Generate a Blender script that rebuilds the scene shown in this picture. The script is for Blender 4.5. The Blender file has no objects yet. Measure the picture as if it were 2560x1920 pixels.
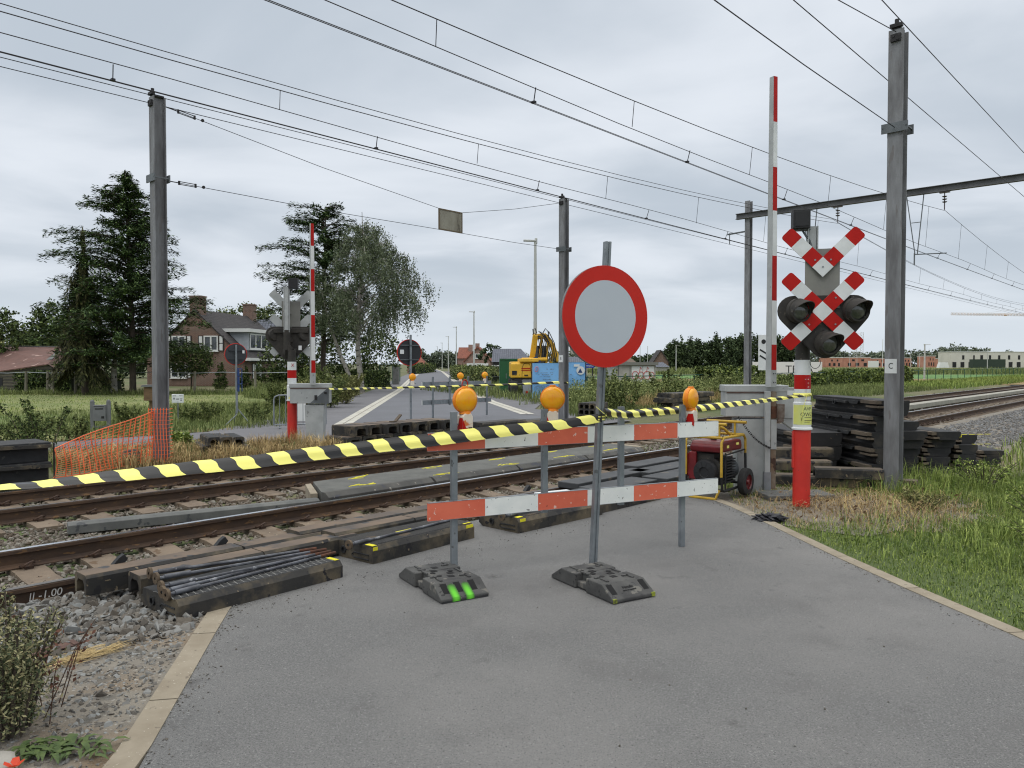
import bpy, bmesh, math, random
import numpy as np
from mathutils import Vector, Matrix
R = math.radians
PI = math.pi
random.seed(7)
RNG = np.random.default_rng(11)
SC = bpy.context.scene
COL = SC.collection

# ---------------------------------------------------------------- surveying
# photo is 2560 x 1920; camera stands at the origin, eye 1.75 m above the road
F, CX, CY, EYE, HOR = 1920.0, 1280.0, 960.0, 1.75, 910.0
PITCH = math.atan((CY - HOR) / F)
def ray(px, py):
    x, u = (px - CX) / F, (CY - py) / F
    c, s = math.cos(PITCH), math.sin(PITCH)
    return Vector((x, c + u * s, -s + u * c))
def G(px, py, z=0.0):
    d = ray(px, py); t = (z - EYE) / d.z
    return Vector((d.x * t, d.y * t, z))
def D(px, py, Y):
    d = ray(px, py); t = Y / d.y
    return Vector((d.x * t, Y, EYE + d.z * t))
PHI = math.atan(1770 / 1920.0)                    # heading of the railway
SV = Vector((math.sin(PHI), math.cos(PHI), 0)); PV = Vector((-math.cos(PHI), math.sin(PHI), 0))
def T(s, p, z=0.0):                               # s along the track, p across it
    v = SV * s + PV * p
    return Vector((v.x, v.y, z))
def st(v): return (v.x * SV.x + v.y * SV.y, v.x * PV.x + v.y * PV.y)
RA = R(6.0)                                       # heading of the road, left of the view
RU = Vector((-math.sin(RA), math.cos(RA), 0)); RVV = Vector((math.cos(RA), math.sin(RA), 0))
TRZ = PI / 2 - PHI                                # z-rotation that turns local x onto the track
def L(v): 
    v = v / 255.0
    return v / 12.92 if v <= .04045 else ((v + .055) / 1.055) ** 2.4
def rgb(r, g, b, k=1.0): return (L(r) * k, L(g) * k, L(b) * k, 1.0)

# ---------------------------------------------------------------- materials
def nodes(m):
    m.use_nodes = True
    nt = m.node_tree
    return nt, nt.nodes, nt.links, nt.nodes['Principled BSDF']
def mat(name, c1, c2=None, sc=6, rough=.7, metal=0, bump=0, bsc=60, det=6, spots=None, tint=None, coat=0, spec=.5,
        stretch=None, transl=0, lo=.35, hi=.65, bdist=.01, trans=0, wash=None):
    """c1/c2 mixed by noise; spots=(colour, scale, threshold); tint: multiply by the mesh attribute 'tint'"""
    m = bpy.data.materials.new(name)
    nt, N, K, P = nodes(m)
    P.inputs['Roughness'].default_value = rough
    P.inputs['Metallic'].default_value = metal
    P.inputs['Specular IOR Level'].default_value = spec
    if coat: P.inputs['Coat Weight'].default_value = coat; P.inputs['Coat Roughness'].default_value = .1
    if trans: P.inputs['Transmission Weight'].default_value = trans
    tc = N.new('ShaderNodeTexCoord'); oi = N.new('ShaderNodeObjectInfo'); va = N.new('ShaderNodeVectorMath'); va.operation = 'MULTIPLY_ADD'
    K.new(oi.outputs['Random'], va.inputs[0]); va.inputs[1].default_value = (37, 23, 51); K.new(tc.outputs['Object'], va.inputs[2])
    co = va.outputs[0]
    if stretch:
        mp = N.new('ShaderNodeMapping'); mp.inputs['Scale'].default_value = stretch
        K.new(co, mp.inputs['Vector']); co = mp.outputs['Vector']
    def noise(scale, d=det, rg=.6):
        n = N.new('ShaderNodeTexNoise'); n.inputs['Scale'].default_value = scale
        n.inputs['Detail'].default_value = d; n.inputs['Roughness'].default_value = rg
        K.new(co, n.inputs['Vector']); return n.outputs['Fac']
    def ramp(f, a, b):
        r = N.new('ShaderNodeMapRange'); r.inputs['From Min'].default_value = a; r.inputs['From Max'].default_value = b
        K.new(f, r.inputs['Value']); return r.outputs['Result']
    def mix(f, a, b, mode='MIX'):
        x = N.new('ShaderNodeMix'); x.data_type = 'RGBA'; x.blend_type = mode
        if isinstance(f, float): x.inputs[0].default_value = f
        else: K.new(f, x.inputs[0])
        for i, v in ((6, a), (7, b)):
            if isinstance(v, tuple): x.inputs[i].default_value = v
            else: K.new(v, x.inputs[i])
        return x.outputs[2]
    out = c1
    if c2: out = mix(ramp(noise(sc), lo, hi), c1, c2)
    for wa in ((wash if isinstance(wash, list) else [wash]) if wash else []): out = mix(ramp(noise(wa[1], 4), wa[2], wa[3]), out, wa[0])
    if spots:
        for sp in (spots if isinstance(spots, list) else [spots]):
            out = mix(ramp(noise(sp[1], 3, .5), sp[2], sp[2] + .03), out, sp[0])
    if tint:
        a = N.new('ShaderNodeAttribute'); a.attribute_name = 'tint'
        g = N.new('ShaderNodeMapRange'); g.inputs['To Min'].default_value = tint[0]; g.inputs['To Max'].default_value = tint[1]
        K.new(a.outputs['Fac'], g.inputs['Value'])
        cb = N.new('ShaderNodeCombineColor')
        for i in range(3): K.new(g.outputs['Result'], cb.inputs[i])
        out = mix(1.0, out, cb.outputs['Color'], 'MULTIPLY')
        if len(tint) > 2: out = mix(a.outputs['Fac'], out, mix(1.0, tint[2], cb.outputs['Color'], 'MULTIPLY'))
    if isinstance(out, tuple): P.inputs['Base Color'].default_value = out
    else: K.new(out, P.inputs['Base Color'])
    if bump:
        b = N.new('ShaderNodeBump'); b.inputs['Strength'].default_value = bump; b.inputs['Distance'].default_value = bdist
        K.new(noise(bsc, 4), b.inputs['Height']); K.new(b.outputs['Normal'], P.inputs['Normal'])
    if transl:
        t = N.new('ShaderNodeBsdfTranslucent')
        if isinstance(out, tuple): t.inputs['Color'].default_value = out
        else: K.new(out, t.inputs['Color'])
        ms = N.new('ShaderNodeMixShader'); ms.inputs[0].default_value = transl
        K.new(P.outputs[0], ms.inputs[1]); K.new(t.outputs[0], ms.inputs[2])
        K.new(ms.outputs[0], N['Material Output'].inputs['Surface'])
    return m
def brickmat(name, a, b, mortar, w=.22, h=.07, ms=.012, rough=.85, off=.5):
    m = bpy.data.materials.new(name); nt, N, K, P = nodes(m)
    uv = N.new('ShaderNodeUVMap'); bt = N.new('ShaderNodeTexBrick')
    K.new(uv.outputs['UV'], bt.inputs['Vector'])
    bt.inputs['Scale'].default_value = 1; bt.inputs['Brick Width'].default_value = w; bt.inputs['Row Height'].default_value = h
    bt.inputs['Mortar Size'].default_value = ms; bt.inputs['Color1'].default_value = a; bt.inputs['Color2'].default_value = b
    bt.inputs['Mortar'].default_value = mortar; bt.offset = off
    n = N.new('ShaderNodeTexNoise'); n.inputs['Scale'].default_value = .8; n.inputs['Detail'].default_value = 6
    K.new(uv.outputs['UV'], n.inputs['Vector'])
    r = N.new('ShaderNodeMapRange'); r.inputs['To Min'].default_value = .75; r.inputs['To Max'].default_value = 1.2
    K.new(n.outputs['Fac'], r.inputs['Value'])
    cb = N.new('ShaderNodeCombineColor')
    for i in range(3): K.new(r.outputs['Result'], cb.inputs[i])
    x = N.new('ShaderNodeMix'); x.data_type = 'RGBA'; x.blend_type = 'MULTIPLY'; x.inputs[0].default_value = 1
    K.new(bt.outputs['Color'], x.inputs[6]); K.new(cb.outputs['Color'], x.inputs[7])
    K.new(x.outputs[2], P.inputs['Base Color']); P.inputs['Roughness'].default_value = rough
    bp = N.new('ShaderNodeBump'); bp.inputs['Strength'].default_value = .5; bp.inputs['Distance'].default_value = .01; bp.invert = True
    K.new(bt.outputs['Fac'], bp.inputs['Height']); K.new(bp.outputs['Normal'], P.inputs['Normal'])
    return m

# ---------------------------------------------------------------- mesh building
class MB:
    def __init__(s): s.v, s.f, s.mi = [], [], []
    def face(s, pts, mi=0):
        n = len(s.v); s.v += [tuple(p) for p in pts]; s.f.append(tuple(range(n, n + len(pts)))); s.mi.append(mi); return s
    def raw(s, vs, fs, mi=0):
        n = len(s.v); s.v += [tuple(p) for p in vs]
        for f in fs: s.f.append(tuple(i + n for i in f)); s.mi.append(mi)
        return s
    def box(s, c, size, rz=0, mi=0, rot=None, taper=None):
        M = rot if rot is not None else Matrix.Rotation(rz, 3, 'Z')
        c = Vector(c); hx, hy, hz = size[0] / 2, size[1] / 2, size[2] / 2
        tx, ty = taper or (1, 1)
        vs = [c + M @ Vector((x * hx * (tx if z > 0 else 1), y * hy * (ty if z > 0 else 1), z * hz)) for z in (-1, 1) for y in (-1, 1) for x in (-1, 1)]
        return s.raw(vs, [(0, 2, 3, 1), (4, 5, 7, 6), (0, 1, 5, 4), (2, 6, 7, 3), (0, 4, 6, 2), (1, 3, 7, 5)], mi)
    def bar(s, a, b, w, h, mi=0, up=(0, 0, 1)):
        a, b = Vector(a), Vector(b); d = (b - a); ln = d.length; d.normalize()
        u = Vector(up); sd = d.cross(u)
        if sd.length < 1e-5: sd = d.cross(Vector((1, 0, 0)))
        sd.normalize(); u = sd.cross(d)
        M = Matrix((d, sd, u)).transposed()
        return s.box((a + b) / 2, (ln, w, h), rot=M, mi=mi)
    def cyl(s, a, b, r0, r1=None, n=12, mi=0, caps=True):
        a, b = Vector(a), Vector(b); r1 = r0 if r1 is None else r1
        d = (b - a).normalized(); x = d.orthogonal().normalized(); y = d.cross(x)
        vs = []
        for c, r in ((a, r0), (b, r1)):
            for i in range(n):
                t = 2 * PI * i / n; vs.append(c + (x * math.cos(t) + y * math.sin(t)) * r)
        fs = [(i, (i + 1) % n, n + (i + 1) % n, n + i) for i in range(n)]
        if caps: fs += [tuple(range(n - 1, -1, -1)), tuple(range(n, 2 * n))]
        return s.raw(vs, fs, mi)
    def tube(s, pts, r, n=6, mi=0, closed=False):
        pts = [Vector(p) for p in pts]; k = len(pts); vs, fs = [], []; x = None
        for i, p in enumerate(pts):
            a = pts[i - 1] if (i > 0 or closed) else p; b = pts[(i + 1) % k] if (i < k - 1 or closed) else p
            d = (b - a).normalized()
            x = d.orthogonal() if x is None else (x - d * x.dot(d))
            if x.length < 1e-6: x = d.orthogonal()
            x.normalize(); y = d.cross(x); rr = r[i] if isinstance(r, (list, tuple)) else r
            for j in range(n):
                t = 2 * PI * j / n; vs.append(p + (x * math.cos(t) + y * math.sin(t)) * rr)
        for i in range(k if closed else k - 1):
            o, q = i * n, ((i + 1) % k) * n
            for j in range(n): fs.append((o + j, o + (j + 1) % n, q + (j + 1) % n, q + j))
        if not closed: fs += [tuple(range(n - 1, -1, -1)), tuple(range((k - 1) * n, k * n))]
        return s.raw(vs, fs, mi)
    def prism(s, poly, o, u, v, w, mi=0, mi_side=None):
        """2D polygon in the (u,v) plane at o, extruded by vector w"""
        o, u, v, w = Vector(o), Vector(u), Vector(v), Vector(w); n = len(poly)
        a = [o + u * p[0] + v * p[1] for p in poly]; b = [p + w for p in a]
        flip = u.cross(v).dot(w) > 0
        area = sum(poly[i][0] * poly[(i + 1) % n][1] - poly[(i + 1) % n][0] * poly[i][1] for i in range(n))
        if area < 0: flip = not flip
        ms = mi if mi_side is None else mi_side
        f0, f1 = tuple(range(n)), tuple(range(n, 2 * n))
        sd = [(i, n + i, n + (i + 1) % n, (i + 1) % n) for i in range(n)]
        if flip: f0 = f0[::-1]; sd = [q[::-1] for q in sd]
        else: f1 = f1[::-1]
        k = len(s.f); s.raw(a + b, [f0, f1] + sd, mi)
        for i in range(k + 2, len(s.f)): s.mi[i] = ms
        return s
    def lathe(s, prof, o=(0, 0, 0), ax=(0, 0, 1), n=20, mi=0, caps=True):
        o, ax = Vector(o), Vector(ax).normalized(); x = ax.orthogonal().normalized(); y = ax.cross(x); vs, fs = [], []
        for r, z in prof:
            for i in range(n):
                t = 2 * PI * i / n; vs.append(o + ax * z + (x * math.cos(t) + y * math.sin(t)) * r)
        for k in range(len(prof) - 1):
            for i in range(n): fs.append((k * n + i, k * n + (i + 1) % n, (k + 1) * n + (i + 1) % n, (k + 1) * n + i))
        if caps:
            fs.append(tuple(range(n - 1, -1, -1))); fs.append(tuple(range((len(prof) - 1) * n, len(prof) * n)))
        return s.raw(vs, fs, mi)
    def mesh(s, name, mats, smooth=None):
        me = bpy.data.meshes.new(name); me.from_pydata(s.v, [], s.f)
        for m in (mats if isinstance(mats, (list, tuple)) else [mats]): me.materials.append(m)
        me.polygons.foreach_set('material_index', s.mi)
        uv = me.uv_layers.new(name='UVMap'); buf = np.zeros(len(me.loops) * 2)
        for p in me.polygons:
            n = p.normal
            if abs(n.z) > .9: a, b = Vector((1, 0, 0)), Vector((0, 1, 0))
            else:
                a = Vector((0, 0, 1)).cross(n).normalized(); b = n.cross(a)
            for li in p.loop_indices:
                c = me.vertices[me.loops[li].vertex_index].co
                buf[2 * li] = c.dot(a); buf[2 * li + 1] = c.dot(b)
        uv.data.foreach_set('uv', buf)
        if smooth is not None:
            me.polygons.foreach_set('use_smooth', [True] * len(me.polygons)); me.set_sharp_from_angle(angle=R(smooth))
        me.update(); return me
    def build(s, name, mats, parent=None, smooth=None, bev=0, loc=None, rz=0, segs=2, world=False):
        o = bpy.data.objects.new(name, s.mesh(name, mats, smooth)); COL.objects.link(o)
        if parent is not None: o.parent = parent
        if world and parent is not None: o.location = -(parent.location + (parent.parent.location if parent.parent else Vector()))
        if loc is not None: o.location = loc
        if rz: o.rotation_euler[2] = rz
        if bev:
            b = o.modifiers.new('Bevel', 'BEVEL'); b.width = bev; b.segments = segs; b.limit_method = 'ANGLE'; b.angle_limit = R(40); b.harden_normals = False
        return o
def tag(o, label=None, cat=None, group=None, kind=None):
    if label: o['label'] = label
    if cat: o['category'] = cat
    if group: o['group'] = group
    if kind: o['kind'] = kind
    return o
def thing(name, label, cat, loc=(0, 0, 0), rz=0, group=None):
    o = bpy.data.objects.new(name, None); COL.objects.link(o); o.empty_display_size = .2
    o.location = loc; o.rotation_euler = (0, 0, rz)
    return tag(o, label, cat, group)
KIDS = {}
def copy_tree(o, parent=None):
    c = o.copy(); COL.objects.link(c)
    if parent is not None: c.parent = parent
    for ch in [x for x in bpy.data.objects if x.parent == o]: copy_tree(ch, c)
    return c
def npmesh(name, V, Fq, mats, parent=None, tint=None, smooth=False):
    """big meshes from arrays: V (n,3), Fq (m,k)"""
    me = bpy.data.meshes.new(name); k = Fq.shape[1]
    me.vertices.add(len(V)); me.vertices.foreach_set('co', np.ascontiguousarray(V, dtype=np.float32).ravel())
    me.loops.add(Fq.size); me.loops.foreach_set('vertex_index', Fq.astype(np.int32).ravel())
    me.polygons.add(len(Fq)); me.polygons.foreach_set('loop_start', np.arange(len(Fq), dtype=np.int32) * k)
    for m in (mats if isinstance(mats, (list, tuple)) else [mats]): me.materials.append(m)
    if tint is not None:
        a = me.attributes.new('tint', 'FLOAT', 'FACE'); a.data.foreach_set('value', np.asarray(tint, dtype=np.float32))
    me.update(calc_edges=True); me.validate()
    me.polygons.foreach_set('use_smooth', [bool(smooth)] * len(me.polygons))
    o = bpy.data.objects.new(name, me); COL.objects.link(o)
    if parent is not None: o.parent = parent
    return o
def quads(C, U, W):
    """leaf-like quads: centres, half-length vectors, half-width vectors (a pointed-ish diamond)"""
    n = len(C); V = np.stack([C - U, C + W - U * .1, C + U, C - W - U * .1], 1).reshape(-1, 3)
    return V, np.arange(n * 4).reshape(n, 4)
def rnd_dirs(n, flat=1.0):
    d = RNG.normal(size=(n, 3)); d[:, 2] *= flat
    return d / np.linalg.norm(d, axis=1, keepdims=True)
def leafset(C, size, jit=.35, flat=1.0, aspect=.55):
    n = len(C); u = rnd_dirs(n, flat); w = np.cross(u, rnd_dirs(n)); w /= np.linalg.norm(w, axis=1, keepdims=True) + 1e-9
    sz = (np.asarray(size) * (1 + jit * RNG.uniform(-1, 1, n)))[:, None] / 2
    return quads(C, u * sz, w * sz * aspect)
def blades(P, h, w, lean=.35, bend=.5, parent=None):
    """grass blades: two segments each"""
    n = len(P); a = RNG.uniform(0, 2 * PI, n); d = np.stack([np.cos(a), np.sin(a), np.zeros(n)], 1); sd = np.stack([-d[:, 1], d[:, 0], np.zeros(n)], 1)
    h = np.asarray(h)[:, None]; w = np.broadcast_to(np.asarray(w), (n,))[:, None]; le = (RNG.uniform(0, lean, n))[:, None]
    up = np.array([[0, 0, 1.0]])
    m = P + up * h * .6 + d * h * le * .5; t = P + up * h * (1 - le * bend) + d * h * le * 1.5
    V = np.stack([P - sd * w, P + sd * w, m + sd * w * .7, m - sd * w * .7, t + sd * w * .12, t - sd * w * .12], 1).reshape(-1, 3)
    b = (np.arange(n) * 6)[:, None]
    return V, np.concatenate([b + np.array([[0, 1, 2, 3]]), b + np.array([[3, 2, 4, 5]])], 0)
ICO = None
def stones(P, size, flatten=.6, seed=1):
    """angular stones: jittered icosahedra"""
    global ICO
    if ICO is None:
        bm = bmesh.new(); bmesh.ops.create_icosphere(bm, subdivisions=1, radius=1)
        ICO = (np.array([v.co for v in bm.verts]), np.array([[v.index for v in f.verts] for f in bm.faces])); bm.free()
    v0, f0 = ICO; n = len(P); k = len(v0); rg = np.random.default_rng(seed)
    V = v0[None] * (1 + rg.uniform(-.32, .32, (n, k, 1)))
    V = V * rg.uniform(.65, 1.25, (n, 1, 3)); V[:, :, 2] *= flatten
    q = rg.normal(size=(n, 4)); q[:, 1:3] *= .45; q /= np.linalg.norm(q, axis=1, keepdims=True)
    w, x, y, z = q.T
    Rm = np.stack([1 - 2 * (y * y + z * z), 2 * (x * y - w * z), 2 * (x * z + w * y), 2 * (x * y + w * z), 1 - 2 * (x * x + z * z), 2 * (y * z - w * x), 2 * (x * z - w * y), 2 * (y * z + w * x), 1 - 2 * (x * x + y * y)], 1).reshape(n, 3, 3)
    V = np.einsum('nij,nkj->nki', Rm, V) * np.asarray(size)[:, None, None] + P[:, None]
    Fq = f0[None] + (np.arange(n) * k)[:, None, None]
    t = np.repeat(rg.uniform(0, 1, n), len(f0))
    return V.reshape(-1, 3), Fq.reshape(-1, 3), t
FONT_CACHE = {}
def text(s, size, m, parent, loc, rot, name='lettering', ext=.0015, align='CENTER', bend=None, shear=0, space=1.0, xs=1.0):
    """lettering as a thin mesh; rot = 3x3 matrix whose columns are right / up / out"""
    c = bpy.data.curves.new('t', 'FONT'); c.body = s; c.size = size; c.extrude = ext; c.align_x = align; c.align_y = 'CENTER'; c.shear = shear; c.space_character = space
    o = bpy.data.objects.new('t', c); COL.objects.link(o); bpy.context.view_layer.update()
    me = bpy.data.meshes.new_from_object(o.evaluated_get(bpy.context.evaluated_depsgraph_get())); bpy.data.objects.remove(o)
    if bend:
        for v in me.vertices:
            a = v.co.x / bend; rr = bend + v.co.z; v.co = Vector((math.sin(a) * rr, v.co.y, math.cos(a) * rr))
    me.materials.clear(); me.materials.append(m); me.name = name
    o = bpy.data.objects.new(name, me); COL.objects.link(o); o.parent = parent
    o.matrix_local = Matrix.Translation(Vector(loc)) @ rot.to_4x4() @ Matrix.Diagonal((xs, 1, 1, 1))
    return o
def facing(n, up=(0, 0, 1)):
    """3x3 whose z is n, x is to the right seen from the front, y is up"""
    n = Vector(n).normalized(); x = Vector(up).cross(n).normalized(); y = n.cross(x)
    return Matrix((x, y, n)).transposed()
# ---------------------------------------------------------------- camera, sky, light
cam = bpy.data.cameras.new('camera'); camo = bpy.data.objects.new('camera', cam); COL.objects.link(camo)
cam.sensor_width = 36; cam.sensor_fit = 'HORIZONTAL'; cam.lens = 36 * F / 2560; cam.clip_start = .05; cam.clip_end = 9000
camo.location = (0, 0, EYE); camo.rotation_euler = (PI / 2 - PITCH, 0, 0)
SC.camera = camo
SC.view_settings.view_transform = 'Standard'; SC.view_settings.look = 'None'; SC.view_settings.exposure = 0; SC.view_settings.gamma = 1
SC.render.engine = 'CYCLES'
SC.cycles.use_denoising = True
try: SC.cycles.denoiser = 'OPENIMAGEDENOISE'; SC.cycles.denoising_input_passes = 'RGB_ALBEDO_NORMAL'; SC.cycles.denoising_prefilter = 'ACCURATE'
except Exception: pass
SC.cycles.max_bounces = 6; SC.cycles.diffuse_bounces = 3; SC.cycles.glossy_bounces = 2; SC.cycles.transparent_max_bounces = 8; SC.cycles.transmission_bounces = 4
SC.cycles.pixel_filter_type = 'BLACKMAN_HARRIS'; SC.cycles.filter_width = 1.15
SC.cycles.use_adaptive_sampling = True; SC.cycles.adaptive_threshold = .02
SUN_EL, SUN_AZ = R(58), R(215)
w = bpy.data.worlds.new('World'); SC.world = w; w.use_nodes = True
nt = w.node_tree; N, K = nt.nodes, nt.links; BG = N['Background']
sky = N.new('ShaderNodeTexSky'); sky.sky_type = 'NISHITA'; sky.sun_disc = False; sky.sun_elevation = SUN_EL; sky.sun_rotation = SUN_AZ
tc = N.new('ShaderNodeTexCoord'); sx = N.new('ShaderNodeSeparateXYZ'); K.new(tc.outputs['Generated'], sx.inputs[0])
def M2(op, a, b, c=None):
    m = N.new('ShaderNodeMath'); m.operation = op
    for i, v in enumerate((a, b, c)):
        if v is None: continue
        if isinstance(v, (int, float)): m.inputs[i].default_value = v
        else: K.new(v, m.inputs[i])
    return m.outputs[0]
zc = M2('MAXIMUM', sx.outputs['Z'], 0.0)
den = M2('ADD', zc, .16)
cx = N.new('ShaderNodeCombineXYZ'); K.new(M2('DIVIDE', sx.outputs['X'], den), cx.inputs[0]); K.new(M2('DIVIDE', sx.outputs['Y'], den), cx.inputs[1])
mp = N.new('ShaderNodeMapping'); mp.inputs['Rotation'].default_value = (0, 0, R(25)); mp.inputs['Scale'].default_value = (.8, 1.0, 1); mp.inputs['Location'].default_value = (3.1, 1.7, 0); K.new(cx.outputs[0], mp.inputs[0])
n1 = N.new('ShaderNodeTexNoise'); n1.inputs['Scale'].default_value = 1.25; n1.inputs['Detail'].default_value = 6; n1.inputs['Roughness'].default_value = .48; n1.inputs['Distortion'].default_value = .4; K.new(mp.outputs[0], n1.inputs[0])
n2 = N.new('ShaderNodeTexNoise'); n2.inputs['Scale'].default_value = .33; n2.inputs['Detail'].default_value = 3; K.new(mp.outputs[0], n2.inputs[0])
cl = M2('ADD', M2('MULTIPLY', n1.outputs['Fac'], .65), M2('MULTIPLY', n2.outputs['Fac'], .35))
mr = N.new('ShaderNodeMapRange'); mr.interpolation_type = 'SMOOTHSTEP'; mr.inputs['From Min'].default_value = .38; mr.inputs['From Max'].default_value = .62; K.new(cl, mr.inputs['Value'])
cm = N.new('ShaderNodeMix'); cm.data_type = 'RGBA'; K.new(mr.outputs['Result'], cm.inputs[0])
cm.inputs[6].default_value = rgb(190, 200, 211); cm.inputs[7].default_value = rgb(227, 233, 241)
# overcast: brighter overhead (outside the picture) than towards the horizon
hz = N.new('ShaderNodeMapRange'); hz.interpolation_type = 'SMOOTHSTEP'; hz.inputs['From Min'].default_value = 0; hz.inputs['From Max'].default_value = .14; K.new(zc, hz.inputs['Value'])
hm = N.new('ShaderNodeMix'); hm.data_type = 'RGBA'; K.new(hz.outputs['Result'], hm.inputs[0]); hm.inputs[6].default_value = rgb(214, 223, 232); K.new(cm.outputs[2], hm.inputs[7])
zz = N.new('ShaderNodeMapRange'); zz.interpolation_type = 'SMOOTHSTEP'; zz.inputs['From Min'].default_value = .46; zz.inputs['From Max'].default_value = .95; zz.inputs['To Min'].default_value = 1.0; zz.inputs['To Max'].default_value = 2.7; K.new(zc, zz.inputs['Value'])
zt_ = N.new('ShaderNodeMapRange'); zt_.interpolation_type = 'SMOOTHSTEP'; zt_.inputs['From Min'].default_value = .44; zt_.inputs['From Max'].default_value = .62; K.new(zc, zt_.inputs['Value'])
zm_ = N.new('ShaderNodeMix'); zm_.data_type = 'RGBA'; K.new(zt_.outputs['Result'], zm_.inputs[0]); K.new(hm.outputs[2], zm_.inputs[6]); zm_.inputs[7].default_value = rgb(223, 223, 222)
sc_ = N.new('ShaderNodeVectorMath'); sc_.operation = 'SCALE'; K.new(zm_.outputs[2], sc_.inputs[0]); K.new(zz.outputs['Result'], sc_.inputs['Scale'])
sn = N.new('ShaderNodeVectorMath'); sn.operation = 'SCALE'; K.new(sky.outputs[0], sn.inputs[0]); sn.inputs['Scale'].default_value = .07
fm = N.new('ShaderNodeMix'); fm.data_type = 'RGBA'; fm.inputs[0].default_value = .06; K.new(sc_.outputs[0], fm.inputs[6]); K.new(sn.outputs[0], fm.inputs[7])
sc2 = N.new('ShaderNodeVectorMath'); sc2.operation = 'SCALE'; K.new(fm.outputs[2], sc2.inputs[0]); sc2.inputs['Scale'].default_value = 10.6
K.new(sc2.outputs[0], BG.inputs['Color']); BG.inputs['Strength'].default_value = .1
sl = bpy.data.lights.new('sun', 'SUN'); sl.energy = .6; sl.angle = R(25); sl.color = (1, .98, .95)
so = bpy.data.objects.new('sun', sl); COL.objects.link(so)
sd = Vector((math.sin(SUN_AZ) * math.cos(SUN_EL), math.cos(SUN_AZ) * math.cos(SUN_EL), math.sin(SUN_EL)))
so.rotation_euler = sd.to_track_quat('Z', 'Y').to_euler(); so.location = sd * 50 + Vector((0, 0, 30))

# ---------------------------------------------------------------- materials of the setting
m_soil = mat('soil and grass', rgb(88, 92, 62), rgb(112, 104, 78), sc=.5, rough=.95, bump=.6, bsc=14, bdist=.04, wash=(rgb(78, 92, 50), .11, .45, .6))
m_dirt = mat('stony dirt', rgb(132, 126, 115), rgb(108, 103, 95), sc=3, det=8, wash=[(rgb(120, 104, 84), 1.6, .5, .68), (rgb(92, 90, 84), 6, .55, .7)], rough=.95, bump=.8, bsc=40, bdist=.02, spots=[(rgb(150, 146, 138), 34, .62), (rgb(74, 66, 58), 22, .66)])
m_asph = mat('worn asphalt', rgb(113, 113, 112), rgb(93, 93, 92), sc=100, det=4, lo=.40, hi=.60, rough=.9, bump=.8, bsc=130, bdist=.006, spots=[(rgb(136, 136, 134), 105, .625), (rgb(58, 58, 59), 95, .63), (rgb(132, 130, 126), 30, .74), (rgb(78, 79, 81), 210, .6)], wash=[(rgb(120, 119, 117), .45, .42, .66), (rgb(97, 96, 95), 1.3, .54, .74), (rgb(82, 81, 80), 5, .62, .8)])
m_asph2 = mat('newer asphalt', rgb(102, 104, 110), rgb(96, 98, 103), sc=.6, rough=.9, bump=.3, bsc=120, bdist=.004, spots=[(rgb(122, 122, 124), 40, .68)])
m_pave = mat('pale pavement asphalt', rgb(108, 108, 112), rgb(98, 98, 101), sc=.8, rough=.9, bump=.3, bsc=110, bdist=.004, spots=[(rgb(124, 124, 124), 50, .66)])
m_kerb = mat('sandy concrete', rgb(150, 141, 124), rgb(132, 122, 105), sc=4, rough=.9, bump=.4, bsc=80, bdist=.004, spots=[(rgb(112, 103, 90), 20, .67), (rgb(172, 166, 152), 60, .68)])
m_gut = mat('pale gutter concrete', rgb(190, 188, 178), rgb(168, 165, 154), sc=3, rough=.85, bump=.3, bsc=60, bdist=.004)
m_field = mat('mown field', rgb(104, 116, 66), rgb(132, 134, 86), sc=.35, rough=1, bump=.8, bsc=9, bdist=.06, wash=(rgb(84, 108, 52), .09, .5, .62), spots=[(rgb(120, 124, 84), 3.5, .6)])
m_field2 = mat('young green crop', rgb(84, 122, 62), rgb(98, 132, 70), sc=.2, rough=1)
m_ochre = mat('dry ochre strip', rgb(140, 118, 80), rgb(122, 110, 70), sc=.5, rough=1)
m_verge = mat('rough verge', rgb(112, 112, 66), rgb(88, 98, 52), sc=.3, rough=1, bump=.9, bsc=5, bdist=.1)
m_conc = mat('grey concrete', rgb(108, 109, 106), rgb(84, 86, 85), sc=3, rough=.85, bump=.35, bsc=50, bdist=.005, spots=(rgb(70, 72, 74), 9, .64))

# ---------------------------------------------------------------- ground
def hgt(s, p):
    def sm(a, b, x): 
        t = min(1, max(0, (x - a) / (b - a))); return t * t * (3 - 2 * t)
    return -.035 - .20 * (sm(5.5, 6.45, p) - sm(12.85, 13.5, p))
def lines(a, b, st_, far):
    return [-f for f in far[::-1]] + list(np.arange(a, b + 1e-6, st_)) + list(far)
ps = lines(-15, 30, .25, [60, 150, 400, 1200, 4000]); ss = lines(-30, 120, 5, [200, 500, 1500, 4000])
V = np.array([tuple(T(a, b, hgt(a, b))) for a in ss for b in ps]); n = len(ps)
Fq = np.array([[i * n + j, (i + 1) * n + j, (i + 1) * n + j + 1, i * n + j + 1] for i in range(len(ss) - 1) for j in range(n - 1)])[:, ::-1]
tag(npmesh('ground', V, Fq, m_soil), kind='structure')
def sheet(name, pts, m, z=0.0, kind='structure', label=None, thick=None):
    mb = MB(); P = [Vector((p[0], p[1], z)) for p in pts]
    if sum(P[i].x * P[(i + 1) % len(P)].y - P[(i + 1) % len(P)].x * P[i].y for i in range(len(P))) < 0: P = P[::-1]
    if thick: mb.prism([(p.x, p.y) for p in P], (0, 0, z - thick), (1, 0, 0), (0, 1, 0), (0, 0, thick))
    else: mb.face(P)
    o = mb.build(name, m); tag(o, kind=kind); return o
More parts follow.
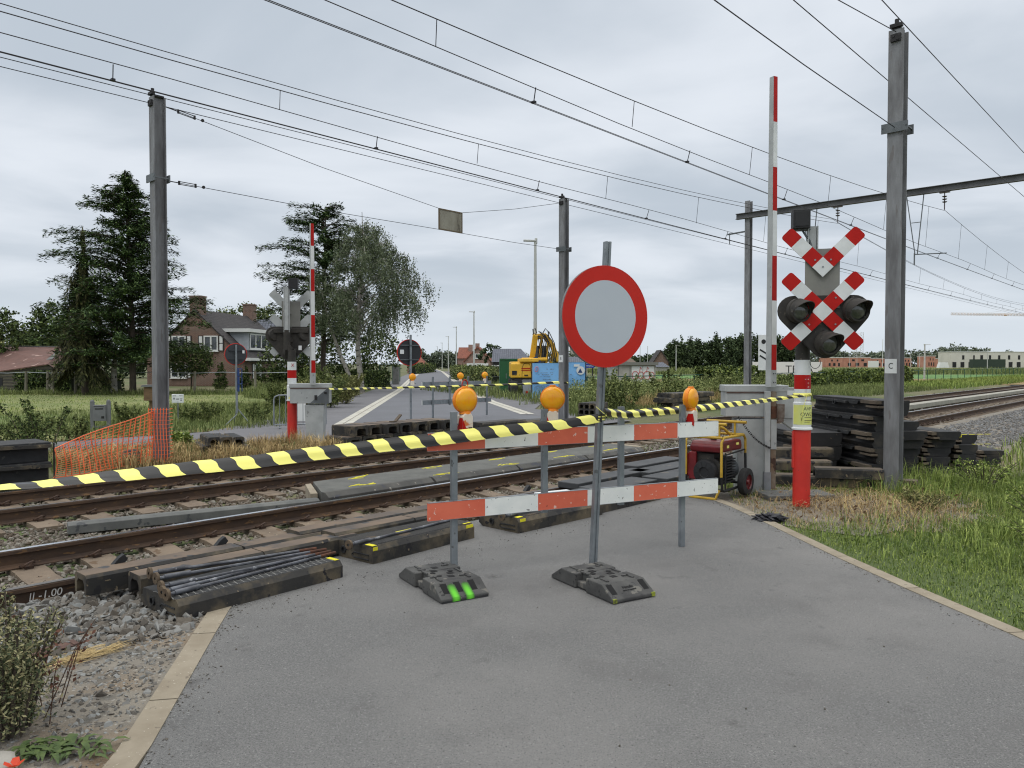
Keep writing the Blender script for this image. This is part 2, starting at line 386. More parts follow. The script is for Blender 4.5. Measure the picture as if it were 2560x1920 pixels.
def off(line, d):
    out = []
    for i, p in enumerate(line):
        a, b = line[max(0, i - 1)], line[min(len(line) - 1, i + 1)]
        t = (Vector(b) - Vector(a)).normalized(); out.append(Vector((p[0] - t.y * d, p[1] + t.x * d, 0)))
    return out
# near road between its flush kerbs (line = asphalt edge)
LE = [Vector((-1.02, -4, 0)), Vector((-1.4, 0, 0)), G(347, 1920), G(567, 1533), G(640, 1436)]
RE = [Vector((4.2, -4, 0)), Vector((3.75, 0.5, 0)), G(2514, 1580), G(2273, 1476), G(2087, 1391.6), G(1898, 1300), G(1815, 1262), G(1752, 1240)]
e0, e1 = st(LE[-1])[0], st(RE[-1])[0]
sheet('road', LE + [T(e0 + .2, 6.1), T(e1 + 1.2, 6.1)] + RE[::-1], m_asph, 0.0, thick=.12)
def kerbline(name, line, d, m, z, seg, gap=.006, w=.14):
    """a run of flush concrete blocks with joints"""
    mb = MB(); A = [Vector(p) for p in line]; cum = [0]
    for i in range(1, len(A)): cum.append(cum[-1] + (A[i] - A[i - 1]).length)
    def at(t):
        for i in range(1, len(A)):
            if t <= cum[i] or i == len(A) - 1:
                k = (t - cum[i - 1]) / (cum[i] - cum[i - 1]); dd = (A[i] - A[i - 1]).normalized(); return A[i - 1].lerp(A[i], k), Vector((-dd.y, dd.x, 0))
    t = 0; s = 1 if d > 0 else -1
    while t < cum[-1] - .05:
        u = min(t + seg, cum[-1]); mid = (t + u) / 2
        P = [at(t + gap), at(mid), at(u - gap)]
        for (a, na), (b, nb) in zip(P, P[1:]):
            q = [a, a + na * s * w, b + nb * s * w, b]
            if s > 0: q = q[::-1]
            mb.prism([(p.x, p.y) for p in q], (0, 0, z - .1), (1, 0, 0), (0, 1, 0), (0, 0, .1))
        t = u
    o = mb.build(name, m); tag(o, kind='structure'); return o
kerbline('kerb', LE, .14, m_kerb, .006, 1.0)
kerbline('kerb', RE, -.12, m_kerb, .006, 1.0, w=.12)
# far road, its gutters, pavements and the path beside the railway
FL = [T(9.9, 13.3), Vector((-4.6, 21.5, 0)), Vector((-5.3, 29.2, 0)), Vector((-7.3, 51.7, 0)), Vector((-11.4, 88, 0)), Vector((-21, 180, 0)), Vector((-30, 250, 0))]
FR = [T(18.5, 13.3), Vector((.3, 26.7, 0)), Vector((-1.25, 35.7, 0)), Vector((-3.2, 51.7, 0)), Vector((-7.1, 88, 0)), Vector((-16.6, 180, 0)), Vector((-25, 250, 0))]
sheet('road', FL + FR[::-1], m_asph2, 0.0)
sheet('gutter', FL[1:] + off(FL[1:], .48)[::-1], m_gut, .006); sheet('gutter', FR[1:] + off(FR[1:], -.5)[::-1], m_gut, .006)
mbj = MB()
for LN, sg in ((FL, .24), (FR, -.25)):
    A = off(LN[1:], sg)
    for a, b in zip(A, A[1:]):
        nn = Vector((-(b - a).normalized().y, (b - a).normalized().x, 0)); mbj.face([a - nn * .02 + Vector((0, 0, .010)), a + nn * .02 + Vector((0, 0, .010)), b + nn * .02 + Vector((0, 0, .010)), b - nn * .02 + Vector((0, 0, .010))][::-1])
tag(mbj.build('gutter_joint', mat('gutter joint', rgb(120, 116, 106))), kind='structure')
sheet('pavement', [T(6.5, 13.35)] + [Vector((-7.9, 20, 0)), Vector((-7.6, 26, 0)), Vector((-7.7, 32, 0)), Vector((-9.4, 51.7, 0)), Vector((-13.4, 88, 0)), Vector((-23, 180, 0))] + FL[:6][::-1], m_pave, -.006)
sheet('pavement', FR[:6] + [Vector((-13.4, 180, 0)), Vector((-3.9, 88, 0)), Vector((-.1, 51.7, 0)), Vector((1.5, 36, 0)), Vector((.9, 30, 0)), T(20, 13.4)], m_pave, -.006)
sheet('path', [T(-60, 17.0), T(7.5, 17.0), T(8.6, 16.0), Vector((-5.2, 19.8, 0)), Vector((-7.0, 24.5, 0)), T(12.2, 19.3), T(0, 19.3), T(-60, 19.3)], m_pave, -.010)
sheet('field', [T(-90, 19.6), T(12.0, 19.6), Vector((-8.2, 26, 0)), Vector((-8.4, 33, 0)), Vector((-10, 47, 0)), Vector((-90, 47, 0))], m_field, -.022)
sheet('field', [Vector((8, 66, 0)), Vector((44, 66, 0)), Vector((62, 92, 0)), Vector((10, 92, 0))], m_ochre, -.02)
sheet('field', [Vector((10, 92.3, 0)), Vector((62, 92.3, 0)), Vector((92, 128, 0)), Vector((14, 128, 0))], m_field2, -.02)
sheet('meadow', [Vector((14, 128.5, 0)), Vector((93, 128.5, 0)), Vector((520, 420, 0)), Vector((10, 420, 0))], m_verge, -.02)
# stony dirt left of the road, between path and rails
sheet('dirt', [Vector((-9, -4, 0)), T(-9, 5.6), T(e0 + .2, 5.6)] + off(LE, .13)[:-1][::-1], m_dirt, -.012)
sheet('dirt', [T(11.5, 3.2), T(14, 6.0), T(90, 6.0), T(90, 4.2), T(30, 4.0), T(16, 2.9)], m_dirt, -.018)

# ---------------------------------------------------------------- railway
# stony shoulder rising against the near rail
mb = MB()
for i in range(24):
    for j in range(8):
        q = lambda a, b: T(-8 + a * .44 - max(0, (b - 3)) * .0, 5.3 + b * .187, -.014 - .125 * (b / 8) ** 2 - .012 * math.sin(a * 2.3 + b) * (b > 0))
        mb.face([q(i, j), q(i, j + 1), q(i + 1, j + 1), q(i + 1, j)][::-1])
tag(mb.build('dirt', m_dirt, smooth=60), kind='structure')
P1A, P1B, P2A, P2B = 6.88, 8.33, 10.72, 12.2
m_rust = mat('rusty rail flank', rgb(82, 62, 46), rgb(58, 45, 37), sc=3, rough=.8, stretch=(1, 1, 3), spots=[(rgb(104, 78, 50), 8, .62)], bump=.2, bsc=60)
m_head = mat('polished rail head', rgb(226, 228, 232), rgb(198, 200, 206), sc=2, rough=.2, metal=1)
m_head2 = mat('dull rail head', rgb(120, 116, 112), rgb(92, 84, 78), sc=3, rough=.4, metal=.8)
m_sleep = mat('rust stained concrete sleeper', rgb(124, 110, 94), rgb(98, 86, 74), sc=3.5, rough=.9, bump=.35, bsc=45, spots=[(rgb(96, 78, 60), 6, .62), (rgb(160, 146, 126), 14, .68)])
m_clip = mat('brown steel clip', rgb(82, 62, 50), rgb(54, 42, 36), sc=30, rough=.7, metal=.3)
RP = [(-.07, -.172), (.07, -.172), (.07, -.163), (.02, -.15), (.009, -.135), (.009, -.05), (.036, -.038), (.036, -.008), (.028, -.001), (-.028, -.001), (-.036, -.008), (-.036, -.038), (-.009, -.05), (-.009, -.135), (-.02, -.15), (-.07, -.163)]
def rail(p, s0, s1, label, hm):
    t = thing('rail', label, 'rail', T(s0, p), TRZ, 'rails of the two tracks')
    mb = MB(); mb.prism(RP, (0, 0, 0), (0, 1, 0), (0, 0, 1), (s1 - s0, 0, 0))
    mb.build('rail_body', m_rust, t)
    h = MB(); h.box(((s1 - s0) / 2, 0, .0012), (s1 - s0, .062, .003)); h.build('rail_head', hm, t, smooth=None)
    return t
rA = rail(P1A, -14, 110, 'rail nearest the camera, with chalk numbers on its flank', m_head2)
rail(P1B, -14, 110, 'second rail from the camera, its head polished bright', m_head)
rail(P2A, -14, 130, 'third rail from the camera, running past the yellow painted island', m_head2)
rail(P2B, -14, 130, 'farthest of the four rails, just below the left end of the striped tape', m_head)
m_chalk = mat('white chalk', rgb(225, 224, 220), rough=.9)
loc = rA.matrix_basis.inverted() @ (T(st(G(120, 1480))[0], P1A))
sA = lambda px, py: st(Vector(G(px, py, -.08)))[0] + 14
rot = Matrix(((1, 0, 0), (0, 0, -1), (0, 1, 0))).transposed()
rot = Matrix(((1, 0, 0), (0, 0, -1), (0, 1, 0)))
text('|| -1.00', .085, m_chalk, rA, (sA(115, 1484) , -.012, -.09), rot, 'chalk_number', shear=.15)
text('175', .05, m_chalk, rA, (sA(45, 1515), -.012, -.13), rot, 'chalk_number', shear=.1)
# sleepers
def sleeper_mesh():
    mb = MB()
    prof = [(-1.25, -.38), (1.25, -.38), (1.25, -.185), (1.05, -.175), (.5, -.178), (.32, -.2), (-.32, -.2), (-.5, -.178), (-1.05, -.175), (-1.25, -.185)]
    mb.prism(prof, (-.14, 0, 0), (0, 1, 0), (0, 0, 1), (.28, 0, 0)); return mb
def clip_mesh(s):
    mb = MB()
    P = [(-.05, .075, -.165), (-.05, .135, -.158), (-.03, .16, -.14), (0, .15, -.125), (.028, .11, -.128), (.045, .075, -.14), (.04, .05, -.15)]
    mb.tube([(x * 1.25, y * s, z + .012) for x, y, z in P], .0125, 5)
    mb.box((0, .115 * s, -.165), (.07, .045, .03)); return mb
sl0 = sleeper_mesh().mesh('sleeper', m_sleep); cl_m = {s: clip_mesh(s).mesh('clip', m_clip, 40) for s in (1, -1)}
m_yel = mat('yellow spray paint', rgb(232, 222, 40), rgb(206, 196, 40), sc=20, rough=.8)
for tr, (pa, pb), s_end, lab in ((1, (P1A, P1B), 62, 'rust stained concrete sleeper under the nearer track'), (2, (P2A, P2B), 80, 'rust stained concrete sleeper under the farther track')):
    i = 0; s = -5.0 + (.18 if tr == 2 else 0)
    while s < s_end:
        o = bpy.data.objects.new('sleeper', sl0); COL.objects.link(o); o.location = T(s, (pa + pb) / 2); o.rotation_euler = (0, 0, TRZ + random.uniform(-.01, .01))
        tag(o, lab, 'sleeper', 'sleepers of the nearer track' if tr == 1 else 'sleepers of the farther track')
        if tr == 1 and abs(s - st(G(70, 1425, -.17))[0]) < .31:
            o['label'] = 'concrete sleeper with a yellow painted letter between the near rails'
            mb = MB(); z = -.170
            for (a, b) in (((-.10, -.50), (-.07, -.22)), ((-.10, -.42), (.11, -.36)), ((-.08, -.3), (.10, -.24))):
                mb.bar((a[0], a[1], z - .026), (b[0], b[1], z - .026), .036, .004)
            mb.build('paint_mark', m_yel, o)
        if s < 30:
            hp = (pb - pa) / 2
            for rp in (-hp, hp):
                for sg in (1, -1):
                    c = bpy.data.objects.new('rail_clip', cl_m[sg]); COL.objects.link(c); c.parent = o; c.location = (0, rp, 0)
        s += .6; i += 1
# ballast
def scatter(n, s0, s1, p0, p1, size, zoff=0.0, keep=None, lift=.0):
    s = RNG.uniform(s0, s1, n); p = RNG.uniform(p0, p1, n)
    if keep is not None: k = keep(s, p); s, p = s[k], p[k]
    z = np.array([hgt(a, b) for a, b in zip(s, p)]) + zoff + RNG.uniform(0, lift, len(s)) if lift else np.array([hgt(a, b) for a, b in zip(s, p)]) + zoff
    X = np.stack([SV.x * s + PV.x * p, SV.y * s + PV.y * p, z], 1)
    return X, RNG.uniform(*size, len(s))
def near_rail(s, p): return ~((np.abs(p - P1A) < .09) | (np.abs(p - P1B) < .09) | (np.abs(p - P2A) < .09) | (np.abs(p - P2B) < .09))
XS = [scatter(21000, -1.5, 9, 6.2, 10.0, (.018, .036), .0, near_rail, .012), scatter(12000, -1.5, 12, 10.0, 13.0, (.02, .038), .005, near_rail, .02), scatter(15000, 9, 24, 6.2, 13.0, (.025, .042), .0, near_rail, .015), scatter(12000, 24, 70, 6.2, 13.2, (.04, .07), -.01, near_rail, .03)]
X = np.concatenate([a for a, b in XS]); Z = np.concatenate([b for a, b in XS])
m_bal = mat('brown dusted ballast', rgb(108, 92, 76), rgb(86, 76, 66), sc=1.2, rough=.95, tint=(.55, 1.3, rgb(122, 118, 110)))
m_bal2 = mat('grey ballast', rgb(116, 112, 106), rgb(98, 94, 88), sc=1.0, rough=.95, tint=(.6, 1.3, rgb(112, 114, 116)))
V, Fq, t = stones(X, Z, .65, 3); tag(npmesh('ballast', V, Fq, m_bal, tint=t), kind='stuff')
def lim(s, p): return p > 3.3 + np.clip((20 - s) * .12, 0, 3) + np.where(s < 13, 9, 0)
XS = [scatter(17000, 13, 40, 3.2, 6.5, (.022, .045), -.005, lim, .03), scatter(9000, 40, 75, 3.6, 6.5, (.04, .075), -.01, None, .03)]
X = np.concatenate([a for a, b in XS]); Z = np.concatenate([b for a, b in XS])
V, Fq, t = stones(X, Z, .65, 4); tag(npmesh('ballast', V, Fq, m_bal2, tint=t), kind='stuff')
# grey stones and grit beside the road on the left
lx = lambda Y: np.interp(Y, [v.y for v in LE], [v.x for v in LE])
def off_road(s, p):
    x = SV.x * s + PV.x * p; y = SV.y * s + PV.y * p
    return x < lx(y) - .17
A1 = scatter(5200, -1.6, 2.75, 5.0, 6.82, (.014, .054), .0, off_road, .015); A1[0][:, 2] = -.014 - .125 * np.clip((A1[0] @ np.array(PV) - 5.3) / 1.5, 0, 1) ** 2 + RNG.uniform(0, .02, len(A1[0]))
A2 = scatter(13000, -1.6, 2.9, 2.6, 5.4, (.004, .022), .022, lambda s, p: off_road(s, p) & (RNG.uniform(0, 1, len(s)) < (p - 2.4) / 2.6))
A3 = scatter(16000, -1.6, 2.9, .6, 5.4, (.004, .013), .021, off_road)
A4 = scatter(900, -1.6, 2.6, .8, 4.4, (.012, .042), .016, off_road)
X = np.concatenate([a[0] for a in (A1, A2, A3, A4)]); Z = np.concatenate([a[1] for a in (A1, A2, A3, A4)])
V, Fq, t = stones(X, Z, .36, 5)
m_grav = mat('grey roadside stones', rgb(120, 112, 101), rgb(104, 97, 88), sc=1.0, rough=.95, tint=(.6, 1.25, rgb(122, 124, 123)))
tag(npmesh('gravel', V, Fq, m_grav, tint=t), kind='stuff')

# grit washed along the road edges and off the panels
def along(line, n, spread, sd):
    P = []
    for i in range(n):
        k = RNG.integers(1, len(line)); a, b = line[k - 1], line[k]; q = a.lerp(b, RNG.uniform(0, 1)); d = (b - a).normalized(); P.append(tuple(q + Vector((d.y, -d.x, 0)) * sd * abs(RNG.normal()) * spread + Vector((0, 0, .003))))
    return np.array(P)
X = np.concatenate([along(LE[1:], 520, .07, 1), along(RE[2:], 420, .06, -1), along([T(1.6, 5.25), T(9.5, 5.25)], 420, .2, 1), along([Vector((-1.2, 2.6, 0)), Vector((2.6, 3.4, 0))], 60, 2.2, -1)])
V, Fq, t = stones(X, RNG.uniform(.002, .0075, len(X)), .6, 6); tag(npmesh('gravel', V, Fq, m_grav, tint=t), kind='stuff')

# asphalt island between the two tracks, its edge beams and paint
m_isl = mat('island asphalt', rgb(98, 99, 95), rgb(84, 85, 82), sc=4, rough=.92, bump=.4, bsc=90, bdist=.004, spots=(rgb(84, 84, 80), 7, .64))
m_beam = mat('weathered dark edge beam', rgb(86, 85, 81), rgb(62, 62, 61), sc=2.5, rough=.85, bump=.3, bsc=40, bdist=.006, spots=[(rgb(62, 64, 70), 5, .6), (rgb(128, 124, 116), 9, .68)])
S0, S1 = 5.95, 13.7
mb = MB(); mb.prism([(S0, 9.04), (S1, 9.04), (S1 + .3, 9.95), (S0 + .45, 9.95)], (0, 0, -.2), SV, PV, (0, 0, .19))
isl = mb.build('asphalt_island', m_isl); tag(isl, kind='structure')
rs = random.Random(5)
mb = MB()
for k in range(5):
    for row, (pp, dl) in enumerate(((9.14, 0), (9.8, .25))):
        c = S0 + .75 + k * 1.55 + dl * 1.6
        if c > S1 - .3: continue
        for q in range(5):
            a = (c - .22 + q * .075 + rs.uniform(-.03, .03), pp + rs.uniform(-.05, .05)); b = (a[0] + .16 + rs.uniform(0, .1), a[1] + rs.uniform(-.09, .09))
            mb.bar(T(a[0], a[1], -.008), T(b[0], b[1], -.008), .018, .006)
mb.build('paint_mark', m_yel, isl)
def beamprof(w=.19, h=.27): return [(-w / 2, -h), (w / 2, -h), (w / 2, 0), (-w / 2 + .09, 0), (-w / 2, -.06)]
for k in range(4):
    a = S0 - .02 + k * 1.95; b = min(a + 1.93, S1 + .05); mb = MB()
    mb.prism(beamprof(.18, .22), T(a + .01, 8.945, -.004), PV, Vector((0, 0, 1)), SV * (b - a - .02))
    tag(mb.build('edge_beam', m_beam, bev=.006), ['dark edge beam of the island, at its left end beside the pale block', 'dark edge beam of the island, second from the left end', 'dark edge beam of the island, behind the left part of the striped boards', 'dark edge beam at the right end of the island'][k], 'edge beam', 'edge beams of the asphalt island')
a, b = G(170, 1337, -.2), G(800, 1270, -.2)
mb = MB(); d = (b - a).normalized(); nrm = Vector((-d.y, d.x, 0))
mb.prism([(0, 0), (.17, 0), (.17, .12), (.05, .125), (0, .1)], a, nrm, Vector((0, 0, 1)), b - a)
tag(mb.build('concrete_beam', m_conc, bev=.006), 'long loose grey concrete beam lying skew on ballast between the tracks', 'beam')
mb = MB(); mb.prism([(S0 + .21, 9.16), (S0 + .3, 9.12), (S0 + .72, 9.94), (S0 + .62, 9.94)], (0, 0, -.2), SV, PV, (0, 0, .17))
tag(mb.build('concrete_block', m_kerb, bev=.006, loc=(SV * -.31)), 'pale concrete end block at the left end of the asphalt island', 'concrete block')
mb = MB(); mb.prism([(0, 0), (.2, 0), (.3, .9), (.1, .9)], T(S1 + .1, 9.06, -.19), SV, PV, (0, 0, .18))
tag(mb.build('concrete_block', m_kerb, bev=.006), 'pale concrete end block at the right end of the asphalt island', 'concrete block')
# long pale trough cover between the tracks further right
for k in range(6):
    mb = MB(); a = 24 + k * 10
    mb.prism([(-.25, -.16), (.25, -.16), (.25, .03), (-.25, .03)], T(a + .01, 9.75), PV, Vector((0, 0, 1)), SV * 9.97)
    tag(mb.build('cable_trough', mat('pale trough concrete', rgb(160, 158, 148), rgb(140, 138, 128), sc=3, rough=.9), bev=.01), 'pale concrete cable trough cover running between the tracks at the right', 'cable trough', 'cable trough covers between the tracks')
# ---------------------------------------------------------------- shared materials
m_galv = mat('galvanised steel', rgb(146, 152, 156), rgb(122, 128, 133), sc=6, rough=.45, metal=.55, spots=(rgb(104, 108, 110), 14, .66))
m_galvd = mat('dull galvanised steel', rgb(112, 117, 120), rgb(92, 97, 100), sc=3, rough=.55, metal=.5, stretch=(1, 1, .3))
m_mast = mat('weathered steel mast', rgb(134, 136, 139), rgb(100, 100, 102), sc=3.2, rough=.6, metal=.1, stretch=(2.5, 2.5, .5), det=8, spots=[(rgb(112, 110, 110), 4, .64)])
m_mastw = mat('dark steel beam', rgb(104, 105, 107), rgb(84, 84, 86), sc=2, rough=.65, metal=.3)
m_wire = mat('dark wire', rgb(48, 48, 52), rough=.5, metal=.5)
m_steel = mat('dark fittings', rgb(58, 57, 58), rgb(42, 41, 42), sc=15, rough=.6, metal=.5)
m_red = mat('sign red', rgb(196, 30, 10), rgb(186, 26, 8), sc=2, rough=.45, coat=.1, spec=.3)
m_redm = mat('signal red', rgb(182, 22, 14), rgb(166, 18, 12), sc=4, rough=.5, spec=.25)
m_verm = mat('vermilion post paint', rgb(206, 48, 36), rgb(188, 42, 34), sc=3, rough=.5, spots=(rgb(160, 50, 42), 18, .68))
m_white = mat('white paint', rgb(222, 225, 226), rgb(206, 210, 210), sc=4, rough=.5)
m_signw = mat('sign white sheeting', rgb(184, 192, 200), rgb(178, 186, 195), sc=1.5, rough=.35, coat=.2)
m_grey = mat('pale grey sheet metal', rgb(176, 180, 180), rgb(156, 160, 160), sc=4, rough=.55, metal=.15, spots=(rgb(136, 138, 138), 10, .68))
m_greyp = mat('grey back panel', rgb(128, 128, 122), rgb(116, 116, 112), sc=4, rough=.7)
m_black = mat('matt black plastic', rgb(30, 31, 34), rgb(22, 23, 25), sc=10, rough=.6)
m_lampb = mat('weathered black brown lamp housing', rgb(58, 55, 50), rgb(40, 38, 36), sc=8, rough=.75, spots=(rgb(84, 80, 72), 14, .68))
m_lens = mat('dark lens glass', rgb(60, 62, 60), rgb(88, 90, 88), sc=14, rough=.12, coat=.8)
m_rub = mat('black rubber', rgb(48, 49, 50), rgb(34, 35, 37), sc=6, rough=.75, bump=.25, bsc=70, bdist=.004, spots=[(rgb(66, 65, 62), 11, .64)])
m_rubm = mat('muddy rubber panel', rgb(54, 52, 49), rgb(38, 38, 38), sc=3, rough=.8, bump=.35, bsc=50, bdist=.005, wash=(rgb(100, 90, 72), 3.5, .46, .66), spots=[(rgb(30, 30, 33), 8, .62), (rgb(118, 106, 86), 16, .69)])
m_rubd = mat('sooty rubber', rgb(40, 40, 41), rgb(27, 27, 29), sc=4, rough=.75, bump=.3, bsc=50, bdist=.005, wash=(rgb(66, 61, 54), 2.5, .55, .72), spots=[(rgb(88, 78, 64), 12, .69)])
m_rubt = mat('worn rubber top', rgb(76, 74, 71), rgb(58, 58, 58), sc=2.5, rough=.75, bump=.2, bsc=60, bdist=.003, spots=[(rgb(104, 90, 72), 4, .63)])
m_orange = mat('worn orange board film', rgb(222, 112, 84), rgb(212, 100, 74), sc=4, rough=.55, spots=[(rgb(224, 186, 172), 26, .67), (rgb(120, 50, 40), 16, .715)])
m_wboard = mat('scuffed white board film', rgb(236, 238, 233), rgb(222, 226, 222), sc=5, rough=.55, spots=[(rgb(70, 66, 64), 19, .69), (rgb(150, 150, 146), 34, .69)])
m_amber = mat('amber lens', rgb(255, 190, 30), rgb(255, 170, 16), sc=9, rough=.2, coat=.4, transl=.2)
m_amberd = mat('amber lens rim', rgb(246, 146, 26), rough=.35, transl=.2)
m_tapey = mat('yellow tape', rgb(248, 242, 128), rough=.4); m_tapek = mat('black tape print', rgb(26, 26, 26), rough=.3)
m_gen_y = mat('chipped yellow tube paint', rgb(190, 154, 44), rgb(168, 136, 40), sc=12, rough=.45, spots=(rgb(80, 70, 44), 24, .69))
m_gen_r = mat('dark red tank paint', rgb(118, 24, 30), rgb(92, 20, 26), sc=6, rough=.35, coat=.3)
m_lime = mat('fluorescent lime spray', rgb(52, 62, 46), rgb(46, 50, 44), sc=14, rough=.8, tint=(.9, 1.0, rgb(100, 200, 48)))
m_rustp = mat('rust patch', rgb(98, 62, 44), rgb(70, 48, 38), sc=14, rough=.9)
m_paper = mat('yellow paper', rgb(214, 214, 96), rgb(206, 214, 140), sc=5, rough=.6)
m_ink = mat('dark print', rgb(40, 42, 46), rough=.7)
m_tyre = mat('tyre rubber', rgb(36, 36, 37), rgb(46, 46, 46), sc=9, rough=.85)
UP = Vector((0, 0, 1))

# ---------------------------------------------------------------- prohibition sign on its rubber foot
SB = G(1482, 1424)
BDIR = Vector((math.cos(R(27)), math.sin(R(27)), 0)); BN = Vector((math.sin(R(27)), -math.cos(R(27)), 0))
m_recess = mat('recess rubber', rgb(16, 16, 17), rough=.9)
m_foot = mat('dusty moulded rubber', rgb(82, 82, 80), rgb(58, 58, 58), sc=5, rough=.85, bump=.5, bsc=90, bdist=.004, spots=[(rgb(104, 102, 96), 9, .62), (rgb(44, 44, 45), 30, .63)])
def foot(label, c, ang, marks):
    """recycled rubber foot plate, 0.82 x 0.40 x 0.115, local x along its length"""
    t = thing('sign_foot', label, 'sign base', (c.x, c.y, 0), ang)
    mb = MB(); Lh, Wd, H_ = .41, .20, .115
    # two ends with sloping fronts and a waist with a slot at each side
    for sx in (1, -1):
        mb.prism([(sx * .07, .004), (sx * Lh, .004), (sx * Lh, .03), (sx * .27, H_), (sx * .07, H_)], (0, -Wd, 0), (1, 0, 0), UP, (0, 2 * Wd, 0))
    mb.box((0, 0, .065), (.142, .26, .096)); mb.box((0, 0, .035), (.142, .36, .05))
    mb.build('foot_body', m_foot, t, bev=.008)
    k = MB()
    for sx in (1, -1):
        for y in ((-.13, -.02, .1) if marks == 'lime' else (-.15, .15)):
            a, b = Vector((sx * .385, y, .0425)), Vector((sx * .285, y, .1085)); k = MB(); k.bar(a, b, .05, .003); k.build('foot_recess', m_recess, t)
    if 0: k.build('foot_recess', mat('recess rubber', rgb(16, 16, 17), rough=.9), t)
    rb = MB(); zt = H_ + .004
    for (x, y, w_, h_) in ((.2, .12, .09, .02), (.17, .1, .02, .06), (.2, -.12, .09, .02), (.12, -.13, .02, .05), (-.2, .12, .09, .02), (-.16, .1, .02, .06), (-.2, -.12, .1, .02), (-.12, -.12, .02, .06), (.02, .13, .1, .018), (-.04, -.13, .1, .018)):
        rb = MB(); rb.box((x, y, zt), (w_, h_, .01)); rb.build('raised_rib', m_foot, t)
    so_ = MB()
    for (x, y) in ((.06, .045), (-.06, -.045), (-.14, .0), (.14, .01)): so_ = MB(); so_.box((x, y, H_ + .0012), (.05, .05, .002)); so_.build('socket', m_recess, t)
    for (x, y) in ((.0, .07), (.0, -.08), (.1, -.07)): so_ = MB(); so_.cyl((x, y, H_ + .0002), (x, y, H_ + .0022), .022, n=14); so_.build('socket', m_recess, t)
    if marks == 'lime':
        for y in (-.075, .04):
            n = 14; V = []; tt = []
            for i in range(n + 1):
                for j in range(n + 1):
                    u, v = i / n, j / n; x = .412 - .13 * max(0, u - .12) / .88; z = .03 + (.412 - x) * .607 + .0035 if u > .12 else .006 + u / .12 * .024
                    V.append((x + (.0015 if u <= .12 else 0), y + (v - .5) * .12, z)); tt.append(max(0, 1 - ((v - .5) / .3) ** 2) * max(0, 1 - (max(0, u - .3) / .62) ** 2))
            Fq = np.array([[i * (n + 1) + j, i * (n + 1) + j + 1, (i + 1) * (n + 1) + j + 1, (i + 1) * (n + 1) + j] for i in range(n) for j in range(n)])
            ft = [sum(tt[k] for k in q) / 4 for q in Fq]; keep = [k for k, f_ in enumerate(ft) if f_ > .05 + .12 * random.random()]
            npmesh('paint_mark', np.array(V), Fq[keep], m_lime, t, tint=[ft[k] for k in keep])
        d = MB(); d.box((.405, 0, .01), (.014, .38, .014)); d.build('front_lip', m_rub, t)
    else:
        for y in (-.18, .18): g = MB(); g.box((.397, y, .022), (.03, .034, .03)); g.build('paint_mark', mat('faded lime spray', rgb(150, 160, 50), rgb(60, 62, 44), sc=26, rough=.9), t)
        s_ = Vector((.14, 0, -.085)).normalized(); n_ = Vector((.085, 0, .14)).normalized()
        for i, (sz, dx) in enumerate(((.035, .325), (.018, .35))):
            text('Mtrafic' if i == 0 else 'made in recycled', sz, mat('embossed letter', rgb(30, 30, 32), rough=.6), t, Vector((dx, 0, .115 - (dx - .27) * .607 + .003)), facing(n_), 'lettering', .002)
    return t
FA = math.atan2(-.70, .41)
t = thing('prohibition_sign', 'round red ringed prohibition sign with blank grey centre on a leaning square post', 'road sign', SB)
lean = Vector((.0415, .0, 1)).normalized()
def lz(z): return lean * (z / lean.z)
mb = MB(); pa, pb = lz(.05), lz(2.78)
prof = [(-.028, -.024), (.028, -.024), (.028, .024), (.006, .024), (.006, .014), (-.006, .014), (-.006, .024), (-.028, .024)]
mb.prism(prof, pa, BDIR, -BN * -1, pb - pa)
mb.build('post', m_galv, t, bev=.003)
dc = D(1514.6, 791.5, SB.y - .07) - SB
mb = MB(); n_ = BN
rr = .425
mb.lathe([(rr - .012, .0), (rr, -.006), (rr, -.028), (rr - .02, -.03)], dc, n_, 64)
mb.build('sign_plate', mat('grey sign back', rgb(120, 122, 124), rough=.6), t, smooth=30)
mb = MB()
def ring(mb, c, nrm, r0, r1, z, n=64, mi=0):
    f = facing(nrm); vs = []
    for i in range(n):
        a = 2 * PI * i / n; d = f @ Vector((math.cos(a), math.sin(a), 0)); vs += [c + d * r0 + nrm * z, c + d * r1 + nrm * z]
    return mb.raw(vs, [(2 * i, 2 * i + 1, (2 * i + 3) % (2 * n), (2 * i + 2) % (2 * n)) for i in range(n)], mi)
ring(mb, dc, n_, .302, rr - .004, .0025); mb.build('red_ring', m_red, t)
mb = MB(); f = facing(n_); mb.face([dc + n_ * .0028 + f @ Vector((.3025 * math.cos(2 * PI * i / 64), .3025 * math.sin(2 * PI * i / 64), 0)) for i in range(64)]); mb.build('blank_centre', m_signw, t)
mb = MB(); ring(mb, dc, n_, rr - .006, rr + .0005, .0032); mb.build('rim', m_verm, t)
mb = MB()
for dz in (.2, -.2): mb.box(dc + Vector((0, 0, dz)) - n_ * .045, (.3, .03, .03), rz=R(27))
mb.build('bracket', m_galv, t)
foot('black rubber foot plate under the prohibition sign, faded lime at its corners', G(1504, 1470) + Vector((.0, .03, 0)), FA, 'faint')

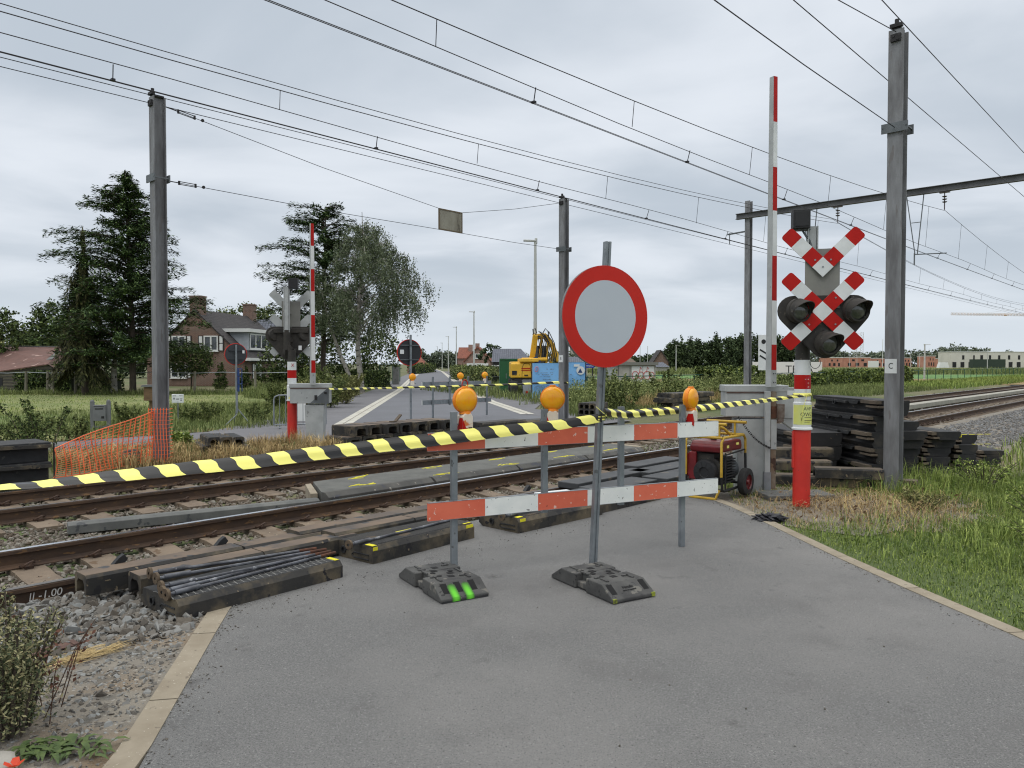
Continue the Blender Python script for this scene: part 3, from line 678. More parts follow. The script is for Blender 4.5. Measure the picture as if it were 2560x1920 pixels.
# ---------------------------------------------------------------- striped barrier boards
LPOST, RPOST = G(1135, 1443), G(1704, 1366)
BD = (RPOST - LPOST); BL = BD.length; BA = math.atan2(BD.y, BD.x)
def board_mesh(i):
    mb = MB()
    x0 = -.245
    for k in range(6): mb.box((x0 + .25 + k * .5, 0, 0), (.4995, .026, .142), mi=(k + i) % 2)
    return mb
def barrier(label, loc, rz, feet=True, group='barrier board frames'):
    t = thing('barrier_boards', label, 'barrier', loc, rz, group)
    for z in (1.125, .565):
        o = board_mesh(0).build('striped_board', [m_orange, m_wboard], t, loc=(0, -.045, z)); mb = MB(); mb.box((1.255, .015, 0), (2.99, .003, .136)); mb.build('board_back', m_galv, o)
        mb = MB(); mb.box((1.255, 0, .0725), (3.0, .028, .003)); mb.box((1.255, 0, -.0725), (3.0, .028, .003)); mb.build('board_edge', m_galv, o)
    def post(x, z0, z1):
        mb = MB(); mb.prism([(-.026, -.02), (.026, -.02), (.026, .02), (.006, .02), (.006, .01), (-.006, .01), (-.006, .02), (-.026, .02)], (x, 0, z0), (1, 0, 0), (0, 1, 0), (0, 0, z1 - z0))
        mb.build('post', m_galv, t, bev=.002)
    post(0, .0 if not feet else .06, 1.36); post(BL, 0, 1.36); post(BL * .36, .46, 1.36); post(BL * .70, .46, 1.36)
    return t
barrier('red and white board barrier standing before the near rails', LPOST, BA)
foot('black rubber foot plate with bright lime sprayed stripes under the barrier post', G(1098, 1468) + Vector((.02, .02, 0)), FA, 'lime')
def lamp(label, loc, rz, handle=False, group='amber barrier lamps', faded=False, lens_yaw=0):
    """loc = where the lamp's clamp meets the board top; local -y faces the camera side"""
    t = thing('warning_lamp', label, 'warning lamp', loc, rz, group)
    mb = MB(); mb.prism([(-.05, 0), (.05, 0), (.048, .125), (.03, .15), (-.03, .15), (-.048, .125)], (0, .05, 0), (1, 0, 0), UP, (0, -.1, 0))
    mb.build('lamp_case', mat('chipped lamp case', rgb(226, 220, 208), rgb(214, 200, 180), sc=6, rough=.6, spots=(rgb(208, 120, 60), 7, .60 if faded else .66)), t, bev=.006)
    mb = MB(); mb.face([(-.0505, -.0515, .0), (-.005, -.0515, .0), (-.0505, -.0515, .11)][::1]); mb.face([(-.0515, .045, .01), (-.0515, -.05, .01), (-.0515, -.05, .115), (-.0515, .0, .115)]); mb.face([(-.05, -.0512, .0), (.05, -.0512, .0), (.05, -.0512, .018), (-.05, -.0512, .04)]); mb.build('red_label', m_redm, t)
    mb = MB(); mb.box((.022, -.052, .03), (.034, .003, .016)); mb.build('maker_plate', m_rustp, t)
    zc = .258
    mb = MB(); mb.lathe([(.0, -.052), (.04, -.051), (.075, -.044), (.098, -.03), (.104, -.016)], (0, 0, zc), (0, -1, 0), 36, caps=False)
    mb.lathe([(.0, .052), (.04, .051), (.075, .044), (.098, .03), (.104, .016)][::-1], (0, 0, zc), (0, -1, 0), 36, caps=False)
    # inner lens: dome toward the viewer, ribbed
    m2 = MB(); m2.lathe([(.104, -.014), (.098, .03), (.078, .045), (.045, .053), (.012, .055), (.0001, .055)], (0, 0, zc), (0, -1, 0), 40, caps=False); m2.lathe([(.104, -.014), (.098, -.035), (.07, -.05), (.0001, -.054)], (0, 0, zc), (0, -1, 0), 40, caps=False)
    lens = m2.build('lens', m_amber, t, smooth=50)
    rb = MB()
    for i in range(-6, 7):
        x = i * .0135; h = math.sqrt(max(.0001, .085 ** 2 - x * x))
        pts = [(x, -.0545 + (x * x + z * z) * 2.2, zc + z) for z in np.linspace(-h, h, 7)]; rb.tube(pts, .0022, 4)
    rb.build('lens_rib', m_amberd, lens)
    mb = MB(); mb.lathe([(.1, -.02), (.108, -.018), (.1085, .018), (.1, .02)], (0, 0, zc), (0, -1, 0), 40, caps=False); mb.cyl((0, 0, .145), (0, 0, .168), .052, .046, 16); mb.cyl((0, 0, zc + .1), (0, 0, zc + .116), .03, .026, 12)
    mb.build('rim', m_amberd, t, smooth=40)
    if handle:
        mb = MB(); mb.tube([(.028 * math.cos(a), 0, zc + .118 + .05 * math.sin(a)) for a in np.linspace(0, PI, 9)], .004, 6); mb.build('handle', m_redm, t)
    mb = MB(); mb.bar((-.1, .02, .06), (-.045, .02, .06), .012, .012); mb.cyl((-.1, .02, .045), (-.1, .02, .075), .012, n=10); mb.build('clamp_bolt', m_galv, t)
    return t
def on_bar(k): return LPOST + BD.normalized() * k
lamp('amber barrier lamp with a red carrying ring, beside the left barrier post', on_bar(.10) + Vector((0, 0, 1.195)), R(34), True, faded=True)
lamp('amber barrier lamp seen full face at the middle of the boards', on_bar(.93) + Vector((-.0, -.0, 1.195)), BA - R(30))
lamp('amber barrier lamp turned sideways at the right end of the boards', on_bar(BL + .10) + Vector((0, 0, 1.16)), BA + R(24))

# ---------------------------------------------------------------- striped tape
def tape(label, pts, wid, tilt, period, curl=.2, n=160, phase=0, sag=0.0, slant=.5):
    """pts: 3D control points; wid/tilt: per-point width and roll (0 = upright, 90 = lying flat)"""
    P = [Vector(p) for p in pts]; cum = [0]
    for a, b in zip(P, P[1:]): cum.append(cum[-1] + (b - a).length)
    tot = cum[-1]; ts = np.linspace(0, tot, n); cr = np.linspace(-.5, .5, 9); V = []; mb = MB()
    X = [np.interp(ts, cum, [p[i] for p in P]) for i in range(3)]; W_ = np.interp(ts, cum, wid); TL = np.interp(ts, cum, tilt)
    k5 = np.ones(9) / 9
    for i in range(3):
        pad = np.concatenate([2 * X[i][0] - X[i][8:0:-1], X[i], 2 * X[i][-1] - X[i][-2:-10:-1]]); X[i] = np.convolve(pad, k5, 'same')[8:-8]
    dirv = (P[-1] - P[0]).normalized(); sd = Vector((dirv.y, -dirv.x, 0)).normalized()
    return P, ts, X, W_, TL, cr, sd, tot
def tape_build(label, pts, wid, tilt, period, curl=.25, n=220, slant=.55, group='striped tape runs', parent=None, seedp=0.):
    P, ts, X, W_, TL, cr, sd, tot = tape(label, pts, wid, tilt, period, curl, n)
    m = len(cr); V, Fq, MI = [], [], []
    for i in range(n):
        c = Vector((X[0][i], X[1][i], X[2][i])); a = R(TL[i]); u = UP * math.cos(a) + sd * math.sin(a) * -1; nn = UP * math.sin(a) + sd * math.cos(a)
        rip = .006 * math.sin(ts[i] * 9) + .004 * math.sin(ts[i] * 23 + 1)
        for q in cr: V.append(c + u * (q * W_[i]) + nn * (W_[i] * curl * (math.cos(q * PI * 1.6) * .5 + .16 * math.sin(q * 9 + ts[i] * 2.2)) + rip * .5))
    # stripes as real geometry: cut every cell along the slanted stripe edge by using skewed rows
    fine = MB(); step = period / 2; k0 = int(-2); 
    def surf(t, q):
        t = min(max(t, 0), tot); fi = t / tot * (n - 1); i = min(int(fi), n - 2); f = fi - i; qi = (q + .5) * (m - 1); j = min(int(qi), m - 2); g = qi - j
        A = V[i * m + j].lerp(V[(i + 1) * m + j], f); B = V[i * m + j + 1].lerp(V[(i + 1) * m + j + 1], f); return A.lerp(B, g)
    k = -3
    while k * step < tot + .3:
        for sub in range(4):
            for j in range(m - 1):
                q0, q1 = cr[j], cr[j + 1]
                wv = lambda q: (slant * (-q) + .06 * math.sin(q * 7)) * step * 1.1
                a, b = (k + sub / 4) * step + seedp, (k + (sub + 1) / 4) * step + seedp
                c4 = [(a + wv(q0), q0), (b + wv(q0), q0), (b + wv(q1), q1), (a + wv(q1), q1)]
                if min(x for x, _ in c4) > tot or max(x for x, _ in c4) < 0: continue
                fine.face([surf(*x) for x in c4], mi=k % 2)
        k += 1
    o = fine.build('striped_tape', [m_tapey, m_tapek], parent, smooth=60)
    if parent is None: tag(o, label, 'barrier tape', group)
    return o
# long run from beyond the left edge to the sign post, lying half over like a flat ribbon
SPT = SB + lz(1.30) + BN * .035
ZT = lambda px: float(np.interp(px, [-5, 350, 700, 960, 1260, 1500], [5.0, 5.22, 5.6, 5.95, 6.3, 6.5]))
TP = [Vector((-4.3, 4.6, .89))] + [D(px, py, ZT(px)) for px, py in ((-5, 1217), (174, 1201), (347, 1182), (492, 1168), (637, 1153), (745, 1139), (889, 1121), (1034, 1104), (1160, 1089), (1274, 1075), (1389, 1064))] + [SPT]
tape_build('black and yellow tape run from the left edge to the prohibition sign post', TP, [.1, .105, .11, .112, .112, .112, .112, .112, .112, .108, .1, .088, .075], [84, 78, 68, 50, 42, 36, 32, 28, 26, 22, 20, 16, 8], .25, curl=.09, slant=.62)
SIGP = Vector((3.62, 9.57, 0))
TQ = [SPT + Vector((.03, 0, .045)), D(1560, 1035, 6.8), D(1621, 1030, 7.1), D(1737, 1020, 7.75), D(1785, 1015, 8.1), D(1929, 998, 9.1), SIGP + Vector((-.02, -.12, 1.365))]
tape_build('black and yellow tape run from the prohibition sign to the crossing signal post', TQ, [.07, .078, .08, .08, .08, .06, .03], [5, 25, 32, 35, 38, 40, 40], .21, curl=.25, slant=.6, seedp=.1)
mb = MB()
for a in range(4): mb.box(SB + lz(1.30 + .012 * (a - 1.5)) + Vector((0, 0, 0)), (.062, .058, .012), rz=R(27 + 3 * a), mi=a % 2)
mb.bar(SPT + Vector((.02, -.01, .03)), SPT + Vector((-.05, -.01, .09)), .03, .004)
tag(mb.build('tape_wrap', [m_tapey, m_tapek]), 'tape wound round the post of the prohibition sign', 'barrier tape')

# ---------------------------------------------------------------- catenary masts
def mast(label, s, p, h, letter=None, clamps=(), face='s', group='steel masts beside the tracks', plate_z=1.56):
    c = T(s, p); t = thing('mast', label, 'mast', (c.x, c.y, 0), TRZ, group)
    mb = MB(); w_, th = .198, .014
    for sx in (-1, 1): mb.box((sx * w_ / 2, 0, h / 2 - .1), (th, w_, h + .2))
    mb.box((0, 0, h / 2 - .1), (w_ - th, .011, h + .18))
    mb.build('mast_column', m_mast, t)
    mb = MB(); mb.box((0, 0, h + .02), (.2, .1, .03)); mb.box((-.1, 0, h + .05), (.06, .16, .05)); mb.cyl((-.08, 0, h + .05), (-.08, 0, h + .14), .03, n=8); mb.box((-.125, .0, h - .12), (.03, .13, .1)); mb.cyl((-.15, .03, h - .1), (-.1, .03, h - .1), .02, n=8); mb.cyl((-.15, -.03, h - .14), (-.1, -.03, h - .14), .02, n=8)
    mb.build('top_clamp', m_steel, t)
    for z in clamps:
        mb = MB(); mb.box((-.13, 0, z), (.02, .34, .13)); mb.box((.13, 0, z), (.02, .34, .13)); mb.bar((-.14, .15, z), (.14, .15, z), .02, .02); mb.bar((-.14, -.15, z), (.14, -.15, z), .02, .02); mb.build('span_clamp', m_galvd, t)
    if letter:
        mb = MB()
        if face == 's': mb.box((-w_ / 2 - .010, .015, plate_z), (.004, .155, .2))
        else: mb.box((0, -w_ / 2 + .03, plate_z), (.155, .004, .2))
        pl = mb.build('letter_plate', m_white, t); lx_ = .78
        if face == 's': text(letter, .115, m_ink, pl, (-w_ / 2 - .0125, .015, plate_z), facing((-1, 0, 0)), xs=.78)
        else: text(letter, .10, m_ink, pl, (0, -w_ / 2 + .0275, plate_z), facing((0, -1, 0)))
    return t
sC, pC = st(G(2232, 1222)); sA_, pA_ = st(D(404, 1157, 13.6)); sB_, pB_ = st(D(1409, 1000, 21.9))
mast('steel mast lettered C beside the piled rubber panels', sC, pC, 6.34, 'C', (5.0,), plate_z=1.72)
mast('steel mast with orange netting tied round its foot', sA_, pA_, 6.42, None, (5.0,))
mast('steel mast lettered B behind the prohibition sign', sB_, pB_, 6.42, 'B', (5.0,), plate_z=1.9)
sD_ = sC - (sB_ - sA_)
mast('steel mast out of sight, carrying the near end of the span wires', sD_, pC, 6.42, None, (5.0,))
# portal further along
SPOR = 32.0
t = thing('wire_portal', 'steel portal carrying the overhead wires across both tracks at the right', 'portal', T(SPOR, 15.35), TRZ)
for yy in (0, -17.5):
    mb = MB()
    for sx in (-1, 1): mb.box((sx * .12, yy, 4.45), (.016, .24, 8.9))
    mb.box((0, yy, 4.45), (.225, .014, 8.9))
    mb.build('portal_post', m_mast, t)
mb = MB()
for sz in (-.11, .11): mb.box((-.16, -8.6, 8.25 + sz), (.2, 18.2, .022))
mb.box((-.16, -8.6, 8.25), (.02, 18.2, .2))
mb.build('portal_beam', m_mastw, t)
m_ins = mat('brown insulator', rgb(62, 50, 46), rough=.3)
for pp in (7.6, 11.46):
    y = pp - 15.35; mb = MB(); mb.box((-.16, y, 8.1), (.14, .34, .05)); mb.cyl((-.16, y, 8.1), (-.16, y, 7.45), .018, n=6)
    for z in (7.95, 7.85, 7.75): mb.cyl((-.16, y, z), (-.16, y, z - .03), .09, .06, 12)
    mb.build('insulator', m_ins, t)
for pp in (8.6, 12.6):
    mb = MB(); y = pp - 15.35; mb.bar((-.16, y - .3, 8.14), (-.16, y - .1, 5.9), .03, .03); mb.bar((-.16, y + .3, 8.14), (-.16, y - .02, 5.9), .03, .03); mb.bar((-.16, y - .2, 7.1), (-.16, y + .12, 7.1), .025, .025)
    mb.bar((-.16, y, 5.9), (-.16, y - 1.1, 5.85), .035, .035); mb.bar((-.16, y, 5.95), (-.16, y, 5.5), .04, .04)
    mb.build('drop_frame', m_galvd, t)
mb = MB(); mb.bar((0, 0, 7.6), (-.0, 1.0, 7.55), .06, .06); mb.bar((0, .9, 7.6), (0, .9, 7.1), .03, .03); mb.build('outrigger', m_galvd, t)
sg = MB(); sg.box((-.02, -.75, 2.25), (.02, .5, 1.55)); o = sg.build('route_plate', m_white, t, bev=.02)
mb = MB(); mb.cyl((-.036, -.75, 2.72), (-.032, -.75, 2.72), .1, n=20)
for z in (2.28, 2.02): mb.bar((-.034, -.58, z + .1), (-.034, -.92, z - .1), .006, .07, up=(0, 0, 1))
mb.build('plate_mark', m_black, o)
# overhead lines
def wire(mb, pts, r): mb.tube(pts, r, 5)
def zmess(s): 
    k = (s - 2) / 30.0; k = k - 2 * round(k / 2) if abs(k) > 1 else k
    return 6.22 + 1.22 * k * k
def line(label, p, zc, extra=False):
    t = thing('overhead_line', label, 'overhead line', T(0, p), TRZ, 'overhead lines above the tracks')
    ss_ = np.arange(-34, 220, 3.0)
    zig = lambda s: .18 * math.sin((s - 2) / 30 * PI / 2)
    mb = MB(); wire(mb, [(s, 0, zmess(s)) for s in ss_], .008); mb.build('messenger_wire', m_wire, t)
    if extra: mb = MB(); wire(mb, [(s, .25, zmess(s) + .2) for s in ss_], .007); mb.build('feeder_strand', m_wire, t)
    mb = MB(); wire(mb, [(s, zig(s) * .5, zc + .215 + .03 * math.sin(s * .4)) for s in ss_], .007); mb.build('auxiliary_wire', m_wire, t)
    mb = MB(); wire(mb, [(s, zig(s), zc) for s in ss_], .006); wire(mb, [(s, zig(s) + .03, zc) for s in ss_], .006); mb.build('contact_wire', m_wire, t)
    for s in np.arange(-30, 110, 4.6):
        mb = MB(); mb.tube([(s, 0, zmess(s)), (s, zig(s) * .5, zc + .22)], .006, 4)
        mb.build('dropper', m_wire, t); mb = MB()
        mb.tube([(s + 2.0, zig(s) * .5, zc + .22), (s + 2.0, zig(s) + .02, zc)], .008, 4)
        mb.box((s + 2.0, zig(s) + .02, zc + .01), (.05, .07, .03))
        mb.build('dropper', m_wire, t)
    return t
line('contact line with its droppers above the nearer track', (P1A + P1B) / 2, 5.68)
line('contact line with its droppers above the farther track', (P2A + P2B) / 2, 5.72, True)
def mastwire(label, p, z, r, s0=-40, s1=200, grp='feeder wires along the mast tops', sagk=0.0):
    mb = MB(); wire(mb, [T(s, p, z - .25 * math.sin(((s - s0) / 11.3 % 1) * PI) * sagk) for s in np.arange(s0, s1, 2.83)], r * .72)
    tag(mb.build('feeder_wire', m_wire), label, 'wire', grp)
mastwire('feeder wire carried on the tops of the far side masts', pA_, 6.44, .010)
mastwire('lower feeder wire strung behind the far side mast tops', pA_ + .25, 6.38, .010)
mastwire('feeder wire carried on the top of mast C', pC, 6.52, .010)
mastwire('lower feeder wire strung behind mast C', pC + .35, 5.95, .009)
def span(s0, s1, p, lab1, lab2, labs, fr=.617):
    a, b = T(s0 + .12, p, 6.3), T(s1 - .12, p, 6.3); a2, b2 = T(s0 + .12, p, 5.0), T(s1 - .12, p, 5.0)
    sm = s0 + (s1 - s0) * fr; w_ = .37
    def turn(q0, q1):
        d = (q1 - q0).normalized(); sd_ = Vector((-d.y, d.x, 0)); mb = MB(); x0 = q0 + d * .25
        mb.bar(q0, x0, .015, .015); mb.bar(x0 + UP * .025, x0 + d * .3 + UP * .025, .012, .012); mb.bar(x0 - UP * .025, x0 + d * .3 - UP * .025, .012, .012); mb.box(x0, (.03, .03, .07)); mb.box(x0 + d * .3, (.03, .03, .07)); mb.cyl(x0 + d * .45 - sd_ * .01, x0 + d * .45 + sd_ * .01, .03, n=8); return mb
    tl, tr = T(sm - w_, p, 5.47), T(sm + w_, p, 5.47); bl, br = T(sm - w_, p, 4.97), T(sm + w_, p, 4.97)
    t = thing('span_wire', lab1, 'wire', a, 0, 'span wires between masts'); mb = MB(); wire(mb, [a, a.lerp(tl, .5) - UP * .05, tl], .006); wire(mb, [tr, tr.lerp(b, .5) - UP * .04, b], .006); mb.build('wire_strand', m_wire, t, world=True); turn(a, tl).build('turnbuckle', m_steel, t, world=True)
    t = thing('span_wire', lab2, 'wire', a2, 0, 'span wires between masts'); mb = MB(); wire(mb, [a2, a2.lerp(bl, .5) - UP * .03, bl], .006); wire(mb, [br, br.lerp(b2, .5) - UP * .02, b2], .006); mb.build('wire_strand', m_wire, t, world=True); turn(a2, bl).build('turnbuckle', m_steel, t, world=True)
    c = T(sm, p, 5.22); t = thing('hanging_sign', labs, 'hanging sign', c, TRZ)
    mb = MB(); mb.box((0, 0, 0), (.72, .02, .46)); mb.build('sign_panel', mat('mottled sign back', rgb(148, 146, 134), rgb(120, 116, 104), sc=3, rough=.8, stretch=(2, 1, .6), spots=(rgb(96, 92, 82), 6, .62)), t)
    mb = MB()
    for z in (-.24, .24): mb.box((0, 0, z), (.76, .035, .03))
    for x in (-.37, .37): mb.box((x, 0, 0), (.03, .035, .5))
    mb.build('sign_frame', mat('brown frame', rgb(104, 92, 74), rough=.8), t)
span(sA_, sB_, pA_, 'upper span wire sagging from the netted mast to the hanging sign and mast B', 'lower span wire from the netted mast under the hanging sign to mast B', 'small weathered blank sign hanging on span wires over the road beyond the rails')
span(sD_, sC, pC, 'upper span wire running up to the top of mast C', 'lower span wire running to the bracket of mast C', 'weathered blank sign hanging over the near road beside mast C', .40)
# ---------------------------------------------------------------- crossing signals
def hull(pts):
    pts = sorted(set(pts)); lo, up_ = [], []
    cr = lambda o, a, b: (a[0] - o[0]) * (b[1] - o[1]) - (a[1] - o[1]) * (b[0] - o[0])
    for p in pts:
        while len(lo) > 1 and cr(lo[-2], lo[-1], p) <= 0: lo.pop()
        lo.append(p)
    for p in pts[::-1]:
        while len(up_) > 1 and cr(up_[-2], up_[-1], p) <= 0: up_.pop()
        up_.append(p)
    return lo[:-1] + up_[:-1]
def cross_arm(parts, ang, w, n0, n1, cz, y, swap=0):
    """squares n0..n1 of a cross arm leaving the centre (0,cz) at angle ang in the local xz plane"""
    d = Vector((math.cos(ang), 0, math.sin(ang))); u = Vector((-math.sin(ang), 0, math.cos(ang))); c = Vector((0, y, cz))
    for k in range(n0, n1 + 1):
        a, b = (k - .5) * w, (k + .5) * w; h = w / 2
        if k == n1:
            r = .035; pts = [(a, -h), (b - r, -h)] + [(b - r + r * math.sin(t), -h + r - r * math.cos(t)) for t in (R(30), R(60), R(90))] + [(b - r + r * math.sin(t), h - r + r * math.cos(t)) for t in (R(90), R(60), R(30))] + [(b - r, h), (a, h)]
        else: pts = [(a, -h), (b, -h), (b, h), (a, h)]
        parts[k % 2].append((pts, c, d, u))
def signal(label, loc, rz, near=True):
    t = thing('crossing_signal', label, 'crossing signal', loc, rz, 'crossing signals')
    r = .105
    mb = MB(); mb.cyl((0, 0, -.05), (0, 0, .93), r, n=28); mb.build('post_base', m_verm, t, smooth=40)
    if near:
        mb = MB(); mb.box((-.103, 0, .68), (.022, .09, .46)); mb.build('inspection_cover', m_verm, t, bev=.006)
    mb = MB(); mb.lathe([(r - .004, .93), (r + .018, .935), (r + .018, .955), (r + .004, .965), (r + .004, 1.27), (r - .008, 1.28), (r - .008, 1.44)], n=28)
    mb.lathe([(r - .008, 1.615), (r - .008, 1.80)], n=28); mb.build('white_band', m_white, t, smooth=40)
    mb = MB(); mb.lathe([(r - .0075, 1.44), (r - .0075, 1.615)], n=28, caps=False); mb.build('red_band', m_redm, t, smooth=40)
    mb = MB(); mb.cyl((0.0, 0, 1.79), (0.0, 0, 2.06), r - .02, n=20); mb.bar((.0, 0, 2.05), (.1, 0, 2.15), .14, .12); mb.cyl((.1, .0, 2.06), (.1, .0, 2.5), .075, n=20); mb.build('lamp_post', m_lampb, t, smooth=40)
    mb = MB(); mb.box((.1, .015, 2.95), (.085, .085, 1.0)); mb.box((.155, .0, 2.95), (.012, .11, 1.0)); mb.box((.045, .0, 2.95), (.012, .11, 1.0)); mb.build('upper_post', m_grey, t)
    # cross panels
    cz, w, y = 2.39, .172, -.215; xo = .185 if near else .03
    arms = {0: [], 1: []}
    for a in (45, 135, 225, 315): cross_arm(arms, R(a), w, 1, 3, cz, y)
    dg = w / math.sqrt(2)
    def build_arms(arms, cz, nm):
        for k, m in ((1, m_redm), (0, m_white)):
            mb = MB()
            if k == 0: mb.prism([(dg, 0), (0, dg), (-dg, 0), (0, -dg)], (xo, y, cz), (1, 0, 0), UP, (0, .012, 0))
            for pts, c, d, u in arms[k]: mb.prism(pts, c + Vector((xo, 0, 0)), d, u, (0, .012, 0))
            yield mb, m
    for nm, ang, c2 in (('cross_panel', (45, 135, 225, 315), cz), ('chevron_panel', (45, 135), cz + .535)):
        arms = {0: [], 1: []}
        for a in ang: cross_arm(arms, R(a), w, 1, 3, c2, y)
        (m0, mm0), (m1, mm1) = list(build_arms(arms, c2, nm))
        o = m0.build(nm, mm0, t); m1.build('white_square', mm1, o)
        bk = MB()
        for k in (0, 1):
            for pts, c, d, u in arms[k]: bk.prism(pts, c + Vector((xo, .0125, 0)), d, u, (0, .004, 0))
        bk.prism([(dg, 0), (0, dg), (-dg, 0), (0, -dg)], (xo, y + .0125, c2), (1, 0, 0), UP, (0, .004, 0)); bk.build('panel_back', m_grey, o)
    bo = MB()
    for (x, z) in ((xo - .09, cz + .62), (xo + .09, cz + .62), (xo, cz + .535), (xo + .15, cz + .16), (xo - .15, cz - .16), (xo + .15, cz - .16)): bo.cyl((x, y, z), (x, y - .006, z), .011, n=8)
    bo.build('panel_bolt', m_galv, t)
    # grey plates behind the chevron
    mb = MB(); mb.box((xo - .1, y + .04, cz + .40), (.2, .012, .72), rz=R(8)); mb.box((xo + .1, y + .04, cz + .40), (.2, .012, .72), rz=R(-8)); mb.box((xo, y + .055, cz + .4), (.04, .02, .71)); mb.bar((.1, .0, cz + .5), (xo, y + .05, cz + .5), .05, .05); mb.build('back_plate', m_greyp, t)
    # backing board and the three lamps
    L3 = [(-.33, .01), (.37, .01), (.045, -.385)]
    pts = []
    for (x, z) in L3:
        for i in range(24): pts.append((x + .185 * math.cos(2 * PI * i / 24), z + .185 * math.sin(2 * PI * i / 24)))
    mb = MB(); mb.prism(hull(pts), (xo, y + .035, cz), (1, 0, 0), UP, (0, .03, 0)); mb.box((xo, y + .09, cz + .1), (.75, .05, .1)); mb.bar((.1, 0, cz - .1), (xo, y + .07, cz - .1), .1, .1); mb.bar((.0, 0, 2.0), (xo - .1, y + .06, 2.05), .08, .1)
    mb.build('backing_board', m_lampb, t, bev=.008)
    ax = Vector((.42, -.9, -.06)).normalized()
    for (x, z) in L3:
        c = Vector((xo + x * .97 + (.03 if x < 0 else 0), y + .03, cz + z)); mb = MB()
        mb.lathe([(.0, -.06), (.12, -.05), (.15, .0), (.15, .05), (.138, .055), (.136, .1), (.118, .1), (.116, .085)], c, ax, 32, caps=False); 
        o = mb.build('lamp', m_lampb, t, smooth=35)
        # hood: an open half tube, longer at the top
        f = facing(ax); n = 18; vs, fs = [], []
        for i in range(n + 1):
            a = R(-8) + (PI + R(16)) * i / n; k = math.sin(max(0, min(PI, (a))))
            d = f @ Vector((math.cos(a), math.sin(a), 0))
            vs += [c + d * .14 + ax * .085, c + d * .133 + ax * (.10 + .17 * max(.15, k)) + Vector((0, 0, -.02)), c + d * .133 + ax * .085, c + d * .128 + ax * (.10 + .17 * max(.15, k)) + Vector((0, 0, -.02))]
        for i in range(n): b = 4 * i; fs += [(b, b + 4, b + 5, b + 1), (b + 2, b + 3, b + 7, b + 6), (b + 1, b + 5, b + 7, b + 3)]
        h = MB(); h.raw(vs, fs); h.build('lamp_hood', m_lampb, o, smooth=50)
        l = MB(); l.lathe([(.117, .075), (.1, .092), (.07, .104), (.03, .11), (.0001, .111)], c, ax, 28, caps=False); l.build('lens', m_lens, o, smooth=50)
        g = MB(); g.bar(c + Vector((-.03, 0, .155)), c + Vector((.03, 0, .155)), .03, .025); g.build('hinge', m_lampb, o)
    # black box on the top
    mb = MB(); mb.box((-.045, -.03, 3.53), (.2, .2, .225)); mb.box((-.045, -.133, 3.53), (.16, .008, .185)); mb.build('detector_box', m_black, t, bev=.012)
    mb = MB(); mb.box((-.03, 0, 3.41), (.2, .1, .015)); mb.tube([(-.02, 0, 3.41), (.02, -.03, 3.33), (.06, -.03, 3.28), (.085, -.03, 3.2)], .012, 6); mb.build('box_bracket', m_galvd, t)
    if near:
        mb = MB(); mb.tube([(.13 + .06 * math.cos(a), -.1, 1.77 + .075 * math.sin(a)) for a in np.linspace(0, 2 * PI, 20)[:-1]], .004, 5, closed=True); mb.build('cable_loop', m_black, t)
        # yellow notice and stickers wrapped round the post
        def wrap(a0, a1, z0, z1, rr): 
            m_ = MB(); n = 14
            for i in range(n):
                p, q = a0 + (a1 - a0) * i / n, a0 + (a1 - a0) * (i + 1) / n
                P = lambda a, z: (rr * math.sin(a), -rr * math.cos(a), z)
                m_.face([P(p, z0), P(q, z0), P(q, z1), P(p, z1)])
            return m_
        pp = wrap(R(-75), R(105), 1.0, 1.245, r + .0065).build('notice', m_paper, t, smooth=60)
        rot = facing((0, -1, 0))
        def btext(s, size, x, z, m, par, rr=r + .0068):
            a = x / rr; o = text(s, size, m, par, (0, 0, z), rot @ Matrix.Rotation(a, 3, 'Y'), 'lettering', .0004, bend=rr); return o
        btext('AVP', .058, .05, 1.195, m_ink, pp); btext('OWZ', .068, .045, 1.125, m_ink, pp)
        for z, wd in ((1.085, .09), (1.05, .14), (1.03, .07)): wrap(R(5), R(5) + wd / r, z, z + .006, r + .0072).build('print_line', m_ink, pp)
        st_ = wrap(R(15), R(88), 1.30, 1.59, r - .0068).build('sticker', mat('sticker outline', rgb(150, 40, 90), rough=.5), t)
        wrap(R(17), R(88), 1.445, 1.585, r - .0062).build('sticker_face', m_redm, st_); wrap(R(17), R(88), 1.305, 1.44, r - .0062).build('sticker_face', m_white, st_)
        btext('75', .026, .06, 1.51, m_white, st_, r - .006); btext('22', .026, .06, 1.468, m_white, st_, r - .006); btext('W', .018, .02, 1.56, m_white, st_, r - .006)
        btext('BR', .02, .06, 1.56, m_white, st_, r - .006)
        kn = MB(); kn.lathe([(r - .002, 1.35), (r + .006, 1.362), (r + .006, 1.378), (r - .002, 1.39)], n=24, caps=False)
        kn.bar((.035, -r - .012, 1.37), (-.005, -r - .016, 1.22), .007, .004); kn.bar((-.005, -r - .016, 1.22), (-.03, -r - .014, 1.09), .006, .004); o = kn.build('tape_knot', m_tapey, t, smooth=40)
        k2 = MB(); k2.bar((-.02, -r - .016, 1.10), (-.03, -r - .016, 1.05), .008, .004)
        for a in range(0, 360, 60): k2.bar((( r + .008) * math.cos(R(a)), (r + .008) * math.sin(R(a)), 1.375), ((r + .008) * math.cos(R(a + 22)), (r + .008) * math.sin(R(a + 22)), 1.36), .014, .003)
        k2.build('tape_print', m_tapek, o)
    else:
        text('X', .1, m_redm, t, (-.03, r - .006, 1.72), facing((0, 1, 0)), 'letter_mark'); mb = MB(); mb.box((.02, r - .005, 1.0), (.08, .003, .05)); mb.build('hazard_label', m_tapey, t)
        mb = MB(); mb.box((xo - .2, y + .118, cz - .28), (.07, .006, .1)); mb.build('paper_label', m_white, t)
    return t
signal('crossing signal with red and white crosses and three hooded lamps beside the piled panels', SIGP, R(-11), True)
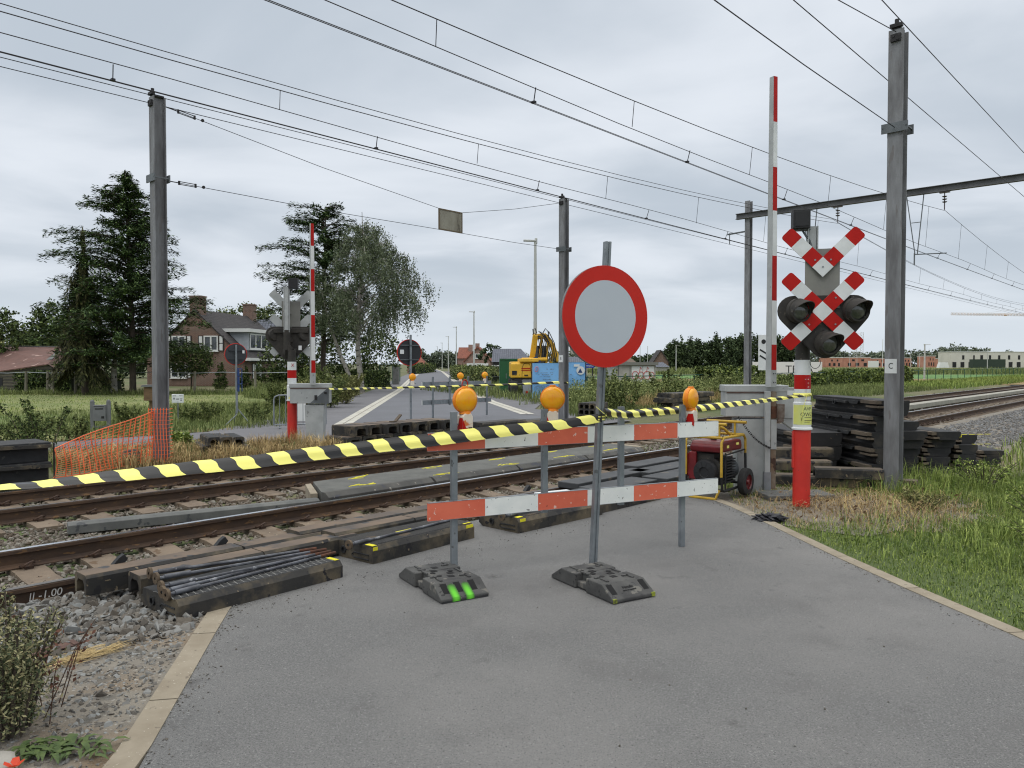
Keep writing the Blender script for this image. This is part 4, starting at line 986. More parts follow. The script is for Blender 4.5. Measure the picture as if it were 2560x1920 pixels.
signal('crossing signal beyond the rails, seen from behind with grey cross backs', G(731, 1107), R(180 + 9), False)

# ---------------------------------------------------------------- barrier machines with raised booms
def boom_machine(label, loc, rz, bands, zc0, zc1, cw, px, pw, near):
    t = thing('barrier_machine', label, 'level crossing barrier', loc, rz, 'level crossing barriers')
    a = .1
    mb = MB(); z0, zt = bands[-1], bands[0]
    yw = -14 if near else -17
    mb.box((0, 0, (zt + zc1) / 2), (a, a, zt - zc1), rz=R(45 + yw), taper=(.72, .72)); boom = mb.build('boom', m_grey, t)
    def face_band(zl, zh, m, nm, sides):
        mb = MB()
        for sd in sides:
            k = lambda z: (a / 2) * (1 - .28 * (z - zc1) / (zt - zc1)) + .0015
            ang = R(sd + yw); nx = Vector((math.cos(ang), math.sin(ang), 0)); tx = Vector((-math.sin(ang), math.cos(ang), 0))
            mb.face([nx * k(zl) - tx * k(zl) * .9 + UP * zl, nx * k(zl) + tx * k(zl) * .9 + UP * zl, nx * k(zh) + tx * k(zh) * .9 + UP * zh, nx * k(zh) - tx * k(zh) * .9 + UP * zh])
        return mb.build(nm, m, boom)
    for i in range(len(bands) - 1): face_band(bands[i + 1], bands[i], m_redm if i % 2 == 0 else m_white, 'red_film' if i % 2 == 0 else 'white_film', (-45, 135) if near else (-45, 135))
    mb = MB()
    for z in (bands[-1] - .05, zc1 + .06):
        for s_ in (-.02, .02): mb.box((.0365 + s_ * .7, -.0365 + s_ * .7, z), (.012, .012, .012), rz=R(45))
    mb.build('boom_bolt', m_steel, boom)
    zm = (zc0 + zc1) / 2; h = zc1 - zc0
    mb = MB(); mb.box((px, .26, zm - .02), (cw, .36, h - .06)); mb.build('machine_case', m_grey, t, bev=.008)
    mb = MB(); mb.box((px, .26, zc1 - .025), (cw + .03, .39, .09)); mb.build('case_lid', m_grey, t, bev=.008)
    mb = MB(); mb.box((px - .02, .0735, zc1 - .082), (cw - .06, .006, .012)); mb.build('rust_seam', m_rustp, t)
    mb = MB(); mb.box((px + pw, .26, zc0 / 2 - .03), (.36, .30, zc0 - .05 + .06), taper=(1.15, 1.1)); mb.build('pedestal', m_grey, t, bev=.006)
    return t
BP = G(1925, 1233)
t = boom_machine('grey barrier machine with its striped boom raised, behind the yellow framed generator', BP, R(-4), [5.58, 4.98, 4.38, 3.80, 3.2, 2.6, 2.01, 1.67], 1.02, 1.44, .82, -.17, -.05, True)
mb = MB(); mb.box((-.045, -.0, .70), (.07, .08, 1.36)); mb.build('lever_arm', m_grey, t, bev=.004)
mb = MB(); mb.box((.033, .012, .72), (.07, .06, 1.32)); o = mb.build('lever_arm', mat('rust streaked lever', rgb(128, 118, 104), rgb(98, 74, 54), sc=5, rough=.8, spots=(rgb(64, 44, 34), 6, .58)), t)
mb = MB(); mb.box((.036, -.02, .80), (.075, .012, .40)); mb.build('lever_plate', m_grey, t)
mb = MB(); mb.box((.036, -.022, 1.10), (.074, .012, .16)); mb.build('rust_seam', m_rustp, t)
mb = MB(); mb.box((.24, .12, 1.22), (.3, .1, .42)); mb.prism([(.0, 0), (.28, 0), (.28, -.2)], (.1, .08, 1.01), (1, 0, 0), UP, (0, .08, 0)); mb.build('side_cover', m_grey, t, bev=.006)
mb = MB(); mb.box((.29, .066, 1.36), (.11, .004, .06)); mb.build('label_plate', m_white, t)
mb = MB(); mb.box((.12, .0, 1.12), (.09, .14, .18)); mb.box((.12, -.04, 1.0), (.07, .05, .06)); mb.build('hinge_block', mat('rusty hinge', rgb(120, 112, 104), rgb(80, 60, 48), sc=14, rough=.8), t)
mb = MB(); mb.box((-.045, -.003, .14), (.09, .085, .3)); mb.build('lever_foot', m_galv, t)
mb = MB(); 
for i in range(26):
    k = i / 25; x, y_, z = -.02 + (-.44) * k, -.06 - .1 * k, .62 + .42 * k - .07 * math.sin(k * PI); mb.box((x, y_, z), (.026, .008 if i % 2 else .018, .018 if i % 2 else .008), rot=Matrix.Rotation(-.75, 3, 'Y'))
mb.build('chain', m_steel, t)
t = boom_machine('grey barrier machine beyond the rails, its boom raised in front of the trees', G(783, 1111), R(4), [4.78, 4.3, 3.8, 3.32, 2.81, 2.33, 1.83, 1.56], .88, 1.30, .84, -.09, .1, False)
mb = MB(); mb.prism([(.0, 0), (.42, 0), (.42, .36)], (-.09, .068, .885), (1, 0, 0), UP, (0, .008, 0)); mb.build('cover_triangle', m_galvd, t)
mb = MB(); mb.box((.05, .06, 1.02), (.05, .03, .1)); mb.box((.26, .06, 1.12), (.06, .02, .04)); mb.build('lock', m_steel, t)

# ---------------------------------------------------------------- generator
GC = G(1803, 1252)
t = thing('generator', 'dirty portable generator with red tank, yellow tube frame and big wheels', 'generator', GC, R(50))
Lg, Wg = .74, .50
mb = MB()
fr = .018
def loop(y): return [(0, y, .30), (0, y, .74), (.06, y, .80), (Lg - .06, y, .80), (Lg, y, .74)]
for y in (0, Wg): mb.tube(loop(y), fr, 8); mb.tube([(Lg, y, .74), (Lg, y, .55)], fr, 8)
mb.tube([(.03, 0, .80), (.03, Wg, .80)], fr, 8); mb.tube([(Lg - .05, 0, .80), (Lg - .05, Wg, .80)], fr, 8)
mb.tube([(.02, .04, .13), (-.02, .07, .012), (-.02, Wg - .07, .012), (.02, Wg - .04, .13)], .022, 8); mb.build('yellow_frame', m_gen_y, t, smooth=50)
mb = MB()
for y in (0, Wg): mb.tube([(0, y, .31), (.03, y, .13), (.08, y, .11), (Lg, y, .12), (Lg + .02, y, .2), (Lg, y, .56)], fr, 8); mb.tube([(.12, y, .12), (.12, y, .6)], .012, 6)
mb.tube([(.05, 0, .12), (.05, Wg, .12)], fr, 8); mb.tube([(Lg, 0, .14), (Lg, Wg, .14)], fr, 8); mb.tube([(.04, 0, .57), (Lg - .02, 0, .60)], .012, 6); mb.build('black_frame', m_black, t, smooth=50)
mb = MB()
for x0 in (.10, .58): mb.tube([(x0, .08, .80), (x0, .08, .97)], .015, 8); mb.tube([(x0, .38, .80), (x0, .38, .97)], .015, 8)
mb.tube([(.10, -.02, .97), (.10, .5, .97)], .02, 8); mb.tube([(.58, -.08, .975), (.58, .48, .975)], .02, 8)
mb.tube([(.5, .1, .80), (.36, .14, .90), (.26, .3, .97), (.16, .44, .97)], .02, 8); mb.build('lifting_handle', m_gen_y, t, smooth=50)
mb = MB(); mb.prism([(.05, .60), (Lg - .04, .60), (Lg - .03, .66), (Lg - .07, .745), (.1, .745), (.04, .68)], (0, .03, 0), (1, 0, 0), UP, (0, Wg - .06, 0)); mb.build('fuel_tank', m_gen_r, t, bev=.025, segs=3)
mb = MB(); mb.cyl((.3, .25, .745), (.3, .25, .775), .04, n=16); mb.build('fuel_cap', m_black, t)
mb = MB(); mb.box((.55, .028, .69), (.08, .004, .03), rot=Matrix.Rotation(-.2, 3, 'X')); mb.box((.25, .026, .67), (.06, .004, .035)); mb.build('tank_label', m_tapey, t)
mb = MB(); mb.cyl((.11, .22, .36), (.26, .22, .36), .17, n=24); mb.box((.33, .25, .34), (.26, .3, .36)); mb.box((.2, .3, .5), (.2, .3, .16)); mb.build('engine', m_lampb, t, bev=.012)
mb = MB(); mb.lathe([(.165, 0), (.17, .05), (.15, .08), (.07, .09), (.06, .075), (.0001, .075)], (.10, .25, .34), (-1, 0, 0), 26, caps=False)
for i in range(10): a = 2 * PI * i / 10; mb.bar((.015, .25 + .07 * math.cos(a), .34 + .07 * math.sin(a)), (.02, .25 + .14 * math.cos(a), .34 + .14 * math.sin(a)), .012, .012)
mb.build('recoil_starter', m_black, t, smooth=40)
mb = MB()
for i in range(9): mb.box((.28, .03, .22 + i * .036), (.26, .08, .016))
mb.box((.28, .07, .36), (.24, .06, .34)); mb.build('air_grille', m_black, t)
mb = MB(); mb.cyl((.42, .2, .33), (.68, .2, .33), .14, n=22); mb.cyl((.68, .2, .33), (.71, .2, .33), .1, n=22); mb.build('alternator', m_galvd, t, smooth=40)
mb = MB(); mb.prism([(.0, .28), (.09, .22), (.1, .5), (.02, .58)], (.02, .46, .0), (1, 0, 0), UP, (0, .06, 0)); mb.box((.05, .42, .42), (.05, .1, .36)); mb.build('red_side_panel', m_gen_r, t, bev=.01)
for y in (-.06, Wg + .02):
    mb = MB(); mb.lathe([(.10, -.05), (.15, -.052), (.178, -.04), (.186, 0), (.178, .04), (.15, .052), (.10, .05)], (Lg - .12, y, .18), (0, 1, 0), 32, caps=False); w_ = mb.build('wheel', m_tyre, t, smooth=40)
    mb = MB(); mb.lathe([(.112, -.045), (.104, -.03), (.04, -.02), (.03, -.05), (.0001, -.05)], (Lg - .12, y, .18), (0, 1, 0), 24, caps=False); mb.lathe([(.112, .045), (.104, .03), (.04, .02), (.03, .05), (.0001, .05)], (Lg - .12, y, .18), (0, 1, 0), 24, caps=False); mb.build('rim', m_gen_r, w_, smooth=40)

# ---------------------------------------------------------------- rubber crossing panels
m_rib = mat('pale tread rib', rgb(128, 127, 124), rgb(100, 100, 98), sc=8, rough=.8)
def rubber_panel(L_, W_, H_, tread=None, marks=(), ledge=True):
    """crossing panel, length along x; returns a parent-less mesh object with parts"""
    pr = [(0, 0), (W_ - .06, 0), (W_, .035), (W_, H_ * .55), (W_ - .035, H_ * .6), (W_ - .035, H_ - .01), (W_ - .045, H_), (.035, H_), (.0, H_ - .04)]
    mb = MB(); mb.prism(pr, (0, 0, 0), (0, 1, 0), UP, (L_, 0, 0)); o = mb.build('crossing_mat', m_rubm)
    for x, s_ in ((0, -1), (L_, 1)):
        e = MB(); q = x + s_ * .003
        e.tube([(q, .05, .03), (q, W_ * .42, .03), (q, W_ * .47, .05), (q, W_ * .42, .072), (q, .05, .072)], .006, 5)
        e.lathe([(.02, 0), (.034, 0), (.034, .012), (.02, .012)], (x, W_ * .66, H_ * .5), (s_, 0, 0), 14, caps=False)
        e.build('end_moulding', m_rub, o)
        e = MB(); e.cyl((x, W_ * .66, H_ * .5), (x + s_ * .001, W_ * .66, H_ * .5), .021, n=14); e.build('tie_hole', m_black, o)
    tp = MB(); tp.box((L_ / 2, W_ / 2 - .005, H_ + .001), (L_ - .01, W_ - .1, .002)); tp.build('top_face', m_rubt if tread is None else m_rub, o)
    if tread:
        tb = MB(); n = int(L_ / tread)
        for i in range(n):
            x = (i + .5) * L_ / n
            if tread > .03:
                tb.bar((x - .035, .05, H_ + .0035), (x + .035, W_ * .62, H_ + .0035), .006, .004); tb.bar((x + .035, .05, H_ + .003), (x - .035, W_ * .62, H_ + .003), .0035, .003)
            else: tb.bar((x, .05, H_ + .004), (x, W_ * .75, H_ + .004), .011, .006)
        tb.build('tread_rib', m_rib if tread > .03 else m_rubt, o)
    if marks:
        y = MB()
        for (x, yy, dx, dy) in marks: y.box((x, yy, H_ + .006), (dx, dy, .003)); 
        for (x, yy, dx, dy) in marks:
            if yy < .08: y.box((x, -.001, H_ - .02), (dx, .004, .03))
        y.build('paint_mark', m_yel, o)
    return o
def place(o, label, loc, rz, group, tilt=0, cat='rubber mat'):
    o.location = loc; o.rotation_euler = (tilt, 0, rz); tag(o, label, cat, group); return o
GP = 'rubber panels laid along the road end'
a0 = G(447, 1552); rz0 = math.atan2((G(857, 1443) - a0).y, (G(857, 1443) - a0).x)
place(rubber_panel((G(857, 1443) - a0).length, .56, .135, .052, ((1.36, .1, .04, .12),)), 'muddy rubber panel with a diamond tread, carrying the steel rods, half over the kerb', a0, rz0, GP)
a1 = G(932, 1411); rz1 = math.atan2((G(1185, 1345) - a1).y, (G(1185, 1345) - a1).x)
place(rubber_panel(1.32, .6, .15, .022, ((.03, .06, .05, .1), (.3, .22, .12, .02), (.62, .28, .2, .016), (1.25, .04, .1, .02))), 'muddy ribbed rubber panel with yellow paint dabs, second along the road end', a1, rz1, GP)
a2 = G(1297, 1334); 
place(rubber_panel(1.4, .6, .15, .022, ((.06, .06, .08, .05), (1.3, .06, .1, .03))), 'muddy ribbed rubber panel below the left half of the lower board', a2, TRZ - .03, GP)
place(rubber_panel(1.3, .6, .14, None), 'plain muddy rubber panel below the right half of the lower board', G(1500, 1284), TRZ - .01, GP)
GC_ = 'rubber channels lying along the near rail'
m_chan = mat('brown dusted channel top', rgb(112, 96, 80), rgb(76, 70, 66), sc=2.2, rough=.8, bump=.2, bsc=50, bdist=.003, spots=[(rgb(62, 62, 64), 4, .6)])
def channel(L_, w=.235, h=.15, topm=None):
    """hollow rubber edge channel: an octagonal bore open at both ends"""
    mb = MB(); out = [(-w / 2, 0), (w / 2, 0), (w / 2, h - .02), (w / 2 - .02, h), (-w / 2 + .02, h), (-w / 2, h - .02)]
    bw, bh = w * .32, h * .72
    out = [(-w / 2, 0), (-w / 2 + .035, 0), (-bw, .02), (-bw, bh - .03), (-bw + .03, bh), (bw - .03, bh), (bw, bh - .03), (bw, .02), (w / 2 - .035, 0), (w / 2, 0), (w / 2, h - .02), (w / 2 - .02, h), (-w / 2 + .02, h), (-w / 2, h - .02)]
    mb.prism(out, (0, 0, 0), (0, 1, 0), UP, (L_, 0, 0)); o = mb.build('rubber_channel', m_rubm)
    t_ = MB(); t_.box((L_ / 2, 0, h + .001), (L_ - .004, w - .05, .002)); t_.build('top_face', topm or m_chan, o); return o
s_a = st(G(345, 1462, .1))[0]
CH = [(s_a - .0, 5.985, .02, 1.0, 'brown topped rubber channel behind the rods, its open end to the left'), (s_a + 1.01, 5.985, .02, .95, 'brown topped rubber channel behind the rods, farther piece of the front row'),
      (s_a - .28, 6.27, .025, 1.25, 'rubber channel lying against the near rail, left piece of the rear row'), (s_a + .99, 6.27, .02, 1.15, 'rubber channel lying against the near rail, farther piece of the rear row'),
      (4.05, 6.05, .045, .95, 'grey rubber channel with an open octagonal end, behind the second panel'), (5.01, 6.05, .045, .7, 'grey rubber channel butted to the end of the open ended one'),
      (3.85, 6.32, .05, 2.0, 'long brown rubber channel with an open end, touching the near rail')]
for (s_, p_, z_, l_, lab) in CH: place(channel(l_), lab, T(s_, p_, z_), TRZ + random.uniform(-.012, .012), GC_, cat='rubber channel')
for i, (s_, p_, z_) in enumerate(((s_a - .02, 6.36, .17), (s_a + .82, 6.36, .17), (7.3, 6.5, .12))):
    mb = MB(); mb.prism([(0, 0), (.09, .0), (.12, .03), (.09, .075), (.05, .05)], T(s_, p_, z_), SV, UP, PV * .05)
    tag(mb.build('rubber_flap', m_black, bev=.004), ('torn black rubber flap on the channel above the rods, left one', 'torn black rubber flap on the channel above the rods, right one', 'torn black rubber scrap near the lower board')[i], 'rubber flap')
# flat slabs behind the barrier boards
GS = 'flat rubber slabs on the near rail'
for (s_, p_, z_, l_, w_, lab) in ((7.0, 5.98, .01, 1.6, .46, 'dark flat rubber slab between the middle barrier posts, front one'), (8.35, 6.0, .02, 1.3, .46, 'dark flat rubber slab behind the second middle barrier post'), (8.4, 6.5, .05, 1.9, .36, 'dark flat rubber slab lying on the near rail behind the boards'),
                                  (9.75, 5.9, .03, 1.3, .44, 'dark flat rubber slab left of the generator, front one'), (10.0, 6.36, .05, 1.5, .40, 'dark flat rubber slab left of the generator, middle one'), (10.3, 6.79, .08, 1.5, .38, 'dark flat rubber slab left of the generator, rear one lying on the rail')):
    mb = MB(); mb.box((l_ / 2, w_ / 2, 0), (l_, w_, .09)); o = mb.build('rubber_slab', mat('slab rubber', rgb(62, 64, 66), rgb(48, 50, 52), sc=3, rough=.6, bump=.2, bsc=60, bdist=.003, spots=(rgb(88, 82, 74), 4, .66)), bev=.012)
    place(o, lab, T(s_, p_, z_), TRZ + random.uniform(-.03, .03), GS, cat='rubber slab')
mb = MB(); mb.box((0, 0, 0), (.5, .09, .03)); place(mb.build('label_strip', m_white, bev=.005), 'pale plastic strip lying on the dark slab behind the lower board', T(7.6, 6.3, .095), TRZ - .3, None, cat='plastic strip')
# tie rods
m_rod = mat('grease grey rod', rgb(112, 115, 122), rgb(58, 59, 64), sc=5, rough=.5, metal=.35, stretch=(1, 1, 1), spots=(rgb(150, 152, 156), 9, .64))
m_washer = mat('brown washer', rgb(108, 94, 76), rgb(84, 70, 56), sc=20, rough=.8, metal=.2)
def rod(label, a, b, r=.0125, grp='steel tie rods on the first panel'):
    d = (b - a).normalized(); t = thing('tie_rod', label, 'steel rod', a, 0, grp); z = Vector((0, 0, 0)); e = b - a
    mb = MB(); mb.tube([z, e * .5 + Vector((0, 0, -.004)), e], r, 8); mb.cyl(d * .06, d * .25, r * 1.5, n=10); mb.build('rod_bar', m_rod, t, smooth=40)
    mb = MB(); mb.lathe([(r * .9, -.008), (.042, -.008), (.044, .0), (.042, .012), (r * .9, .012)], z, d, 18, caps=False); mb.build('washer', m_washer, t, smooth=40)
    mb = MB(); mb.cyl(e - d * .16, e, r * 1.05, n=8); mb.build('rusty_thread', m_rustp, t)
LAB = ['steel tie rod at the top of the bundle, farthest from the road', 'steel tie rod with a wide pale sleeve, second in the bundle', 'steel tie rod in the middle of the bundle, washer low', 'steel tie rod crossing under the others in the bundle', 'steel tie rod nearest the road, along the diamond tread', 'steel tie rod at the bottom of the bundle, washer hanging lowest']
LP = [(374, 1433, .22), (390, 1446, .215), (402, 1467, .185), (406, 1480, .165), (416, 1487, .158), (408, 1500, .15)]
RPx = [(790, 1371, .175), (815, 1373, .17), (826, 1378, .16), (800, 1380, .155), (838, 1381, .155), (760, 1390, .155)]
for i in (0, 1, 2, 3, 4): rod(LAB[i], G(*LP[i]), G(*RPx[i]))
rod('single steel tie rod lying on the second panel', G(872, 1362, .175), G(1180, 1286, .17), grp='single steel tie rods'); rod('single steel tie rod lying on the third panel behind the lower board', G(1254, 1292, .18), G(1420, 1255, .17), grp='single steel tie rods')

# ---------------------------------------------------------------- piles of panels
m_plank = mat('brown edge strip', rgb(104, 92, 78), rgb(82, 74, 64), sc=3, rough=.85, bump=.2, bsc=40)
def pile_panel(L_=2.0, W_=.85, H_=.235):
    """thick crossing panel as it lies in the piles: length along y, seen mostly from its left side"""
    mb = MB(); pr = [(.05, 0), (W_ - .05, 0), (W_ - .02, .05), (W_, H_ - .08), (W_, H_), (0, H_), (0, H_ - .055), (.05, H_ - .075), (.05, .09), (.02, .06)]
    mb.prism(pr, (0, 0, 0), (1, 0, 0), UP, (0, L_, 0)); o = mb.build('crossing_mat', m_rubd)
    e = MB(); e.lathe([(.022, 0), (.045, 0), (.045, .05), (.022, .05)], (.0, L_ * .62, H_ - .075), (-1, 0, 0), 14, caps=False); e.bar((-.02, L_ * .45, H_ - .06), (-.02, L_ * .95, H_ - .045), .04, .035); e.prism([(.0, .0), (.3, 0), (.26, -.05), (.04, -.05)], (-.025, L_ * .28, H_ - .03), (0, 1, 0), UP, (.03, 0, 0)); e.build('side_moulding', m_rub, o)
    e = MB(); e.box((-.03, .22, H_ - .028), (.09, .44, .05)); e.box((-.015, .14, H_ - .095), (.1, .34, .03)); e.build('edge_strip', m_plank, o)
    e = MB(); e.cyl((-.001, L_ * .62, H_ - .075), (.001, L_ * .62, H_ - .075), .024, n=12)
    e.build('tie_hole', m_black, o)
    tp = MB(); tp.box((W_ / 2, L_ / 2, H_ + .001), (W_ - .06, L_ - .02, .002)); tp.build('top_face', m_rub, o)
    return o
ORD = ['lowest', 'second', 'third', 'fourth', 'fifth', 'sixth']
rs = random.Random(3)
def pile(x, y, n, where, L_=2.0, W_=.85, H_=.235, yaw=.1, dx=0.02, n0=0, marks=False, jit=.05):
    for i in range(n):
        o = pile_panel(L_, W_, H_)
        if marks and i == n - 1:
            e = MB()
            for q in range(4): e.box((.12 + q * .14, .06 + q * .02, H_ + .004), (.09, .03, .004))
            e.box((.02, .04, H_ - .02), (.05, .09, .03)); e.build('paint_mark', m_yel, o)
        nm = 'topmost' if i == n - 1 else ORD[i]
        place(o, 'thick rubber panel, %s in the pile %s' % (nm, where), (x + dx * i + rs.uniform(-jit, jit), y + rs.uniform(-jit * 1.6, jit * 1.6), .0 + i * (H_ + .006)), yaw + rs.uniform(-.03, .03), 'thick rubber panels piled by mast C')
pile(5.42, 11.5, 5, 'just right of the crossing signal', 2.1, .45, .235, .09, .02)
pile(4.5, 12.1, 3, 'behind the crossing signal post', 1.9, .7, .215, .06, .05)
pile(5.98, 12.0, 6, 'close behind mast C', 2.1, .42, .135, .05, .01)
pile(6.55, 12.2, 5, 'behind mast C on its right', 2.3, .40, .13, .03, .04)
pile(7.12, 12.35, 4, 'right of mast C, marked yellow on top', 2.3, .30, .145, .03, .03, marks=True)
pile(7.55, 12.9, 3, 'second from the right end, yellow paint on top', 2.1, .30, .125, .0, .02, marks=True)
pile(8.1, 13.3, 2, 'at the right end, low beside the ballast', 2.0, .34, .12, -.12, .04)
GB = 'loose rubber channels before the piles'
for i, (x, y, z, l_, rz, lab) in enumerate(((3.85, 11.25, .0, 1.0, R(-8), 'loose rubber channel on the ground behind the crossing signal base'), (4.35, 11.02, .13, .9, R(-14), 'loose rubber channel leaning on another, right of the signal base'), (4.15, 11.1, -.01, 1.0, R(-10), 'loose flat rubber channel at the foot of the piles'), (3.75, 11.75, .14, 1.1, R(-3), 'loose rubber channel between barrier machine and signal post'), (3.8, 12.0, .3, 1.2, R(2), 'loose rubber channel atop others between barrier machine and signal'))):
    place(channel(l_, .26, .14, m_plank), lab, (x, y, z), rz, GB, cat='rubber channel')
mb = MB(); mb.box((0, 0, 0), (.9, .12, .05)); place(mb.build('timber_plank', m_plank), 'thin brown strip slanting down from the piles to dead grass', (5.3, 10.95, .1), R(-38), None, tilt=.1, cat='strip')
mb = MB(); mb.box((0, 0, .02), (.9, .45, .07)); place(mb.build('concrete_slab', m_conc, bev=.01), 'worn concrete slab under the crossing signal and barrier machine', (3.75, 10.15, -.01), R(5), None, cat='concrete slab')
# beyond the far rail: two-layer row of channels, then flat panels
GR = 'rubber channels stacked along the far rail'
k = 0; PLACE = ['first', 'second', 'third', 'fourth', 'fifth', 'sixth', 'seventh', 'eighth']
for layer in range(2):
    for i in range(8):
        s_ = 9.62 + i * .42 + layer * .16
        if layer == 1 and i in (7,): continue
        o = channel(.75, .38, .215, m_chan); 
        place(o, '%s rubber channel in the %s row along the far rail' % (PLACE[i], 'lower' if layer == 0 else 'upper'), T(s_, 13.35 + (.06 if i % 2 else 0), .0 + layer * .222), TRZ + PI / 2 + .12 + rs.uniform(-.04, .04), GR, cat='rubber channel')
mb = MB(); mb.bar((0, 0, .0), (.12, .1, .16), .1, .03); mb.bar((-.12, 0, .01), (.04, 0, .02), .1, .02); tag(mb.build('rubber_flap', m_plank, loc=T(10.95, 13.7, .44)), 'bent brown offcut sticking up on the stacked channels', 'rubber flap')
for i, (s_, p_, z_, lab) in enumerate(((13.0, 13.3, .0, 'flat black panel with a lime squiggle behind the left lamp'), (13.3, 13.25, .16, 'flat black panel lying on another behind the left lamp'), (14.7, 13.4, .1, 'flat black panel left of mast B, raised above the rail'), (16.6, 13.2, -.02, 'flat black panel right of mast B on the ground'))):
    place(rubber_panel(1.6, .5, .15), lab, T(s_, p_, z_), TRZ + (.02, -.02, .0, .03)[i], 'flat black panels along the far rail')
# pile of round ended profiles and a long pile beyond, left side pile
GQ = 'black profiles heaped beyond the rails'
hp = st(D(1480, 1035, 24.5))
for i in range(9):
    r_, c_ = divmod(i, 3); place(channel(1.1, .2, .17, m_rub), 'open ended black profile, number %s in row %s, heap by the sign post' % (['one', 'two', 'three'][c_], ['one', 'two', 'three'][r_]), T(19.3 + c_ * .0, 14.4 + c_ * .21, .0 + r_ * .175), TRZ + .25, GQ, cat='rubber profile')
for i in range(4):
    place(rubber_panel(2.8, .7, .17), 'long black panel, %s in the pile behind the right lamp' % (ORD[:3] + ['topmost'])[i], T(24.2 + .25 * (i % 2), 14.6, .17 * i), TRZ - .02 * i, 'long black panels piled behind the right lamp')
o = None
for i in range(2):
    q = G(-150, 1212); mb = MB(); H_ = .30
    mb.prism([(0, 0), (.5, 0), (.5, .2), (.62, .2), (.62, H_), (-.12, H_), (-.12, .22), (0, .2)], (0, 0, 0), (0, 1, 0), UP, (2.3, 0, 0)); o = mb.build('flanged_mat', m_rub, bev=.012)
    e = MB(); e.box((2.29, .25, H_ * .3), (.03, .4, .14)); e.bar((1.2, -.13, H_ * .86), (2.3, -.13, H_ * .8), .05, .05); e.build('side_moulding', m_rubm, o)
    dst = G(128, 1200); dirr = SV.copy(); place(o, ('lower', 'upper')[i] + ' of two thick flanged black panels stacked at the left edge', dst - dirr * 2.3 + Vector((0, 0, .3 * i - .02)) + PV * .1, TRZ, 'flanged panels stacked at the left edge', cat='rubber mat')
# heap of open profiles in the grass right of the netted mast
hc = G(560, 1135)
for i in range(7):
    r_ = 0 if i < 4 else 1; c_ = i if i < 4 else i - 4
    place(channel(1.0, .22, .17, m_rub), 'open ended black profile in the grass heap, %s of the %s row' % (['first', 'second', 'third', 'fourth'][c_], ['lower', 'upper'][r_]), hc + RVV * (c_ * .23 + r_ * .12 - .3) + Vector((0, 0, .165 * r_ - .01)), R(90) + R(30) + rs.uniform(-.06, .06), 'open ended profiles heaped in the grass', cat='rubber profile')
mb = MB(); mb.lathe([(.16, 0), (.17, .15), (.12, .24), (.05, .26)], (0, 0, 0), UP, 10); tag(mb.build('rubber_stub', m_rub, loc=G(328, 1160)), 'small dark rubber stub beside the netted mast', 'rubber stub')

# ---------------------------------------------------------------- orange netting
m_net = mat('orange plastic netting', rgb(255, 134, 84), rgb(250, 120, 74), sc=6, rough=.5, transl=.1)
A_, B_ = G(136, 1200), T(sA_, pA_) + Vector((-.12, -.12, 0)); mb = MB(); rs = random.Random(8)
ml = MB()
def netpt(u, v):
    base = A_.lerp(B_, u); top = .50 + .44 * u; z = .03 + v * (top - .05); wob = .02 * math.sin(u * 40) + .03 * math.sin(v * 5 + u * 17)
    return base + Vector((-.3, .95, 0)) * wob + Vector((-(1 - v) * .0 + .05 * math.sin(v * 2.6 + u * 6), 0, z))
nu = 18; nv = 15
for i in range(nu + 1):
    u = (i / nu) ** .9; u = min(1, u + rs.uniform(-.006, .006)); mb.tube([netpt(u, v) for v in np.linspace(0, 1, 9)], .0085, 4)
for j in range(nv + 1): 
    v = j / nv; ml.tube([netpt(u, v) for u in np.linspace(0, 1, 40)], .0042 if j not in (0, nv) else .010, 4)
c0 = T(sA_, pA_)
ring_ = [Vector((.16, -.13, 0)), Vector((.15, .13, 0)), Vector((-.13, .14, 0)), Vector((-.15, -.12, 0))]
for v in np.linspace(0, 1, 15): ml.tube([c0 + q + Vector((0, 0, .03 + v * .92)) for q in ring_], .004, 4, closed=True)
for q in range(7): f = q / 6; b_ = ring_[3].lerp(ring_[0], f); mb.tube([c0 + b_ * 1.03 + Vector((.01 * math.sin(z * 7), -.02, z)) for z in np.linspace(.02, .98, 7)], .007, 4)
mb.v += []; n0 = len(mb.v); mb.raw(ml.v, ml.f)
tag(mb.build('safety_net', m_net), 'orange plastic safety netting stretched from the left panels to the mast', 'safety netting')
mb = MB(); mb.cyl(A_ + Vector((0, 0, -.05)), A_ + Vector((0, 0, .56)), .012, n=6); tag(mb.build('net_stake', m_steel), 'thin dark stake holding the left end of the orange netting', 'stake')
# ---------------------------------------------------------------- plants: builders
m_bark = mat('grey brown bark', rgb(92, 82, 72), rgb(60, 54, 48), sc=4, rough=.95, bump=.5, bsc=14, stretch=(1, 1, .3))
m_birchb = mat('white birch bark', rgb(168, 164, 156), rgb(120, 116, 108), sc=3, rough=.9, spots=(rgb(46, 44, 42), 5, .6), stretch=(1, 1, 1.6))
m_need = mat('cedar needles', rgb(60, 86, 54), rgb(46, 68, 44), sc=.6, rough=.8, tint=(.5, 1.5, rgb(90, 108, 62)), spec=.2)
m_need2 = mat('dark hanging needles', rgb(56, 68, 44), rgb(66, 62, 44), sc=.8, rough=.85, tint=(.5, 1.4, rgb(92, 92, 58)), spec=.2)
m_birch = mat('birch leaves', rgb(84, 100, 72), rgb(98, 108, 86), sc=.7, rough=.75, tint=(.5, 1.3, rgb(108, 116, 90)), spec=.2)
m_leafd = mat('dark leaves', rgb(50, 72, 38), rgb(62, 82, 44), sc=.5, rough=.75, tint=(.45, 1.45, rgb(96, 108, 60)), spec=.2)
m_leafm = mat('mid green leaves', rgb(74, 96, 52), rgb(92, 106, 60), sc=.6, rough=.75, tint=(.5, 1.4, rgb(120, 126, 76)), spec=.2)
